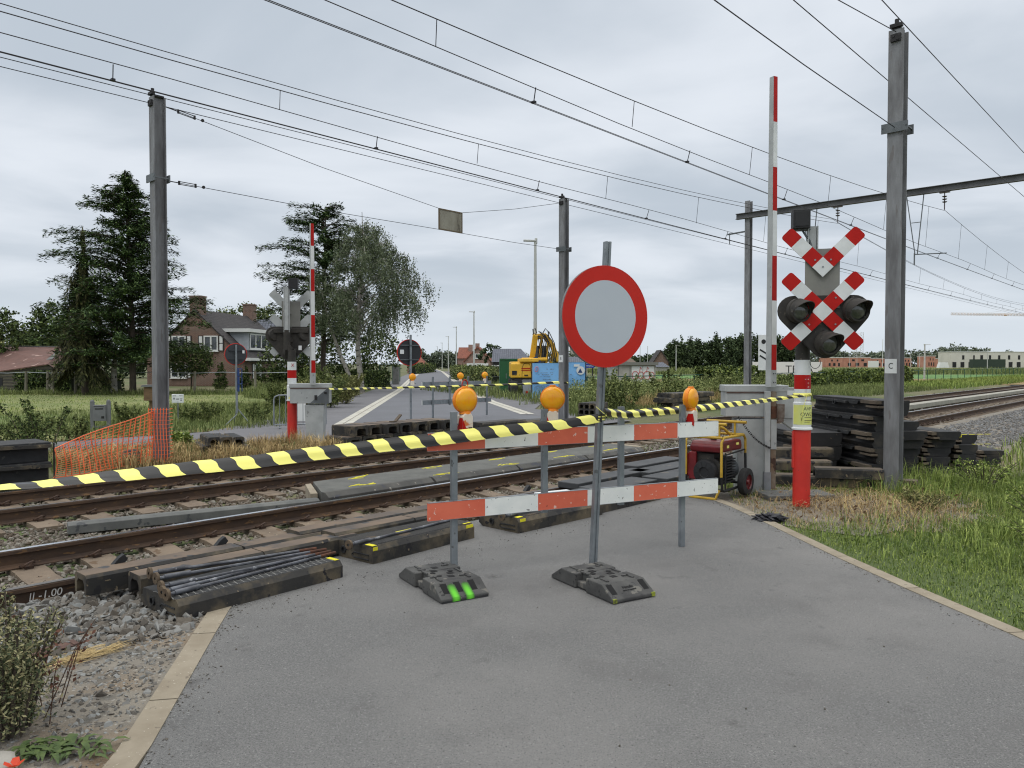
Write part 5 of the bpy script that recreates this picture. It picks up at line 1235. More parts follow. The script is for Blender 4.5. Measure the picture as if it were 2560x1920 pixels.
m_leafy = mat('yellow green leaves', rgb(104, 114, 62), rgb(120, 124, 74), sc=.6, rough=.75, tint=(.5, 1.35, rgb(140, 138, 92)), spec=.2)
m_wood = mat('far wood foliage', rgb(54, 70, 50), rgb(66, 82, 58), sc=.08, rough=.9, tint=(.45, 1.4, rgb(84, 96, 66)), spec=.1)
m_woodh = mat('haze tinted far foliage', rgb(92, 106, 92), rgb(104, 116, 98), sc=.05, rough=.9, tint=(.7, 1.25, rgb(116, 122, 102)), spec=.1)  # distance haze painted into the leaf colour; the scene has no haze volume
m_ivy = mat('ivy leaves', rgb(56, 82, 38), rgb(74, 98, 48), sc=.8, rough=.6, tint=(.4, 1.5, rgb(120, 130, 64)), spec=.3)
m_gr = mat('fresh grass', rgb(114, 140, 60), rgb(90, 120, 52), sc=.8, rough=.7, tint=(.5, 1.4, rgb(150, 160, 88)), spec=.2)
m_weed = mat('tall weeds', rgb(92, 114, 60), rgb(108, 120, 70), sc=.35, rough=.8, tint=(.5, 1.4, rgb(132, 138, 88)), spec=.2)
m_dry = mat('dry straw grass', rgb(196, 170, 122), rgb(162, 134, 92), sc=1.2, rough=.85, tint=(.5, 1.35, rgb(190, 170, 124)), spec=.1)
m_dead = mat('dead brown weeds', rgb(112, 86, 66), rgb(92, 70, 56), sc=1.5, rough=.9, tint=(.55, 1.35, rgb(128, 108, 84)), spec=.1)
def tree_thing(name, label, base, group=None, cat='tree'): return thing(name, label, cat, (base.x, base.y, 0), 0, group)
def cedar(label, base, H_, prof, seed, nb=85, m=None, drop=.0, dens=1.0, z0=1.6, az=None, cat='conifer', leanx=0):
    rg = np.random.default_rng(seed); t = tree_thing('cedar_tree', label, base, 'conifers in the gardens', cat)
    mb = MB(); top = Vector((leanx, 0, H_)); mb.tube([(0, 0, -.1), (leanx * .2 + .05, 0, H_ * .3), (leanx * .6, .05, H_ * .65), top], [.2, .16, .09, .015], 8)
    C, U, W_ = [], [], []
    for i in range(nb):
        z = z0 + (H_ - z0 - .1) * ((i + rg.uniform(0, 1)) / nb) ** 1.05; a = rg.uniform(0, 2 * PI); ca, sa = math.cos(a), math.sin(a)
        rl = prof(z, ca) * rg.uniform(.55, 1.08); 
        if rl < .08: continue
        r0 = Vector((leanx * z / H_, 0, z)); d = Vector((ca, sa, 0)); rise = rg.uniform(.05, .85) * (1 if not drop else .2)
        def pt(q): return r0 + d * (rl * q) + Vector((0, 0, rl * (rise * q - (rise * .75 + drop) * q * q)))
        if rl > 1.0: mb.tube([pt(0), pt(.5), pt(.95)], [.05, .03, .01], 4)
        n = int(rl * 19 * dens) + 6; sd = np.array((-sa, ca, 0.0)); dn = np.array(d)
        for k in range(n):
            q = .12 + .88 * (k + rg.uniform(0, 1)) / n; c = np.array(pt(q)); wd = (.10 + .48 * (1 - q) ** .7) * min(1.25, rl * .45 + .25)
            off_ = rg.uniform(-1, 1); tip = sd * off_ * wd + dn * abs(off_) * wd * .5
            for j in range(3):
                e = c + tip * rg.uniform(.2, 1.0) + np.array((0, 0, rg.normal() * .11 - .10 * abs(off_) - drop * .9 * abs(off_)))
                dirv = dn * .6 + sd * off_ * .8 + np.array((0, 0, rg.uniform(-.5, .4) - drop * 1.8)); dirv /= np.linalg.norm(dirv)
                ln = rg.uniform(.09, .19); C.append(e); U.append(dirv * ln); s2 = np.cross(dirv, (0, 0, 1.0) if not drop else (ca, sa, .1)); s2 /= np.linalg.norm(s2) + 1e-6
                W_.append((s2 + np.array((0, 0, rg.uniform(-.6, .6)))) * rg.uniform(.024, .045))
    mb.build('trunk', m_bark, t, smooth=60)
    V, Fq = quads(np.array(C), np.array(U), np.array(W_)); npmesh('crown', V, Fq, m or m_need, t, tint=rg.uniform(0, 1, len(C)) ** 1.5)
    return t
def leafy(name, label, base, blobs, m, n, size, trunk=None, seed=1, group=None, cat='tree', flat=.8, bark=None, core=None):
    """blobs: (x, y, z, rx, ry, rz) crown masses relative to the base"""
    rg = np.random.default_rng(seed); t = tree_thing(name, label, base, group, cat); vol = np.array([b[3] * b[4] + b[3] * b[5] for b in blobs]); cnt = (vol / vol.sum() * n).astype(int) + 8; C = []
    for b, k in zip(blobs, cnt):
        # clumps on and inside the mass, so that the outline is uneven and gaps stay open
        nc = max(5, k // 26); d = rg.normal(size=(nc, 3)); d /= np.linalg.norm(d, axis=1, keepdims=True); cc = d * rg.uniform(.45, 1.0, (nc, 1)) ** .5
        idx = rg.integers(0, nc, k); p = cc[idx] + rg.normal(size=(k, 3)) * .13
        C.append(p * np.array(b[3:]) + np.array(b[:3]))
    C = np.concatenate(C); C = C[C[:, 2] > .03]
    V, Fq = leafset(C, np.full(len(C), size), .4, flat, .6)
    npmesh('crown', V, Fq, m, t, tint=rg.uniform(0, 1, len(C)) ** 1.4)
    if trunk:
        mb = MB(); h, r = trunk; mb.tube([(0, 0, -.1), (.04 * h * .3, 0, h * .5), (0, .02, h)], [r, r * .8, r * .5], 8)
        for b in blobs[:7]:
            a = Vector((0, 0, h * .75)); e = Vector(b[:3]); mb.tube([a, a.lerp(e, .5) + Vector((0, 0, .1 * h * .3)), e], [r * .45, r * .3, r * .12], 5)
        mb.build('trunk', bark or m_bark, t, smooth=60)
    return t
def hedge(label, a, b, w, h, m, n, size, seed=1, wob=.12, name='hedge', cat='hedge', group=None):
    rg = np.random.default_rng(seed); base = (a + b) / 2; t = thing(name, label, cat, (base.x, base.y, 0), 0, group); d = (b - a); Ln = d.length; d.normalize(); s_ = Vector((-d.y, d.x, 0))
    k = rg.integers(0, 3, n); u = rg.uniform(-.5, .5, n) * Ln; v = np.where(k == 0, -w / 2, np.where(k == 1, rg.uniform(-w / 2, w / 2, n), w / 2)); z = np.where(k == 1, h, rg.uniform(0, h, n))
    bump = wob * np.sin(u * 2.1 + seed) * np.sin(u * .9 + 2) + wob * .6 * np.sin(u * 5.3 + seed * 3)
    z = z * (1 + bump / h); v = v * (1 + bump * .5 / w) + rg.normal(size=n) * .05; z += rg.normal(size=n) * .05
    C = np.stack([d.x * u + s_.x * v, d.y * u + s_.y * v, np.abs(z)], 1); V, Fq = leafset(C, np.full(n, size), .4, 1, .65); npmesh('foliage', V, Fq, m, t, tint=rg.uniform(0, 1, n) ** 1.4)
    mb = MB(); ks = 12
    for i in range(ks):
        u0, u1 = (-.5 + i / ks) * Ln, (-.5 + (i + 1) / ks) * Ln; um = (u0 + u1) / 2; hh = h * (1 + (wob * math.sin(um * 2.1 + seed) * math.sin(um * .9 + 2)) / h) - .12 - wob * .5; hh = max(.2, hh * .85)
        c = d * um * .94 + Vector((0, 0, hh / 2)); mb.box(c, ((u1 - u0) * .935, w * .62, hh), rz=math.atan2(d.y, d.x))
    mb.build('opaque_core', mat('opaque hedge core', rgb(34, 42, 26), rgb(24, 30, 20), sc=5, rough=1), t)  # solid dark boxes put inside to block seeing through the leaves
    return t
def inpoly(P, poly):
    x, y = P[:, 0], P[:, 1]; ins = np.zeros(len(P), bool); n = len(poly)
    for i in range(n):
        x0, y0 = poly[i][0], poly[i][1]; x1, y1 = poly[(i + 1) % n][0], poly[(i + 1) % n][1]
        c = ((y0 > y) != (y1 > y)) & (x < (x1 - x0) * (y - y0) / (y1 - y0 + 1e-12) + x0); ins ^= c
    return ins
def polypts(poly, n):
    a = np.array([(p[0], p[1]) for p in poly]); lo, hi = a.min(0), a.max(0); P = RNG.uniform(lo, hi, (n * 3, 2)); P = P[inpoly(P, a)][:n]; return np.concatenate([P, np.zeros((len(P), 1))], 1)
def patchy(P, sc, seed=0):
    """slow 2D variation 0..1 for clumping"""
    x, y = P[:, 0] / sc, P[:, 1] / sc; v = np.sin(x * 2.1 + seed) * np.sin(y * 1.7 + seed * 2) + .6 * np.sin(x * 4.7 + y * 3.1 + seed) + .4 * np.sin(x * 9.1 - y * 7.3 + seed * 3); return np.clip(.5 + v / 3.2, 0, 1)
def grass(name, poly, n, h, w, m, lean=.5, z=-.02, clump=None, keep=None, tintp=1.3, seed=0, hp=1.0):
    P = polypts(poly, n); 
    if keep is not None: P = P[keep(P)]
    P[:, 2] = z; q = patchy(P, clump or 1.0, seed); hh = (h[0] + (h[1] - h[0]) * q ** hp) * RNG.uniform(.55, 1.1, len(P)); V, Fq = blades(P, hh, RNG.uniform(.6, 1.2, len(P)) * w, lean)
    t_ = np.clip(RNG.uniform(0, 1, len(P)) ** tintp * .8 + .35 * (q - .5), 0, 1); return tag(npmesh(name, V, Fq, m, tint=np.concatenate([t_, t_])), kind='stuff')

# ---------------------------------------------------------------- trees on the left
def px_base(px, Z): return Vector(((px - CX) / F * Z, Z, 0))
c1 = lambda z, ca: np.interp(z, [1.5, 3, 5.5, 7.0, 8.4, 9.8, 11.2, 12.3, 13], [4.4, 5.0, 4.6, 4.4, 4.4, 3.0, 2.2, 1.0, .2]) * (1.0 if ca < -.2 else .72 if z > 6 else .95)
cedar('tall dark cedar with tiered branches, left of the netted mast', px_base(332, 45), 12.95, c1, 21, 300, dens=1.1, leanx=-.3)
c2 = lambda z, ca: np.interp(z, [1, 3, 5, 7, 8.5], [1.9, 1.8, 1.3, .9, .1]) * (1.0)
cedar('drooping brownish conifer in front of the tall cedar', px_base(212, 44.5), 9.6, c2, 22, 170, m=m_need2, drop=.55, dens=1.3, cat='conifer')
leafy('garden_tree', 'dark dense broadleaf tree left of the tall cedar, above the shed', px_base(128, 60), [(0, 0, 3.6, 2.1, 2, 2.3), (-1.1, 0, 2.7, 1.4, 1.4, 1.6), (1.0, .3, 3.0, 1.6, 1.4, 1.8), (.1, 0, 5.4, 1.2, 1.1, 1.3)], m_leafd, 9000, .22, (3.2, .18), 3, 'broadleaf trees in the gardens')
leafy('garden_tree', 'loose branched tree at the far left edge above the shed roof', px_base(-25, 55), [(0, 0, 4.3, 1.9, 1.8, 1.5), (.9, 0, 3.6, 1.2, 1.0, 1.1), (1.3, 0, 5.0, .8, .7, .6), (-1.2, 0, 4.0, 1.5, 1.3, 1.4)], m_leafd, 3600, .2, (3.2, .15), 4, 'broadleaf trees in the gardens')
leafy('shrub', 'yellow green bushes behind the rusty roofed shed', px_base(70, 72), [(-3.5, 0, 2.2, 2.4, 1.6, 1.9), (0, .4, 1.9, 2.6, 1.4, 1.7), (3.0, 0, 2.3, 2.2, 1.6, 1.6)], m_leafy, 7000, .2, None, 5, cat='shrub')
leafy('garden_tree', 'grey green willowy tree behind the roof of the brick house', px_base(590, 88), [(-1.5, 0, 6.1, 2.2, 1.8, 1.9), (1.4, 0, 6.6, 2.2, 1.8, 1.9), (3.6, 0, 6.2, 1.8, 1.6, 2.0), (-3.6, 0, 5.2, 1.8, 1.5, 1.5), (.2, 0, 4.0, 3.4, 1.8, 2.4)], m_leafm, 8500, .26, (5, .22), 6, 'broadleaf trees in the gardens')
c3 = lambda z, ca: np.interp(z, [2, 4, 6, 8, 9.5, 11, 12, 12.8], [3.6, 4.2, 3.9, 4.4, 3.6, 2.9, 2.2, .3]) * (1.05 if ca < 0 else .85)
cedar('dark cedar with long bare tipped branches behind the birch', px_base(806, 52), 12.4, c3, 31, 150, dens=1.15, leanx=.3, z0=3)
leafy('garden_tree', 'dark undergrowth trees behind the far crossing signal', px_base(745, 58), [(-.5, 0, 2.2, 2.2, 1.6, 2.2), (2.0, 0, 1.8, 2.0, 1.5, 1.8), (4.2, 0, 2.0, 1.8, 1.5, 1.9), (6.0, 1, 2.4, 1.6, 1.5, 2.0)], m_leafd, 8000, .22, (2, .1), 8, 'broadleaf trees in the gardens')
# birch with hanging strands
bt = tree_thing('birch_tree', 'silver birch with long hanging twigs over the roadside', px_base(905, 47), None); rg = np.random.default_rng(5)
mb = MB(); mb.tube([(0, 0, -.1), (-.25, 0, 2.6), (-.15, 0, 5.6), (.1, 0, 8.8), (.05, 0, 11.0)], [.19, .15, .1, .05, .015], 8); mb.tube([(-.3, .1, -.1), (-1.3, .1, 2.2), (-2.0, .1, 4.2), (-2.5, 0, 6.5)], [.15, .11, .08, .02], 7)
C, U, W_ = [], [], []
for i in range(84):
    z = rg.uniform(3.6, 10.8); a = rg.uniform(0, 2 * PI); ca, sa = math.cos(a), math.sin(a); rl = np.interp(z, [3.5, 5, 7, 9, 10.2, 11], [3.2, 3.9, 3.6, 2.5, 1.6, .6]) * rg.uniform(.5, 1.1) * (1.08 if ca > 0 else .85)
    r0 = Vector((.0, 0, z * .92)); d = Vector((ca, sa, 0)); P = [r0, r0 + d * rl * .5 + UP * rl * .32, r0 + d * rl * .85 + UP * rl * .36, r0 + d * rl + UP * rl * .22]
    mb.tube(P, [.035, .022, .013, .006], 4)
    for k in range(int(12 + rl * 7)):
        q = rg.uniform(.25, 1.0); f_ = q * 3; j = min(2, int(f_)); s0 = P[j].lerp(P[j + 1], f_ - j) + Vector((rg.normal() * .2, rg.normal() * .2, rg.normal() * .1)); ln = rg.uniform(.35, 1.6) * (.6 if z > 9.5 else 1)
        sway = Vector((rg.normal() * .09, rg.normal() * .09, 0)); nl = int(ln * 18)
        for g in range(nl):
            h_ = (g + rg.uniform(0, 1)) / nl; c = s0 + sway * h_ - UP * ln * h_; v = rg.normal(size=3); v[2] -= 1.0; v /= np.linalg.norm(v); x_ = np.cross(v, rg.normal(size=3)); x_ /= np.linalg.norm(x_)
            s2 = rg.uniform(.04, .075); C.append(np.array(c) + rg.normal(size=3) * .07); U.append(v * s2); W_.append(x_ * s2 * .6)
        C.append(np.array(s0 - UP * ln * .5 + sway * .5)); U.append(np.array((sway.x, sway.y, -ln)) * .5); W_.append(np.array((.004, .002, 0)))
mb.build('trunk', m_birchb, bt, smooth=60); V, Fq = quads(np.array(C), np.array(U), np.array(W_)); npmesh('crown', V, Fq, m_birch, bt, tint=rg.uniform(0, 1, len(C)) ** 1.3)
# clipped garden plants
leafy('clipped_tree', 'round clipped tree before the gable of the brick house', px_base(478, 50), [(0, 0, 1.95, 1.42, 1.2, 1.0)], m_leafd, 5200, .13, (1.6, .06), 9)
for i, (px, Z, h_, r_, lab) in enumerate(((552, 53, 1.85, .5, 'cone shaped clipped evergreen below the gable window'), (612, 54, 1.7, .5, 'cone shaped clipped evergreen at the corner of the brick house'), (651, 55, 2.05, .55, 'tall cone shaped clipped evergreen before the front wall of the house'))):
    leafy('clipped_evergreen', lab, px_base(px, Z), [(0, 0, h_ * .22, r_, r_, h_ * .24), (0, 0, h_ * .5, r_ * .78, r_ * .78, h_ * .25), (0, 0, h_ * .76, r_ * .45, r_ * .45, h_ * .24)], m_leafd, 2600, .1, None, 20 + i, 'cone shaped clipped evergreens', cat='topiary')
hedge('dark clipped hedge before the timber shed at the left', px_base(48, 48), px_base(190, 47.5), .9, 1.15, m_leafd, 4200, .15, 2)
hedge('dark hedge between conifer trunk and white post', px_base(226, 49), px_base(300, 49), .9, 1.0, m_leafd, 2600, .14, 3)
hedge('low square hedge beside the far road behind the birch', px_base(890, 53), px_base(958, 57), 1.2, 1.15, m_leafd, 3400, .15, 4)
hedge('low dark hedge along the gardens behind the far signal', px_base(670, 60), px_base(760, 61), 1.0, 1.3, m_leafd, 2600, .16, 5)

# ---------------------------------------------------------------- houses on the left
m_brick = brickmat('red brown brick', rgb(118, 86, 72), rgb(96, 70, 60), rgb(134, 122, 112), .24, .085, .014)
m_brick2 = brickmat('pink brown brick', rgb(150, 112, 98), rgb(128, 96, 84), rgb(156, 142, 132), .3, .1, .015)
m_slate = brickmat('dark grey roof tiles', rgb(66, 62, 62), rgb(54, 52, 53), rgb(40, 38, 40), .3, .22, .02)
m_slate2 = brickmat('blue grey roof tiles', rgb(104, 108, 118), rgb(92, 96, 106), rgb(66, 70, 78), .32, .3, .03, off=0)
m_red_t = brickmat('orange red roof tiles', rgb(150, 88, 66), rgb(130, 76, 60), rgb(84, 54, 46), .3, .3, .03)
m_trim = mat('white trim', rgb(214, 216, 214), rough=.5); m_glass = mat('dark window glass', rgb(36, 40, 44), rgb(84, 92, 98), sc=1.5, rough=.08, spec=.8)
m_dark = mat('dark trim', rgb(44, 42, 42), rough=.7); m_side = mat('grey weatherboard', rgb(170, 176, 182), rgb(154, 160, 166), sc=3, rough=.7)
HZ = -RA  # rotation of things aligned with the road: local y runs along the road
def frame3(org): return lambda x, y, z: Vector((x, y, z))
def window(par, c, w_, h_, axis='x', panes=2, shutters=False, m=None):
    """window in a wall facing local -y (axis x) or local +x (axis y)"""
    def bx(mb, u, v, d, su, sv, sd):
        if axis == 'x': mb.box((c[0] + u, c[1] - d, c[2] + v), (su, sd, sv))
        else: mb.box((c[0] + d, c[1] + u, c[2] + v), (sd, su, sv))
    g = MB(); bx(g, 0, 0, .0, w_, h_, .05); o = g.build('window', m_glass, par)
    f = MB()
    for s_ in (-1, 1): bx(f, s_ * (w_ / 2 - .04), 0, .045, .1, h_, .06); bx(f, 0, s_ * (h_ / 2 - .04), .045, w_, .1, .058)
    for k in range(1, panes): bx(f, -w_ / 2 + k * w_ / panes, 0, .045, .13, h_, .055)
    bx(f, 0, -h_ / 2 - .05, .07, w_ + .12, .07, .12); f.build('frame', m_trim, o)
    if shutters:
        s_ = MB(); d_ = MB()
        for q in (-1, 1):
            bx(d_, q * (w_ / 2 + .27), 0, .03, .42, h_ * 1.02, .04)
            for v in (-.25, .25): bx(s_, q * (w_ / 2 + .27), v * h_, .052, .26, h_ * .44, .03)
        d_.build('shutter', m_dark, o); s_.build('shutter_panel', m_trim, o)
    return o
HB = Vector((-21.3, 62, 0)) - RVV * 4.1
t = thing('brick_house', 'red brown brick house with steep dark roof, gable chimney and white dormer', 'house', HB, HZ)
hw, hr, he, hl = 4.1, 6.15, 2.35, 10.5
mb = MB(); mb.prism([(-hw, 0), (hw, 0), (hw, he), (0, hr - .12), (-hw, he)], (0, 0, 0), (1, 0, 0), UP, (0, hl, 0)); mb.build('wall', m_brick, t)
mb = MB(); sl_ = (hr - he) / hw
for s_ in (1, -1): mb.prism([(0, hr), (s_ * (hw + .35), he - .35 * sl_), (s_ * (hw + .35), he - .35 * sl_ - .12), (0, hr - .12)], (0, -.12, 0), (1, 0, 0), UP, (0, hl + .24, 0))
rf = mb.build('roof', m_slate, t)
for y, h_, w_ in ((.5, 7.15, .95), (hl - .6, 7.2, .9)):
    mb = MB(); mb.box((0, y, (h_ + 5) / 2), (w_, .9, h_ - 5)); mb.box((0, y, h_ + .03), (w_ + .12, 1.0, .1)); mb.build('chimney', m_brick, rf)
mb = MB(); mb.box((hw + .18, hl / 2, he - .22), (.62, hl + .5, .22)); mb.box((hw - .1, -.13, he - .24), (1.4, .2, .2)); mb.build('fascia', m_trim, t)
mb = MB(); mb.box((2.7, 4.6, 3.62), (1.9, 6.0, 1.5)); dm = mb.build('dormer', m_side, t)
mb = MB(); mb.box((2.75, 4.6, 4.5), (2.5, 6.7, .28)); mb.build('dormer_roof', m_trim, dm)
o = window(dm, (3.66, 4.6, 3.62), 5.4, 1.25, 'y', 5)
window(t, (1.35, -.01, 3.4), 1.17, 1.2, 'x', 2, True); window(t, (-1.35, -.01, 3.4), 1.17, 1.2, 'x', 2, True); window(t, (-1.4, -.01, 1.2), 1.3, 1.1, 'x', 2, True)
window(t, (hw + .01, 2.2, 1.15), .8, 1.25, 'y', 1, True); window(t, (hw + .01, 7.2, 1.15), .9, 1.35, 'y', 1, True)
mb = MB(); mb.box((hw + .12, 5.2, 1.75), (.1, .16, .3)); mb.build('wall_lamp', m_dark, t)
AB = px_base(650, 78); t = thing('tiled_annex', 'low building with blue grey tiled roof and skylight behind the brick house', 'house', AB, HZ * .5)
mb = MB(); mb.box((0, 3, 1.1), (5.6, 6, 2.2)); mb.build('wall', m_brick, t); mb = MB(); mb.face([(-3, -.5, 1.9), (3, -.5, 1.9), (2.6, 2.9, 6.45), (-1.55, 2.9, 6.45)]); mb.face([(2.6, 2.9, 6.45), (3, 6.4, 1.9), (-3, 6.4, 1.9), (-1.55, 2.9, 6.45)]); mb.face([(-3, -.5, 1.9), (-1.55, 2.9, 6.45), (-3, 6.4, 1.9)]); mb.face([(3, -.5, 1.9), (3, 6.4, 1.9), (2.6, 2.9, 6.45)]); rf = mb.build('roof', m_slate2, t)
mb = MB(); mb.box((1.1, .9, 3.9), (1.2, .05, .8), rot=Matrix.Rotation(-R(37) , 3, 'X')); mb.build('skylight', m_trim, rf)
# shed
m_rustr = mat('rusty corrugated sheet', rgb(108, 78, 70), rgb(92, 68, 62), sc=1.2, rough=.85, spots=[(rgb(156, 132, 122), 1.6, .64), (rgb(84, 56, 50), 2.2, .63)], bump=.3, bsc=8)
m_planks = mat('grey weathered planks', rgb(104, 100, 86), rgb(80, 78, 68), sc=1.5, rough=.95, stretch=(.4, 1, 6))
SH = px_base(60, 50); t = thing('timber_shed', 'old timber shed with sagging rusty sheet roof at the left edge', 'shed', SH, 0)
X_ = lambda px, Z: (px - CX) / F * Z - SH.x
mb = MB(); mb.prism([(X_(-110, 50), 0), (X_(142, 50), 0), (X_(142, 50), 1.28), (X_(122, 50), 1.66), (X_(-110, 50), .82)], (0, 0, 0), (1, 0, 0), UP, (0, 6, 0)); o = mb.build('plank_wall', m_planks, t)
mb = MB()
for i in range(7): mb.box((X_(30, 50), -.012, .12 + i * .2), (6.0, .02, .035), rot=Matrix.Rotation(-.012 * (i - 3), 3, 'Y'))
mb.build('plank_gap', m_dark, o)
mb = MB(); mb.box((X_(-30, 50), -.01, .42), (1.9, .03, .84)); mb.build('dark_opening', m_black, t)
mb = MB(); a, b = Vector((X_(-112, 50), -.15, .86)), Vector((X_(123, 50), -.15, 1.76)); c, d = Vector((X_(148, 56), 7, 2.98)), Vector((X_(-30, 56), 7, 3.05)); e = Vector((X_(-160, 56), 7, 2.2))
mb.face([a, b, c, d, e]); mb.face([b, Vector((X_(152, 50), -.15, 1.24)), Vector((X_(168, 56), 7, 2.0)), c]); mb.face([p - UP * .07 for p in (a, b)] + [b, a]); rf = mb.build('roof', m_rustr, t)
mb = MB(); mb.bar(d + UP * .05, c + UP * .05, .12, .08); mb.build('ridge_cap', m_conc, rf)
mb = MB(); mb.bar(a.lerp(e, .35).lerp(b.lerp(c, .3), .35), b.lerp(c, .38) + UP * .06, .06, .06); mb.bar(a.lerp(e, .6).lerp(b.lerp(c, .6), .1), b.lerp(c, .62) + UP * .06, .05, .05); mb.build('roof_batten', m_dark, rf)
mb = MB(); mb.face([b.lerp(c, .25).lerp(a.lerp(e, .25), .3) + UP * .05, b.lerp(c, .2) + UP * .06, b.lerp(c, .75) + UP * .06, b.lerp(c, .6).lerp(a.lerp(e, .6), .16) + UP * .06]); mb.build('bare_sheet', m_conc, rf)
t = px_base(178, 55); mb = MB(); mb.box((0, 0, .8), (3.6, .3, 1.6)); tag(mb.build('garden_wall', mat('stained pale wall', rgb(136, 126, 116), rgb(104, 92, 82), sc=2, rough=.9), loc=t), 'stained pale wall half hidden under the drooping conifer', 'wall')
# garden fence: posts with a wire
m_post = mat('grey timber post', rgb(126, 122, 108), rgb(96, 92, 82), sc=3, rough=.95, stretch=(1, 1, .3))
FZ = 45.2
fp = [(-20, 'timber fence post at the left edge before the shed'), (64, 'timber fence post before the dark hedge'), (118, 'timber fence post beside a slanting brace'), (131, 'slimmer fence post right of the braced one'), (188, 'timber fence post left of the conifer trunk'), (486, 'timber fence post right of the netted mast'), (637, 'timber fence post before the cone evergreens')]
for px, lab in fp:
    b = px_base(px, FZ); mb = MB(); mb.tube([(0, 0, -.05), (.02, 0, .7), (.03, 0, 1.32)], [.085, .08, .07], 7); tag(mb.build('fence_post', m_post, loc=b), lab, 'fence post', 'timber fence posts across the field')
b = px_base(285, FZ); mb = MB(); mb.tube([(0, 0, 0), (0, 0, 1.4), (.06, 0, 2.3)], [.2, .15, .1], 7); tag(mb.build('birch_stump', m_birchb, loc=b), 'pale bare birch trunk standing between hedge and mast', 'trunk')
mb = MB(); wire(mb, [px_base(px, FZ) + UP * (1.27 - .06 * (i % 2)) for i, px in enumerate((-60, 20, 64, 131, 188, 285, 380, 486, 560, 637, 735))], .02); tag(mb.build('fence_wire', m_galv), 'thin wire strung along the timber fence posts', 'fence wire')
mb = MB(); mb.bar(px_base(122, FZ) + UP * .55, px_base(138, FZ - .3), .09, .07); tag(mb.build('fence_brace', m_post), 'short timber brace slanting against the fence post', 'brace')
# mailboxes and small signs
mp_ = G(252, 1077); t = thing('mailbox', 'grey mailbox on two square posts in the field', 'mailbox', mp_, R(8)); m_mg = mat('grey plastic', rgb(112, 114, 116), rgb(100, 102, 104), sc=5, rough=.6)
for s_ in (-1, 1): mb = MB(); mb.box((s_ * .2, 0, .38), (.085, .085, .76)); mb.lathe([(.05, .76), (.045, .8), (.0001, .82)], (s_ * .2, 0, 0), n=10); mb.build('post', m_mg, t)
mb = MB(); mb.box((0, 0, .47), (.315, .2, .42)); mb.box((0, 0, .1), (.32, .05, .06)); mb.build('box_body', m_mg, t, bev=.01); mb = MB(); mb.box((0, -.103, .58), (.2, .006, .03)); mb.box((0, -.103, .645), (.25, .006, .012)); mb.build('letter_slot', m_black, t); mb = MB(); mb.box((.09, -.103, .36), (.07, .006, .06)); mb.build('number_sticker', m_steel, t)
b = G(378, 1050); t = thing('mailbox', 'brown wooden mailbox half hidden behind the netted mast', 'mailbox', b, R(5)); m_br = mat('brown wood', rgb(120, 96, 70), rgb(96, 76, 56), sc=4, rough=.9, stretch=(1, 1, 5)); mb = MB(); mb.box((0, 0, .3), (.08, .08, .7)); mb.build('post', m_br, t); mb = MB(); mb.box((0, 0, .82), (.34, .26, .42)); mb.build('box_body', m_br, t); mb = MB(); mb.prism([(-.24, 0), (.24, 0), (.2, .06), (-.2, .06)], (0, -.18, 1.04), (1, 0, 0), UP, (0, .36, 0)); mb.build('lid', m_mg, t)
b = G(445, 1058); t = thing('notice_board', 'small white notice board with faint lettering on a thin post beside the path', 'sign', b, R(6)); mb = MB(); mb.box((0, .02, .4), (.03, .03, .8)); mb.build('post', m_galvd, t); mb = MB(); mb.box((0, 0, .73), (.34, .02, .26)); o = mb.build('board', m_white, t, bev=.01)
m_faint = mat('faded print', rgb(110, 112, 120), rough=.8)
mb = MB()
for (x, z, w_, h_) in ((-.09, .81, .1, .025), (.09, .812, .1, .018), (-.1, .73, .05, .06), (.0, .715, .09, .04), (.1, .735, .07, .02), (.1, .68, .05, .05), (0, .63, .05, .012)):
    for k in range(4): mb.box((x - w_ / 2 + (k + .5) * w_ / 4, -.0115, z), (w_ / 5.5, .002, h_ * (1 if k % 2 else .8)))
mb.build('faded_lettering', m_faint, o)
b = G(592, 1062); t = thing('road_sign', 'back of a round red rimmed sign with blue lamps on a tripod by the path', 'road sign', b, R(32)); mb = MB(); mb.tube([(0, 0, .45), (0, 0, 2.3)], .028, 8); mb.tube([(0, 0, .55), (0, -.02, .3), (-.34, -.1, 0)], .016, 6); mb.tube([(0, 0, .5), (.36, -.1, 0)], .016, 6); mb.tube([(0, 0, .5), (0, .36, 0)], .016, 6); mb.cyl((0, -.03, .35), (0, -.03, .95), .035, n=8); mb.build('tripod', m_galv, t)
mb = MB(); mb.cyl((0, .04, 2.03), (0, .06, 2.03), .3, n=36); mb.box((0, .02, 2.15), (.4, .03, .04)); mb.box((0, .02, 1.9), (.4, .03, .04)); mb.build('sign_plate', mat('dark sign back', rgb(52, 56, 60), rough=.6), t); mb = MB(); mb.lathe([(.3, .035), (.315, .04), (.315, .065), (.3, .07)], (0, 0, 2.03), (0, 1, 0), 36, caps=False) ; mb.v = [(x, z - 2.03 if False else y, z) for x, y, z in mb.v]; mb.build('sign_rim', m_red, t)
mb = MB(); mb.box((.2, -.02, 2.1), (.06, .004, .09)); mb.build('paper_label', m_white, t)
m_blue = mat('blue plastic', rgb(34, 62, 112), rough=.5)
for z in (1.5, 1.28, 1.06): mb = MB(); mb.tube([(.02, -.02, z + .12), (.13, -.02, z + .12), (.15, -.02, z + .08), (.15, -.02, z - .1)], .014, 6); mb.box((.05, -.02, z), (.06, .04, .2)); mb.build('blue_holder', m_blue, t)
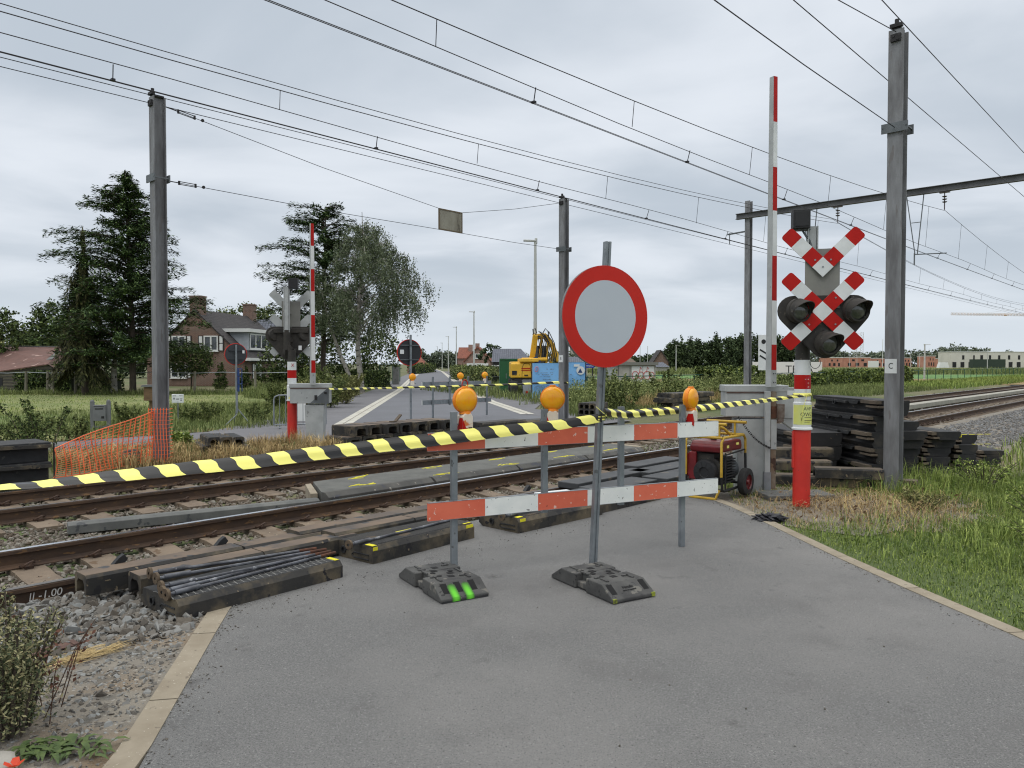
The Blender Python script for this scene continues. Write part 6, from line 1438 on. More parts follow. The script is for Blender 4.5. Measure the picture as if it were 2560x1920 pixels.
# crowd barrier and white boards behind the far signal
b = G(685, 1071); e = G(815, 1068); t = thing('crowd_barrier', 'galvanised crowd barrier behind the far crossing signal', 'barrier', b, math.atan2((e - b).y, (e - b).x)); ln = (e - b).length
mb = MB(); mb.tube([(0, 0, .08), (0, 0, .78), (.03, 0, .86), (.12, 0, .9), (ln - .12, 0, .9), (ln - .03, 0, .86), (ln, 0, .78), (ln, 0, .08)], .02, 8); mb.tube([(0, 0, .1), (ln, 0, .1)], .017, 8); mb.build('frame', m_galv, t, smooth=50)
for i in range(1, 9): mb = MB(); mb.tube([(ln * i / 9, 0, .1), (ln * i / 9, 0, .9)], .009, 6); mb.build('upright', m_galv, t)
for x in (.15, ln - .15): mb = MB(); mb.bar((x, -.25, .02), (x, .25, .02), .04, .02); mb.bar((x, 0, .02), (x, 0, .1), .03, .03); mb.build('foot', m_galv, t)
o = MB().box((0, 0, .36), (.5, .02, .7)); tag(o.build('white_board', m_trim, loc=G(741, 1056) + Vector((0, .12, .02)), rz=R(4)), 'blank white board leaning on the crowd barrier', 'board')
mb = MB(); mb.box((.11, 0, .15), (.22, .16, .3)); 
# ---------------------------------------------------------------- far side of the road closure
FLP, FRP = G(1034, 1055), G(1217, 1042)
BL0 = BL; fb = barrier('striped board barrier seen from behind across the far road', FRP, math.atan2((FLP - FRP).y, (FLP - FRP).x), True, 'barrier board frames')
fa = math.atan2((FRP - FLP).y, (FRP - FLP).x)
for px, py, lab in ((1031, 943, 'small amber lamp behind the far prohibition sign'), (1151, 940, 'small amber lamp at the middle of the far boards'), (1212, 938, 'small amber lamp at the right end of the far boards')):
    Y = 23.2 + (px - 1034) / 183 * 2.3; lamp(lab, D(px, py, Y) - UP * .255, fa + R(160 if px != 1151 else 150), group='amber lamps on the far barrier')
b = G(1024, 1053); t = thing('prohibition_sign', 'dark back of a round prohibition sign on a post across the far road', 'road sign', b, math.atan2(.5, .87) * 0 + R(32)); mb = MB(); mb.box((.02, -.05, 1.32), (.055, .05, 2.64)); mb.build('post', m_galv, t); mb = MB(); mb.cyl((0, 0, 2.1), (0, .02, 2.1), .40, n=40); mb.build('sign_plate', mat('black sign back', rgb(40, 42, 46), rough=.6), t); mb = MB(); mb.lathe([(.385, .0), (.405, .0), (.405, .035), (.385, .035)], (0, -.008, 2.1), (0, 1, 0), 40, caps=False); mb.build('sign_rim', m_red, t)
mb = MB(); mb.box((-.25, -.012, 2.12), (.13, .004, .13)); mb.build('paper_label', m_white, t); mb = MB()
for z in (2.32, 1.88): mb = MB(); mb.box((0, -.02, z), (.62, .03, .03)); mb.box((.02, -.06, z), (.09, .08, .03)); mb.build('bracket', m_galvd, t)
tape_build('thin striped tape across the far road from barrier machine to mast B', [D(822, 972, 16.7), D(960, 970, 19.5), D(1120, 965, 21.5), D(1300, 960, 22), D(1398, 955, 21.9), D(1420, 957, 21.8)], [.06, .055, .06, .06, .08, .05], [60, 30, 40, 30, 20, 20], .42, curl=.3, slant=.3, n=120)
# urn and green fence in the far garden
b = px_base(934, 56); mb = MB(); mb.lathe([(.14, 0), (.14, .06), (.06, .12), (.06, .18), (.2, .38), (.24, .44), (.2, .46)], n=14); tag(mb.build('garden_urn', m_conc, loc=b, smooth=40), 'pale stone garden urn by the square hedge', 'urn')
m_gfen = mat('green fence steel', rgb(30, 74, 62), rough=.6)
def mesh_fence(label, pts, h, m, step, rail=True, group=None, wires=5, r=.03):
    a = pts[0]; t = thing('mesh_fence', label, 'fence', a, 0, group); P = [p - a for p in pts]; cum = [0]
    for i in range(1, len(P)): cum.append(cum[-1] + (P[i] - P[i - 1]).length)
    n = int(cum[-1] / step)
    def at(d): i = max(1, min(len(P) - 1, int(np.searchsorted(cum, d)))); k = (d - cum[i - 1]) / (cum[i] - cum[i - 1]); return P[i - 1].lerp(P[i], k)
    for i in range(n + 1): p = at(i * step); mb = MB(); mb.cyl(p - UP * .1, p + UP * (h + .02), r, n=6); mb.build('post', m, t)
    mb = MB()
    for j in range(wires): z = h * (j + .3) / wires; mb.tube([p + UP * z for p in P], .006, 3)
    if wires: 
        nv_ = int(cum[-1] / .35)
        for i in range(nv_): p = at(i * .35); mb.tube([p + UP * .02, p + UP * h], .004, 3)
        mb.build('wire_mesh', m, t)
    if rail: mb = MB(); mb.tube([p + UP * h for p in P], .028, 5); mb.build('top_rail', m, t)
    return t
mesh_fence('green garden fence panels beside the far road', [px_base(948, 58), px_base(978, 66), px_base(1003, 80)], 1.7, m_gfen, 3.2, wires=9)
mb = MB(); mb.box((0, 0, .8), (.5, .5, 1.6)); mb.box((0, 0, 1.65), (.6, .6, .1)); tag(mb.build('gate_pillar', m_conc, loc=px_base(990, 66)), 'pale gate pillar at the end of the green fence', 'pillar')

# ---------------------------------------------------------------- along the far road
m_lampp = mat('pale lamp post', rgb(186, 188, 184), rgb(176, 178, 174), sc=2, rough=.5)
SL = [(1338, 42, 'nearest street lamp of the far road, rising behind the blue banner'), (1185, 99, 'second street lamp along the far road, left of the gabled house'), (1141, 140, 'third street lamp along the far road, before the red roof'), (1121, 188, 'fourth street lamp along the far road'), (1105.5, 245, 'fifth street lamp along the far road'), (1094, 300, 'sixth street lamp along the far road'), (1090, 370, 'farthest street lamp visible along the road')]
t0 = None
for px, Z, lab in SL:
    b = px_base(px, Z)
    if t0 is None:
        t0 = thing('street_lamp', lab, 'street lamp', b, 0, 'street lamps along the far road'); mb = MB(); mb.tube([(0, 0, -.1), (0, 0, 8.45)], [.12, .07], 10); mb.build('lamp_pole', m_lampp, t0, smooth=50); mb = MB(); mb.bar((.05, 0, 8.45), (-.65, 0, 8.47), .22, .09); mb.bar((.04, 0, 8.3), (.04, 0, 8.6), .14, .14); mb.build('lamp_head', m_lampp, t0, bev=.02)
        o = t0
    else: o = copy_tree(t0); o.location = b; o['label'] = lab
RL = [(1690, 932, 863, 'street lamp standing before the dark wood, nearest of those'), (1729, 919.5, 889, 'low far street lamp, left one of a close pair before the wood'), (1734, 919, 882, 'far street lamp, right one of a close pair before the wood'), (1819, 919.5, 884, 'far street lamp before the wood, left of the portal post'), (2311, 947, 861, 'grey street lamp behind the green fence, right of mast C'), (2298, 919.5, 884, 'far pale street lamp just left of the grey one'), (2276, 919.5, 884, 'far pale street lamp beside mast C'), (2468, 925, 871, 'street lamp before the white shell building'), (2124, 920, 887, 'far lamp post before the brick row, left one'), (2142, 920, 889, 'far lamp post before the brick row, right one')]
for px, yb, yt, lab in RL:
    Z = EYE * F / (yb - HOR); b = px_base(px, Z); o = copy_tree(t0); o.location = b; o['label'] = lab; o['group'] = 'street lamps in the fields'; h_ = EYE + (HOR - yt) * Z / F; o.scale = (1, 1, h_ / 8.5); o.rotation_euler = (0, 0, PI)
for px, lab in ((1600, 'thin lamp post right of the prohibition sign'), (1619, 'bare thin pole near the far roof')):
    mb = MB(); mb.tube([(0, 0, 0), (0, 0, 5.0)], .05, 6); tag(mb.build('thin_pole', m_lampp, loc=px_base(px, 140)), lab, 'pole', 'thin poles in the fields')
mb = MB(); mb.tube([(0, 0, 0), (0, 0, 9.5)], .09, 6); tag(mb.build('flag_pole', m_trim, loc=px_base(2206, 240)), 'tall white pole half hidden by mast C', 'pole')
# banners, container, bin, excavator
m_bann = mat('light blue banner', rgb(126, 180, 226), rgb(112, 168, 218), sc=1.2, rough=.6, bump=.3, bsc=4, bdist=.03)
def banner(label, px0, px1, y0, y1, Z, rz, texts, green=False):
    b = px_base((px0 + px1) / 2, Z); w_ = (px1 - px0) / F * Z; z0, z1 = EYE + (HOR - y1) * Z / F, EYE + (HOR - y0) * Z / F; t = thing('info_banner', label, 'banner', b, rz, 'light blue banners on the fence')
    mb = MB(); n = 16
    for i in range(n):
        for j in range(n):
            f = lambda u, v: (-w_ / 2 + w_ * u, .02 * math.sin(u * 7 + v * 3) + .015 * math.sin(v * 9), z0 + (z1 - z0) * v); mb.face([f(i / n, j / n), f((i + 1) / n, j / n), f((i + 1) / n, (j + 1) / n), f(i / n, (j + 1) / n)])
    o = mb.build('cloth', m_bann, t, smooth=60); mb = MB()
    for x in (-w_ / 2 - .03, w_ / 2 + .03): mb.cyl((x, .05, 0), (x, .05, z1 + .02), .025, n=6)
    mb.bar((-w_ / 2, .06, z1), (w_ / 2, .06, z1), .03, .03); mb.build('frame', m_steel, t)
    p = MB()
    for (u, v, wu, hv) in texts:
        k = max(3, int(wu * 16))
        for q in range(k):
            if (q * 7 + int(v * 100)) % 5 == 0: continue
            p.box((-w_ / 2 + w_ * (u + wu * (q + .5) / k), -.055, z0 + (z1 - z0) * v), (w_ * wu / k * .8, .004, hv * (z1 - z0) * (1 if q % 3 else .7)))
    p.build('print_line', m_faint, o)
    return t, w_, z0, z1
tx = [(.5, .835, .3, .02), (.15, .73, .62, .012), (.2, .68, .55, .012), (.28, .635, .38, .012), (.3, .55, .35, .012)] + [(.04, .42 - i * .035, .5 + .1 * (i % 3), .012) for i in range(5)]
t, w_, z0, z1 = banner('light blue information banner with rows of print left of mast B', 1331, 1399, 908, 997, 38.5, R(3), tx)
mb = MB(); mb.tube([(-w_ / 2 + .2 + .08 * math.cos(a), -.06, z1 - .3 + .12 * math.sin(a) + .03 * math.cos(a)) for a in np.linspace(0, 2 * PI, 14)[:-1]], .016, 5, closed=True); mb.build('logo_ring', mat('pale red print', rgb(206, 110, 120), rough=.6), t)
mb = MB(); rs = random.Random(2)
for i in range(14): x = -w_ / 2 + w_ * (i + .5) / 14; h_ = rs.uniform(.06, .24); mb.face([(x - .05, -.05, z0), (x + .05, -.05, z0), (x + .03, -.05, z0 + h_), (x - .02, -.05, z0 + h_ * .8)])
mb.build('white_print', m_trim, t)
t, w_, z0, z1 = banner('second light blue banner right of mast B, half overgrown by weeds', 1420, 1463, 906, 985, 40, R(2), [(.1, .62, .1, .02), (.3, .36, .5, .012), (.3, .3, .5, .012), (.3, .24, .45, .012)])
mb = MB(); mb.lathe([(.0001, 0), (.22, 0)], (.2, -.06, z1 - .42), (0, -1, 0), 20, caps=False); mb.box((-.0, -.06, z1 - .16), (.3, .004, .12)); mb.build('white_print', m_trim, t); mb = MB(); mb.prism([(-.12, -.1), (.12, -.1), (.0, .14)], (.18, -.066, z1 - .44), (1, 0, 0), UP, (0, -.003, 0)); mb.build('blue_triangle', m_blue, t)
b = px_base(1473, 42); t = thing('shop_sign', 'small blue sign with two rows of white letters under the prohibition disc', 'sign', b, R(2)); mb = MB(); mb.box((0, 0, 1.72), (.56, .04, .36)); o = mb.build('sign_board', mat('deep blue board', rgb(26, 52, 150), rough=.5), t); mb = MB(); mb.box((-.18, .05, .8), (.06, .06, 1.6)); mb.box((.18, .05, .8), (.06, .06, 1.6)); mb.build('post', m_steel, t)
text('WELKOM', .12, m_trim, o, (0, -.024, 1.80), facing((0, -1, 0))); text('WINKEL', .12, m_trim, o, (0, -.024, 1.64), facing((0, -1, 0)))
b = px_base(1339, 41.4); mb = MB(); mb.cyl((0, -.02, 1.85), (0, .0, 1.85), .27, n=28); tag(mb.build('round_sign', m_blue, loc=b), 'round blue sign on the nearest street lamp above the banner', 'road sign')
o2 = MB(); 
b = px_base(1272, 44.5); t = thing('steel_container', 'dark green steel container beside the yellow excavator', 'container', b, HZ + R(8)); m_gc = mat('container green', rgb(30, 92, 52), rgb(26, 80, 46), sc=2, rough=.6)
mb = MB(); mb.box((0, 1.6, 1.0), (1.0, 3.2, 2.04)); mb.build('container_body', m_gc, t, bev=.02); mb = MB(); mb.box((-.5, .02, 1.0), (.06, .06, 2.06)); mb.box((.5, .02, 1.0), (.06, .06, 2.06)); mb.box((0, .0, 2.02), (1.05, .06, .07)); mb.build('edge_post', m_gc, t); mb = MB(); mb.box((-.15, -.012, 1.05), (.03, .02, .3)); mb.build('handle', m_galv, t)
b = px_base(1318, 39.8); t = thing('wheelie_bin', 'grey plastic bin with a small logo before the excavator wheels', 'bin', b, R(-8)); mb = MB(); mb.box((0, 0, .44), (.38, .36, .86), taper=(1.2, 1.2)); mb.build('bin_body', mat('grey bin plastic', rgb(150, 154, 156), rgb(138, 142, 144), sc=3, rough=.6), t, bev=.02); mb = MB(); mb.box((0, 0, .9), (.48, .46, .06)); mb.build('lid', m_mg, t, bev=.01); mb = MB(); mb.cyl((0, -.2, .3), (0, -.22, .3), .07, n=12); mb.build('logo_mark', m_redm, t)
m_cat = mat('excavator yellow', rgb(226, 178, 50), rgb(206, 160, 44), sc=2, rough=.5, spots=(rgb(176, 136, 44), 5, .67))
b = px_base(1305, 41); t = thing('excavator', 'yellow wheeled excavator with its boom folded high', 'excavator', b, R(4))
mb = MB(); mb.box((.05, .9, 1.45), (1.25, 2.0, .85)); mb.box((-.05, -.05, 1.4), (1.15, .3, .8)); mb.build('engine_body', m_cat, t, bev=.08, segs=3)
mb = MB(); mb.box((.36, .5, 1.95), (1.0, 1.6, .18)); mb.cyl((.0, .4, 1.98), (1.4, .4, 2.0), .11, n=10); mb.build('engine_hood', m_cat, t, bev=.03)
mb = MB(); mb.box((.0, .9, .82), (.9, 2.2, .3)); mb.cyl((.1, .9, .95), (.1, .9, 1.08), .5, n=20); mb.build('undercarriage', m_steel, t)
for x in (-.42, .36):
    for y in (.1, 1.9): mb = MB(); mb.cyl((x - .18, y, .48), (x + .18, y, .48), .48, n=22); w_ = mb.build('wheel', m_tyre, t, bev=.05); mb = MB(); mb.cyl((x - .19, y, .48), (x + .19, y, .48), .22, n=14); mb.build('rim', m_steel, w_)
mb = MB(); mb.bar((.55, .9, 1.6), (.78, .5, 3.35), .28, .36, up=(0, 1, 0)); mb.bar((.72, .6, 3.2), (1.25, .6, 3.28), .24, .3); mb.build('boom', m_cat, t, bev=.03)
mb = MB(); mb.bar((1.2, .6, 3.35), (1.7, .6, 2.75), .24, .28); mb.bar((1.65, .6, 2.85), (2.05, .6, 1.9), .22, .26); mb.build('stick', m_cat, t, bev=.03)
mb = MB(); mb.cyl((1.0, .5, 1.9), (1.1, .5, 3.1), .07, n=10); mb.cyl((1.35, .45, 1.7), (1.45, .45, 2.95), .065, n=10); mb.cyl((1.6, .55, 1.7), (1.75, .5, 2.6), .07, n=10); mb.build('cylinder', m_cat, t)
mb = MB(); mb.cyl((2.03, .55, 1.95), (2.14, .55, 1.6), .055, n=8); mb.build('piston_rod', m_trim, t); rs = random.Random(4); mb = MB()
for k in range(9): x = .9 + k * .11; mb.tube([(x - .3, .4, 3.4 + rs.uniform(-.1, .15)), (x, .35, 3.2 - k * .07 + rs.uniform(0, .3)), (x + .12, .38, 2.5 - k * .03), (x + .05, .4, 1.9)], .025, 5)
mb.tube([(.66, .4, 3.3), (.62, .4, 3.62), (.75, .4, 3.66), (.82, .4, 3.4)], .03, 5); mb.tube([(1.15, .4, 3.4), (1.3, .4, 3.66), (1.45, .4, 3.5), (1.5, .4, 3.1)], .03, 5); mb.build('hose', m_black, t)
mb = MB(); mb.box((1.05, 1.2, 1.9), (.7, .9, 1.7)); mb.build('cab', m_glass, t); mb = MB(); mb.box((-.42, -.21, 1.28), (.26, .02, .22)); mb.box((.2, -.21, 1.15), (.2, .02, .06)); mb.tube([(-.02, -.21, 1.05), (.0, -.21, 1.6), (.1, -.21, 1.78), (.4, -.21, 1.75), (.5, -.21, 1.1)], .012, 4); mb.build('black_mark', m_black, t); mb = MB()
for k in range(2): mb.box((.2, -.205, 1.42 + k * .1), (.5, .02, .05))
mb.build('red_stripe', m_redm, t)
# houses at the far end of the road
def house(label, px0, px1, Z, he, hr, ln, wm, rm, axis='gable', name='far_house', extra=None, group='houses by the far road'):
    b = px_base((px0 + px1) / 2, Z); w_ = (px1 - px0) / F * Z; t = thing(name, label, 'house', b, HZ * .3, group); h = w_ / 2
    if axis == 'gable':
        mb = MB(); mb.prism([(-h * .94, 0), (h * .94, 0), (h * .94, he), (0, hr - .15), (-h * .94, he)], (0, 0, 0), (1, 0, 0), UP, (0, ln, 0)); mb.build('wall', wm, t); mb = MB()
        for s_ in (1, -1): mb.prism([(0, hr), (s_ * h * 1.04, he - .1), (s_ * h * 1.04, he - .35), (0, hr - .25)], (0, -.25, 0), (1, 0, 0), UP, (0, ln + .5, 0))
        rf = mb.build('roof', rm, t)
    else:
        mb = MB(); mb.box((0, ln / 2, he / 2), (w_ * .95, ln, he)); mb.build('wall', wm, t); k = min(h * .6, ln * .5); mb = MB(); z = he - .05
        A_ = [(-h, -.3, z), (h, -.3, z), (h, ln + .3, z), (-h, ln + .3, z)]; r0, r1 = (-h + (k if axis == 'hip' else 0), ln / 2, hr), (h - k, ln / 2, hr)
        mb.face([A_[0], A_[1], r1, r0]); mb.face([A_[1], A_[2], r1]); mb.face([A_[2], A_[3], r0, r1]); mb.face([A_[3], A_[0], r0]); rf = mb.build('roof', rm, t)
    if extra: extra(t, rf, w_)
    return t
def ex1(t, rf, w_):
    window(t, (0, -.02, 3.3), .9, .9, 'x', 1); mb = MB(); mb.box((-.1, 1.0, 5.2), (.8, .8, 1.2)); mb.build('chimney', m_brick2, rf); mb = MB(); mb.box((0, -.06, 1.25), (w_ * .8, .1, 1.3)); mb.build('pale_panel', m_trim, t)
house('pink brick house with a wide gable beside the far road', 1160, 1228, 150, 2.4, 5.2, 9, m_brick2, m_red_t, 'gable', extra=ex1)
def ex2(t, rf, w_): mb = MB(); mb.box((1.0, 2.5, 5.0), (.9, .9, 1.9)); mb.build('chimney', m_brick2, rf)
house('red roofed house behind the pink gable', 1143, 1182, 165, 3.0, 5.4, 7, m_brick2, m_red_t, 'ridge', extra=ex2)
def ex3(t, rf, w_): mb = MB(); mb.box((0, -.1, 1.5), (w_, .2, .15)); mb.build('white_band', m_trim, t)
house('long low house with a dark grey hipped roof behind the green container', 1229, 1332, 115, 2.1, 4.1, 7, m_dark, m_slate2, 'right', extra=ex3)
house('orange roofed house left of the far road end', 1016, 1062, 150, 1.6, 3.0, 6, m_brick2, m_red_t, 'ridge')
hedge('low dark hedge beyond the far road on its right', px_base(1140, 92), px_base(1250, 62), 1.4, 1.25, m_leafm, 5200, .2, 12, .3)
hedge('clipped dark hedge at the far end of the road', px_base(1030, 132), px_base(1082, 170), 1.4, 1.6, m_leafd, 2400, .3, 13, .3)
def wood(label, px0, px1, Z, hs, m, n, size, seed, dz=14, name='wood', skirt=1.0):
    """a far wood or tree line read as one mass"""
    rg = np.random.default_rng(seed); C = []; k = len(hs)
    x0, x1 = (px0 - CX) / F * Z, (px1 - CX) / F * Z; per = max(1, n // (k * 2))
    for row in range(2):
        for i, h in enumerate(hs):
            cx = x0 + (x1 - x0) * (i + .5 + rg.uniform(-.25, .25)) / k; cy = Z + row * dz * .5 + rg.uniform(0, dz * .4); hh = h * rg.uniform(.88, 1.05) * (1 if row == 0 else 1.04); rw = abs(x1 - x0) / k * rg.uniform(.75, 1.05)
            nc = 42; d = rg.normal(size=(nc, 3)); d /= np.linalg.norm(d, axis=1, keepdims=True); cc = d * rg.uniform(.35, 1, (nc, 1)) ** .5; idx = rg.integers(0, nc, per)
            p = cc[idx] + rg.normal(size=(per, 3)) * .12; p = p * np.array((rw, min(rw, 4), hh * .5)) + np.array((cx, cy, hh * .52)); C.append(p)
    C = np.concatenate(C); C = C[C[:, 2] > 0]; V, Fq = leafset(C, np.full(len(C), size), .4, .8, .7); return tag(npmesh(name, V, Fq, m, tint=rg.uniform(0, 1, len(C)) ** 1.3), kind='stuff')
wood('', 1655, 2010, 215, [5.5, 7.6, 9.2, 9.6, 8.6, 8.8, 9.4, 10.0, 9.8, 10.2, 9.6, 9.8, 9.9, 9.5], m_wood, 42000, .62, 1)
wood('', 1500, 1700, 240, [3.2, 3.6, 4.2, 4.4, 5.0, 5.2], m_wood, 7000, .6, 9)
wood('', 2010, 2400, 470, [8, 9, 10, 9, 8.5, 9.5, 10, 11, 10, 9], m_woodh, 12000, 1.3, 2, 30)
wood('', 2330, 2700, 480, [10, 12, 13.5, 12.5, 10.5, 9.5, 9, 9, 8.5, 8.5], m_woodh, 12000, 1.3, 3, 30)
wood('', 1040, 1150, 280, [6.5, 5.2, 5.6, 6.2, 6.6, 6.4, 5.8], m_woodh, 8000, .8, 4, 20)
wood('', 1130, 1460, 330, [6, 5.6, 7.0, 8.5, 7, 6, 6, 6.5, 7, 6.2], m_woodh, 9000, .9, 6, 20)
wood('', -160, 120, 85, [4.5, 5.0, 5.2, 5.4, 5.6, 5.0], m_wood, 9000, .34, 7, 8)
wood('', 120, 460, 95, [5.2, 4.8, 4.2, 4.0, 4.4, 4.6], m_wood, 8000, .34, 8, 8)
leafy('garden_tree', 'small tree between far gable and dark hipped roof', px_base(1230, 135), [(0, 0, 4.2, 1.3, 1.2, 1.4), (-1.4, 0, 3.2, 1.2, 1, 1)], m_wood, 900, .4, (2.6, .12), 41, 'broadleaf trees in the gardens')

# ---------------------------------------------------------------- fields on the right
mesh_fence('long green mesh fence along the railway on its far side', [T(29.5, 22.3), T(40, 22.3), T(75, 22.0), T(112, 22.6), T(150, 23.5)], 1.12, m_gfen, 3.4, wires=4, r=.035)
for i, (s0, s1, h_, lab) in enumerate(((40.3, 47.5, 1.3, 'ivy grown over the green fence left of the portal post'), (48.5, 58, .72, 'ivy grown over the green fence below the white hoarding'), (58.5, 72, 1.0, 'long ivy mass on the fence behind the crossing signal'), (72.4, 80, 1.25, 'ivy mass on the fence right of mast C'))):
    hedge(lab, T(s0, 22.1), T(s1, 22.0), .9, h_, m_ivy, 9000, .16, 30 + i, .26, 'ivy_hedge', 'ivy', 'ivy masses on the green fence')
b = px_base(1968, 74); t = thing('hoarding', 'white hoarding with a green arrow and partly hidden dark letters', 'hoarding', b, R(0)); mb = MB(); mb.box((0, 0, 1.2), (6.7, .06, 1.5)); o = mb.build('board', m_trim, t)
mg = mat('green outline', rgb(92, 178, 96), rough=.6); mb = MB(); A_ = [(-2.75, 1.25), (-2.1, 1.78), (-1.5, 1.25), (-1.85, 1.25), (-1.85, .8), (-2.4, .8), (-2.4, 1.25)]
for p, q in zip(A_, A_[1:] + A_[:1]): mb.bar((p[0], -.04, p[1]), (q[0], -.04, q[1]), .02, .09, up=(0, 0, 1))
mb.build('arrow_mark', mg, o); text('TEMA', 1.0, m_ink, o, (1.15, -.035, 1.22), facing((0, -1, 0)), xs=1.05)
# concrete utility building with scrawl
b = px_base(1575, 66); t = thing('utility_building', 'low flat roofed concrete building with red scrawl on its doors', 'building', b, 0); m_pc = mat('pale concrete', rgb(172, 170, 162), rgb(152, 150, 142), sc=1.5, rough=.9)
mb = MB(); mb.box((0, 1.6, .85), (4.4, 3.2, 1.7)); mb.build('wall', m_pc, t); mb = MB(); mb.box((0, 1.6, 1.78), (4.8, 3.6, .26)); mb.box((-1.2, 2.4, 2.0), (2.4, 1.8, .2)); mb.build('roof', mat('grey roof slab', rgb(120, 120, 114), rough=.9), t)
mb = MB()
for x in (-1.0, .0, 1.1): mb.box((x, -.02, .8), (.03, .02, 1.55))
mb.build('door_joint', m_dark, t); mb = MB(); mb.box((1.1, -.012, .8), (1.9, .02, 1.5)); o = mb.build('door', m_trim, t); mb = MB(); mb.box((-1.6, -.012, 1.15), (.9, .02, .7)); mb.build('vent_panel', m_grey, t)
m_graf = mat('red scrawl', rgb(186, 96, 92), rough=.8); mb = MB()
for (x, r_) in ((.45, .25), (.95, .22), (1.45, .26), (1.85, .2)): mb.tube([(x + r_ * math.cos(a) * 1.1, -.035, .78 + r_ * 1.4 * math.sin(a)) for a in np.linspace(0, 2 * PI, 12)[:-1]], .035, 4, closed=True)
mb.tube([(.8, -.035, 1.05), (.9, -.035, 1.5), (1.0, -.035, 1.3)], .03, 4); mb.tube([(1.4, -.035, 1.05), (1.5, -.035, 1.5), (1.6, -.035, 1.3)], .03, 4); mb.build('scrawl', m_graf, o)
b = px_base(1664, 150); house('small brick house with white gable edges before the wood', 1632, 1672, 165, 2.2, 4.8, 6, m_brick, m_slate, 'gable', group='far houses on the right'); house('low grey barn at the left foot of the wood', 1640, 1674, 150, 1.2, 2.1, 6, m_pc, m_slate2, 'ridge', group='far houses on the right'); house('low brown roofed farmhouse behind the utility building', 1500, 1600, 150, 1.6, 3.6, 7, m_brick, mat('brown roof', rgb(104, 92, 82), rough=.9), 'ridge', group='far houses on the right')
house('grey roofed house behind the second blue banner', 1400, 1470, 120, 1.6, 2.9, 7, m_pc, m_slate2, 'ridge', group='far houses on the right')
mb = MB(); mb.box((0, 0, 6), (3.2, 3, 12)); tag(mb.build('tower_block', m_pc, loc=px_base(1429, 640) + UP * 4), 'pale tower far off beside mast B', 'tower')
# shell buildings
def shell(label, px0, px1, Z, h, m, wins, storeys=2, group='unfinished houses on the right'):
    b = px_base((px0 + px1) / 2, Z); w_ = (px1 - px0) / F * Z; t = thing('shell_building', label, 'building', b, 0, group); mb = MB(); mb.box((0, 5, h / 2), (w_, 10, h)); mb.build('wall', m, t)
    for (u, v, a, c) in wins: mb = MB(); mb.box((-w_ / 2 + w_ * u, -.03, h * v), (w_ * a, .1, h * c)); mb.build('window', m_black, t)
    mb = MB(); mb.box((0, 5, h + .1), (w_ + .3, 10.3, .25)); mb.build('roof', m_trim, t); return t
m_shellr = mat('raw orange brick', rgb(166, 112, 92), rgb(186, 140, 122), sc=.2, rough=.9); m_shellw = mat('white block wall', rgb(206, 204, 194), rgb(194, 192, 182), sc=.3, rough=.9)
ww = [(.055 + i * .105, .2, .05, .34) for i in range(9)] + [(u, .66, .028, .27) for u in (.17, .52, .64, .77, .9)] + [(.31, .66, .02, .27), (.41, .62, .035, .36)]
shell('long white two storey shell building with dark openings at the right edge', 2375, 2566, 350, 7.2, m_shellw, ww)
for px0, px1, Z, h, lab in ((2066, 2105, 400, 5.0, 'orange brick shell house left of the tall lattice'), (2110, 2176, 410, 5.2, 'wide orange brick shell house beside the tall lattice'), (2182, 2215, 420, 4.8, 'orange brick shell house left of mast C'), (2255, 2278, 420, 5.0, 'narrow brick shell house just right of mast C'), (2318, 2338, 400, 5.8, 'tall narrow brick shell house left of the white building'), (2339, 2374, 410, 4.6, 'pink brick shell house adjoining the white building')):
    shell(lab, px0, px1, Z, h, m_shellr, [(.2, .3, .12, .3), (.5, .3, .14, .3), (.8, .28, .12, .34), (.35, .72, .1, .2), (.7, .72, .1, .2)])
mb = MB(); mb.box((0, 0, 1.9), (14, 3, 3.8)); tag(mb.build('dark_shed', mat('dark green sheet', rgb(46, 60, 50), rough=.8), loc=px_base(2468, 335)), 'dark green hut before the white shell building', 'hut'); mb = MB(); mb.box((0, 0, 1.7), (5.2, .4, 3.2)); tag(mb.build('site_sign', m_trim, loc=px_base(2183, 380)), 'white site board before the orange brick houses', 'sign'); mb = MB(); mb.box((0, 0, 1.3), (4.5, 2, 2.4), taper=(.7, .9)); tag(mb.build('site_van', m_trim, loc=px_base(2357, 330)), 'white van or cabin left of the white building', 'van')
def lattice(mb, a, b, w_, n, r):
    d = (b - a); x = d.normalized().orthogonal().normalized(); y = d.normalized().cross(x); cor = [(x + y) * w_ / 2, (x - y) * w_ / 2, (-x - y) * w_ / 2, (-x + y) * w_ / 2]
    for c in cor: mb.tube([a + c, b + c], r, 4)
    for i in range(n):
        p, q = a.lerp(b, i / n), a.lerp(b, (i + 1) / n)
        for k in range(4): mb.tube([p + cor[k], q + cor[(k + 1) % 4]], r * .7, 3)
b = px_base(2146, 430); mb = MB(); lattice(mb, Vector((0, 0, 0)), Vector((0, 0, 19.5)), 3.6, 14, .10); tag(mb.build('lattice_tower', m_lampp, loc=b), 'pale lattice tower behind the crossing signal', 'tower')
b = px_base(2640, 520); t = thing('tower_crane', 'tower crane whose pale jib reaches in from the right edge', 'crane', b); m_cr = mat('crane paint', rgb(206, 170, 130), rgb(196, 186, 170), sc=.1, rough=.7)
mb = MB(); lattice(mb, Vector((0, 0, 0)), Vector((0, 0, 37)), 1.8, 22, .12); mb.build('crane_mast', m_cr, t); mb = MB(); lattice(mb, Vector((-(2640 - 2375) / F * 520, 0, 35.6)), Vector((12, 0, 34.4)), 1.1, 40, .10); mb.build('jib', m_cr, t); mb = MB(); mb.tube([(-50, 0, 36), (0, 0, 42), (12, 0, 35)], .06, 4); mb.box((-35, 0, 34.6), (1.4, 1.2, .6)); mb.build('tie_cable', m_cr, t)

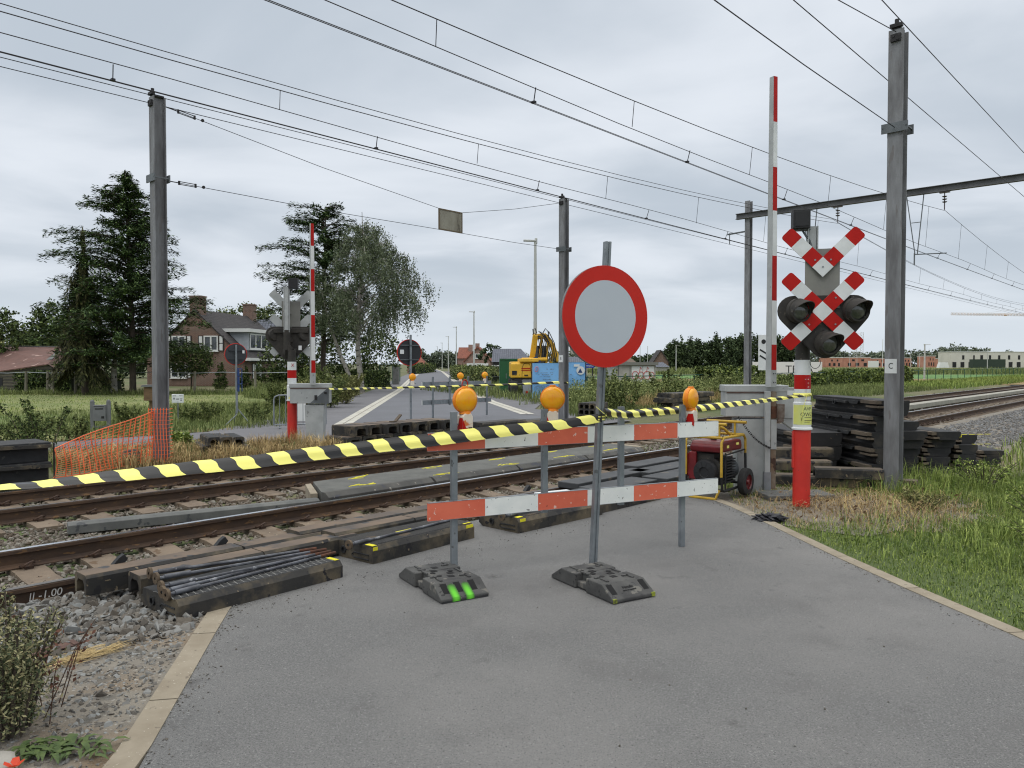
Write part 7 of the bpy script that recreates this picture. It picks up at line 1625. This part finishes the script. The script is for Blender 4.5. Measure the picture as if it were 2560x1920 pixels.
# ---------------------------------------------------------------- weeds and grass
# left: field edge, path verges
grass('grass', [T(-6, 19.4), T(12.0, 19.4), Vector((-8.0, 27, 0)), Vector((-8.3, 33, 0)), Vector((-14, 34, 0)), T(-6, 27)], 15000, (.06, .34), .008, m_weed, .6, clump=1.6, seed=1)
grass('grass', [T(7.2, 19.4), T(12.0, 19.4), Vector((-8.0, 27, 0)), Vector((-8.2, 33, 0)), Vector((-13.5, 33, 0)), T(5, 24)], 9000, (.10, .42), .009, m_weed, .5, clump=1.4, seed=4)
grass('grass', [T(-6, 19.4), T(3.5, 19.4), T(3.5, 21.2), T(-6, 21.6)], 6500, (.08, .4), .008, m_weed, .6, clump=.9, seed=6)
grass('grass', [Vector((-40, 24, 0)), Vector((-14, 26, 0)), Vector((-12, 46, 0)), Vector((-46, 46, 0))], 14000, (.03, .12), .012, m_gr, .8, clump=3, seed=2)
grass('grass', [Vector((-32, 43.6, 0)), Vector((-11.5, 43.6, 0)), Vector((-11, 47, 0)), Vector((-32, 47, 0))], 7000, (.05, .6), .012, m_weed, .6, clump=2.2, seed=3)
grass('grass', [T(-8, 13.6), T(9.2, 13.6), T(8.4, 16.1), T(7.2, 17.1), T(-8, 17.1)], 14000, (.05, .32), .007, m_weed, .6, clump=1.0, seed=5)
grass('dry_grass', [T(4.6, 13.3), T(9.4, 13.3), T(9.2, 15.3), T(4.4, 15.8)], 7500, (.08, .45), .006, m_dry, .8, clump=.8, seed=8)
grass('dry_grass', [T(-2, 16.5), T(8.6, 16.3), T(8.2, 17.0), T(-2, 17.0)], 2500, (.05, .2), .006, m_dry, .8, clump=.8, seed=9)
grass('dry_grass', [T(-2, 19.25), T(10, 19.25), T(10, 19.7), T(-2, 19.7)], 2500, (.05, .25), .006, m_dry, .8, clump=.8, seed=10)
grass('grass', [Vector((-8.2, 33, 0)), Vector((-7.9, 34, 0)), Vector((-9.8, 52, 0)), Vector((-12.5, 60, 0)), Vector((-20, 60, 0)), Vector((-14, 40, 0))], 9000, (.15, .9), .014, m_weed, .5, clump=2, seed=11)
def weedbush(label, base, h, r, m, n, seed, group, size=.07, cat='weed', stems=14, name='weed_plant'):
    rg = np.random.default_rng(seed); t = thing(name, label, cat, (base.x, base.y, 0), 0, group); mb = MB(); C = []
    for i in range(stems):
        a = rg.uniform(0, 2 * PI); rr = r * math.sqrt(rg.uniform(0, 1)); hh = h * rg.uniform(.55, 1.05); b0 = Vector((rr * .35 * math.cos(a), rr * .35 * math.sin(a), 0)); e = Vector((rr * math.cos(a), rr * math.sin(a), hh)); m_ = b0.lerp(e, .5) + Vector((0, 0, hh * .12)); mb.tube([b0, m_, e], [.008, .006, .003], 4)
        k = n // stems; q = rg.uniform(.12, 1, k); p = np.array([tuple(b0.lerp(m_, x * 2) if x < .5 else m_.lerp(e, x * 2 - 1)) for x in q]); C.append(p + rg.normal(size=(k, 3)) * (.035 + .05 * r) * (1.25 - q[:, None]))
    mb.build('stem', m_bark, t); C = np.concatenate(C); C = C[C[:, 2] > .01]; V, Fq = leafset(C, np.full(len(C), size), .45, .9, .4); npmesh('foliage', V, Fq, m, t, tint=rg.uniform(0, 1, len(C)) ** 1.3); return t
GWd = 'weeds beside the path'
for i, (px, py, h_, r_, m_, lab) in enumerate(((105, 1125, 1.0, .75, m_leafd, 'dark bushy weed behind the flanged panels, tallest there'), (40, 1120, .7, .8, m_leafm, 'low bushy weed at the left edge beyond the path'), (190, 1098, .55, .5, m_leafm, 'low weed left of the grey mailbox'), (318, 1072, .75, .4, m_leafm, 'upright weed right of the grey mailbox'), (470, 1055, .5, .5, m_leafm, 'leafy weed right of the small notice board'), (520, 1052, .6, .5, m_leafm, 'leafy weed between notice board and tripod sign'), (640, 1055, .55, .5, m_leafm, 'leafy weed right of the tripod sign'), (455, 1122, .35, .3, m_gr, 'fresh green tuft right of the netted mast'))):
    weedbush(lab, G(px, py), h_, r_, m_, 1500, 50 + i, GWd, .075)
for i, (px, Z, h_, r_, lab) in enumerate(((700, 30, .95, .8, 'tall green bush behind the far crossing signal'), (760, 29, 1.1, .9, 'pale green bush behind the far boom'), (812, 31, 1.35, 1.0, 'rounded bush right of the far boom'), (855, 34, 1.25, 1.0, 'loose bush at the roadside right of the far boom'), (790, 36, 1.7, 1.1, 'taller bush behind those at the far boom'), (875, 41, 1.2, .9, 'roadside bush below the leaning birch stem'))):
    weedbush(lab, px_base(px, Z), h_, r_, m_leafy if i % 2 else m_leafm, 4200, 70 + i, 'bushes left of the far road', .1, 'bush', 26)
# right: beyond the rails
VG = [T(18.8, 13.9), T(60, 14.2), T(60, 21.8), T(24, 21.9), Vector((1.8, 36, 0)), Vector((1.1, 30.5, 0))]
grass('grass', VG, 34000, (.15, .62), .011, m_weed, .5, clump=2.4, seed=21)
VG2 = [T(22, 16.5), T(42, 17), T(42, 22.5), T(27, 23.5), Vector((2.4, 37, 0)), Vector((2.4, 31.5, 0))]
grass('grass', VG2, 22000, (.3, 1.05), .010, m_weed, .45, clump=1.8, seed=22)
P = polypts(VG2, 26000); q = patchy(P, 1.8, 22); P[:, 2] = RNG.uniform(.1, 1.0, len(P)) * (.4 + .9 * q); V, Fq = leafset(P, np.full(len(P), .1), .5, 1, .35); tag(npmesh('weeds', V, Fq, m_weed, tint=RNG.uniform(0, 1, len(P))), kind='stuff')
grass('dry_grass', [T(24, 15.6), T(32, 15.8), T(32, 17.5), T(24, 17.4)], 3000, (.3, .9), .008, m_dry, .5, clump=1, seed=23)
grass('grass', [T(60, 13.6), T(130, 14), T(130, 22), T(60, 21.8)], 26000, (.15, .55), .02, m_gr, .5, clump=4, seed=24)
grass('grass', [T(26, 22.6), T(60, 22.6), T(60, 40), T(34, 40)], 16000, (.2, .8), .018, m_weed, .5, clump=3, seed=25)
grass('grass', [Vector((1.6, 36, 0)), Vector((.6, 46, 0)), Vector((-1.8, 66, 0)), Vector((6, 66, 0)), Vector((6, 40, 0))], 16000, (.15, .8), .014, m_weed, .5, clump=2, seed=26)
grass('grass', [Vector((14, 128, 0)), Vector((92, 128, 0)), Vector((170, 210, 0)), Vector((18, 210, 0))], 22000, (.4, 1.3), .06, m_weed, .5, clump=14, seed=27)
for i, (s_, p_, h_, r_, lab) in enumerate(((22.5, 15.6, 1.1, .8, 'bushy green weed left of mast B foot'), (25.5, 17.5, 1.3, .9, 'bushy green weed just right of mast B'), (27.5, 16.2, 1.1, .9, 'broad weed behind the heap of open profiles'), (30, 18.2, 1.5, 1.0, 'tall weed below the prohibition disc'), (32.5, 16.8, 1.2, 1.0, 'broad weed right of the prohibition sign post'), (35, 18.4, 1.4, 1.1, 'tall weed before the utility building'), (38, 17, 1.1, 1.0, 'weed before the right corner of the utility building'), (41, 18.6, 1.3, 1.1, 'weed before the dry ochre field'), (28.6, 20.3, 1.5, 1.0, 'weed growing against the second blue banner'))):
    weedbush(lab, T(s_, p_), h_, r_, m_weed if i % 3 else m_leafm, 2600, 120 + i, 'weeds beyond the far rails', .11, 'weed', 24)
# near right verge: dead weeds by the signal, then green grass
REo = off(RE, -.14)
VR = [Vector((4.5, -.8, 0))] + [Vector(p) for p in REo[1:7]] + [T(e1 + 1.6, 5.6), T(12.2, 4.6), Vector((8.6, 12.0, 0)), Vector((9.4, 8.0, 0)), Vector((8.6, -.8, 0))]
def deadness(P):
    dx, dy = P[:, 0] - 4.0, P[:, 1] - 9.4; r = np.sqrt((dx * .78) ** 2 + dy ** 2); return np.clip(1.35 - r / 1.12 + .5 * (patchy(P, .5, 3) - .5), 0, 1)
sheet('dirt', [Vector((4.1 + (1.9 + .35 * math.sin(a * 5) + .22 * math.sin(a * 11 + 1)) * math.cos(a), 9.7 + (1.5 + .3 * math.sin(a * 4 + 2) + .2 * math.sin(a * 9)) * math.sin(a), 0)) for a in np.linspace(0, 2 * PI, 60)[:-1]], m_dirt, -.026)
def keep_g(P): return RNG.uniform(0, 1, len(P)) > deadness(P) * 1.25
def near_edge(P):
    E = np.array([(p.x, p.y) for p in REo[1:8]]); d = np.full(len(P), 9.0)
    for a, b in zip(E, E[1:]):
        ab = b - a; tt = np.clip(((P[:, :2] - a) @ ab) / (ab @ ab), 0, 1); d = np.minimum(d, np.linalg.norm(P[:, :2] - a - tt[:, None] * ab, axis=1))
    return d
def g_short(name, n, h0, h1, m, w, keep, seed, lean=.7):
    P = polypts(VR, n); P = P[keep(P)]; d = near_edge(P); P = P[(d > .02 + .12 * RNG.uniform(0, 1, len(P)) ** 2)]; d = near_edge(P); P[:, 2] = -.03; q = patchy(P, .8, seed); hh = (h0 + (h1 - h0) * q * np.clip((d - .25) / 1.3, 0, 1)) * RNG.uniform(.5, 1.15, len(P)); V, Fq = blades(P, hh, w * RNG.uniform(.6, 1.3, len(P)), lean); t_ = np.clip(RNG.uniform(0, 1, len(P)) ** 1.3 * .85 + .3 * (q - .5), 0, 1); tag(npmesh(name, V, Fq, m, tint=np.concatenate([t_, t_])), kind='stuff')
g_short('grass', 170000, .03, .09, m_gr, .0030, keep_g, 41)
g_short('grass', 34000, .08, .42, m_gr, .0036, lambda P: keep_g(P) & (patchy(P, 1.3, 8) > .42), 42, .9)
P = polypts(VR, 14000); P = P[keep_g(P) & (near_edge(P) > .08)]; P[:, 2] = RNG.uniform(-.01, .03, len(P)); V, Fq = leafset(P, np.full(len(P), .02), .5, .35, .6); tag(npmesh('clover', V, Fq, m_leafm, tint=RNG.uniform(0, 1, len(P))), kind='stuff')
def keep_d(P): return RNG.uniform(0, 1, len(P)) < deadness(P) * 1.1
g_short('dry_grass', 34000, .08, .36, m_dry, .0026, keep_d, 43, 2.2)
g_short('dead_weeds', 7000, .06, .24, m_dead, .0045, lambda P: keep_d(P) & (P[:, 0] > 3.5), 44, 1.2)
P = polypts(VR, 5000); P = P[keep_d(P) & (near_edge(P) > .15)]; P[:, 2] = RNG.uniform(-.02, .12, len(P)); V, Fq = leafset(P, np.full(len(P), .05), .5, .8, .45); tag(npmesh('dead_weeds', V, Fq, m_dead, tint=RNG.uniform(0, 1, len(P))), kind='stuff')
for i, (x, y, h_, r_, lab) in enumerate(((5.15, 7.3, .24, .4, 'dark green weed clump in the right verge, nearest the road'), (5.9, 8.3, .3, .5, 'taller weed clump at the right edge of the verge'), (6.6, 9.6, .3, .5, 'weed clump before the low pile at the right'), (5.0, 9.3, .2, .3, 'yellowing weed clump between dead and green grass'), (6.9, 11.2, .34, .5, 'bright green weed clump right of the low pile'))):
    weedbush(lab, Vector((x, y, 0)), h_, r_, m_gr if i != 3 else m_leafy, 1500, 90 + i, 'weed clumps in the right verge', .035, 'weed', 26)
grass('grass', [T(12.6, 3.3), T(60, 3.9), T(60, -3), T(13.5, -2)], 30000, (.08, .4), .009, m_gr, .7, clump=1.5, seed=61)
# near left: bush, poppy, rosette, straw, plate, block
m_bush = mat('dull green bush leaves', rgb(92, 106, 74), rgb(78, 98, 66), sc=6, rough=.75, tint=(.45, 1.35, rgb(158, 150, 112)), spec=.3)
t = weedbush('leafy roadside bush with seeding tops at the left edge', G(22, 1830), .60, .25, m_bush, 9000, 101, None, .022, 'bush', 44, 'roadside_bush')
t = thing('dry_weed', 'reddish dead dock stalks in front of the roadside bush', 'weed', G(100, 1790)); mb = MB(); rs = random.Random(6); C = []
for i in range(9):
    a, ln = rs.uniform(-.3, .9), rs.uniform(.3, .56); x0 = Vector((rs.uniform(-.15, .1), rs.uniform(-.1, .15), 0)); e = x0 + Vector((a * .35, rs.uniform(-.1, .1), ln)); mb.tube([x0, x0.lerp(e, .6) + UP * .05, e], [.003, .0025, .0015], 4)
    for k in range(16): q = rs.uniform(.4, 1); C.append(tuple(x0.lerp(e, q) + Vector((rs.gauss(0, .015), rs.gauss(0, .015), rs.gauss(0, .02)))))
mb.build('stem', mat('red brown stem', rgb(88, 66, 54), rough=.8), t); V, Fq = leafset(np.array(C), np.full(len(C), .025)); tag(npmesh('seed_head', V, Fq, mat('red brown seed', rgb(104, 70, 56), rough=.9), t), kind='stuff')
t = thing('poppy', 'single orange red poppy in the bottom left corner', 'flower', G(36, 1935)); mb = MB(); mb.tube([(-.01, 0, 0), (0, .01, .02), (.0, 0, .03)], .002, 5); mb.build('stem', m_gr, t)
mb = MB(); m_pop = mat('poppy petal', rgb(232, 84, 48), rgb(214, 66, 40), sc=40, rough=.6, transl=.3)
for k in range(4):
    a = k * PI / 2 + .4; d = Vector((math.cos(a), math.sin(a), 0)); s_ = Vector((-d.y, d.x, 0)); c = Vector((0, 0, .03)); pts = [c, c + d * .02 - s_ * .018 + UP * .012, c + d * .038 - s_ * .012 + UP * .026, c + d * .038 + s_ * .012 + UP * .024, c + d * .02 + s_ * .018 + UP * .014]; mb.face(pts)
mb.build('petal_ring', m_pop, t)
t = thing('dandelion_rosette', 'green leafy rosette in the dirt by the kerb bottom left', 'weed', G(150, 1878)); mb = MB(); rs = random.Random(12)
for i in range(90):
    a = rs.uniform(0, 2 * PI); ln = rs.uniform(.05, .12); x0 = Vector((rs.uniform(-.19, .19), rs.uniform(-.07, .07), 0)); d = Vector((math.cos(a), math.sin(a), 0)); s_ = Vector((-d.y, d.x, 0)); w_ = ln * .12
    L_ = [x0, x0 + d * ln * .35 + UP * ln * .25, x0 + d * ln * .7 + UP * ln * .25, x0 + d * ln + UP * ln * .1]
    for k, (a_, b_) in enumerate(zip(L_, L_[1:])): ww_ = [.25, 1, .8, .1]; mb.face([a_ - s_ * w_ * ww_[k], b_ - s_ * w_ * ww_[k + 1], b_ + s_ * w_ * ww_[k + 1], a_ + s_ * w_ * ww_[k]])
mb.build('leaf_rosette', mat('rosette green', rgb(98, 116, 62), rgb(66, 86, 46), sc=18, rough=.7, transl=.2), t)
t = thing('straw_bunch', 'flattened bunch of pale straw lying on the stony ground', 'straw', G(215, 1635)); a0_, b0_ = G(105, 1668), G(325, 1608); n = 260; u = RNG.uniform(0, 1, n); dv = np.array(b0_ - a0_); ln = np.linalg.norm(dv); dv /= ln; sv = np.array((-dv[1], dv[0], 0)); Pm = np.array(a0_) + dv * (ln * (.1 + .75 * u))[:, None] + sv * RNG.normal(size=(n, 1)) * .042; Pm[:, 2] = RNG.uniform(.0, .016, n); dd = dv + sv * RNG.normal(size=(n, 1)) * .26 + np.array((0, 0, 1)) * RNG.normal(size=(n, 1)) * .04; V, Fq = quads(Pm, dd * RNG.uniform(.06, .16, (n, 1)), np.cross(dd, (0, 0, 1.0)) * .0018); V[:, :2] -= np.array((t.location.x, t.location.y)); npmesh('straw_stalks', V, Fq, m_dry, t, tint=RNG.uniform(.2, 1, n))
a_, b_ = G(30, 1655), G(178, 1618); mb = MB(); mb.bar(a_ + UP * .02, b_ + UP * .02, .10, .008); mb.bar(b_ + UP * .024, b_ + (b_ - a_).normalized() * .03 + UP * .026, .10, .012); tag(mb.build('rusty_plate', mat('rusty flat steel', rgb(96, 70, 60), rgb(70, 52, 48), sc=12, rough=.85), bev=.002), 'flat rusty steel plate lying on the stones at the left', 'steel plate')
mb = MB(); mb.prism([(-.5, -.5), (.0, -.42), (.09, -.25), (.02, .02), (-.05, .12), (-.5, .16)], G(25, 1925) - UP * .1, (1, 0, 0), (0, 1, 0), (0, 0, .13)); tag(mb.build('concrete_footing', mat('pale rough concrete', rgb(166, 162, 154), rgb(144, 140, 132), sc=6, rough=.95, bump=.6, bsc=40), bev=.02), 'rounded pale concrete footing in the bottom left corner', 'footing')
# black bag on the kerb
t = G(1925, 1300); rg = np.random.default_rng(9); bm = bmesh.new(); bmesh.ops.create_icosphere(bm, subdivisions=4, radius=1)
for v in bm.verts:
    d = v.co.copy(); f = 1 + .22 * math.sin(d.x * 7 + 1) * math.sin(d.y * 6) + .16 * math.sin(d.x * 15 + d.z * 9) + .10 * math.sin(d.y * 23 + d.x * 11); v.co = Vector((d.x * .17 * f, d.y * .11 * f, max(-.005, d.z * .05 * f + .02)))
me = bpy.data.meshes.new('plastic_bag'); bm.to_mesh(me); bm.free(); me.materials.append(mat('crumpled black plastic', rgb(42, 43, 50), rgb(30, 30, 36), sc=14, rough=.3, bump=.9, bsc=26, bdist=.02)); o = bpy.data.objects.new('plastic_bag', me); COL.objects.link(o); o.location = t; tag(o, 'crumpled black plastic bag on the kerb by dead grass', 'plastic bag')
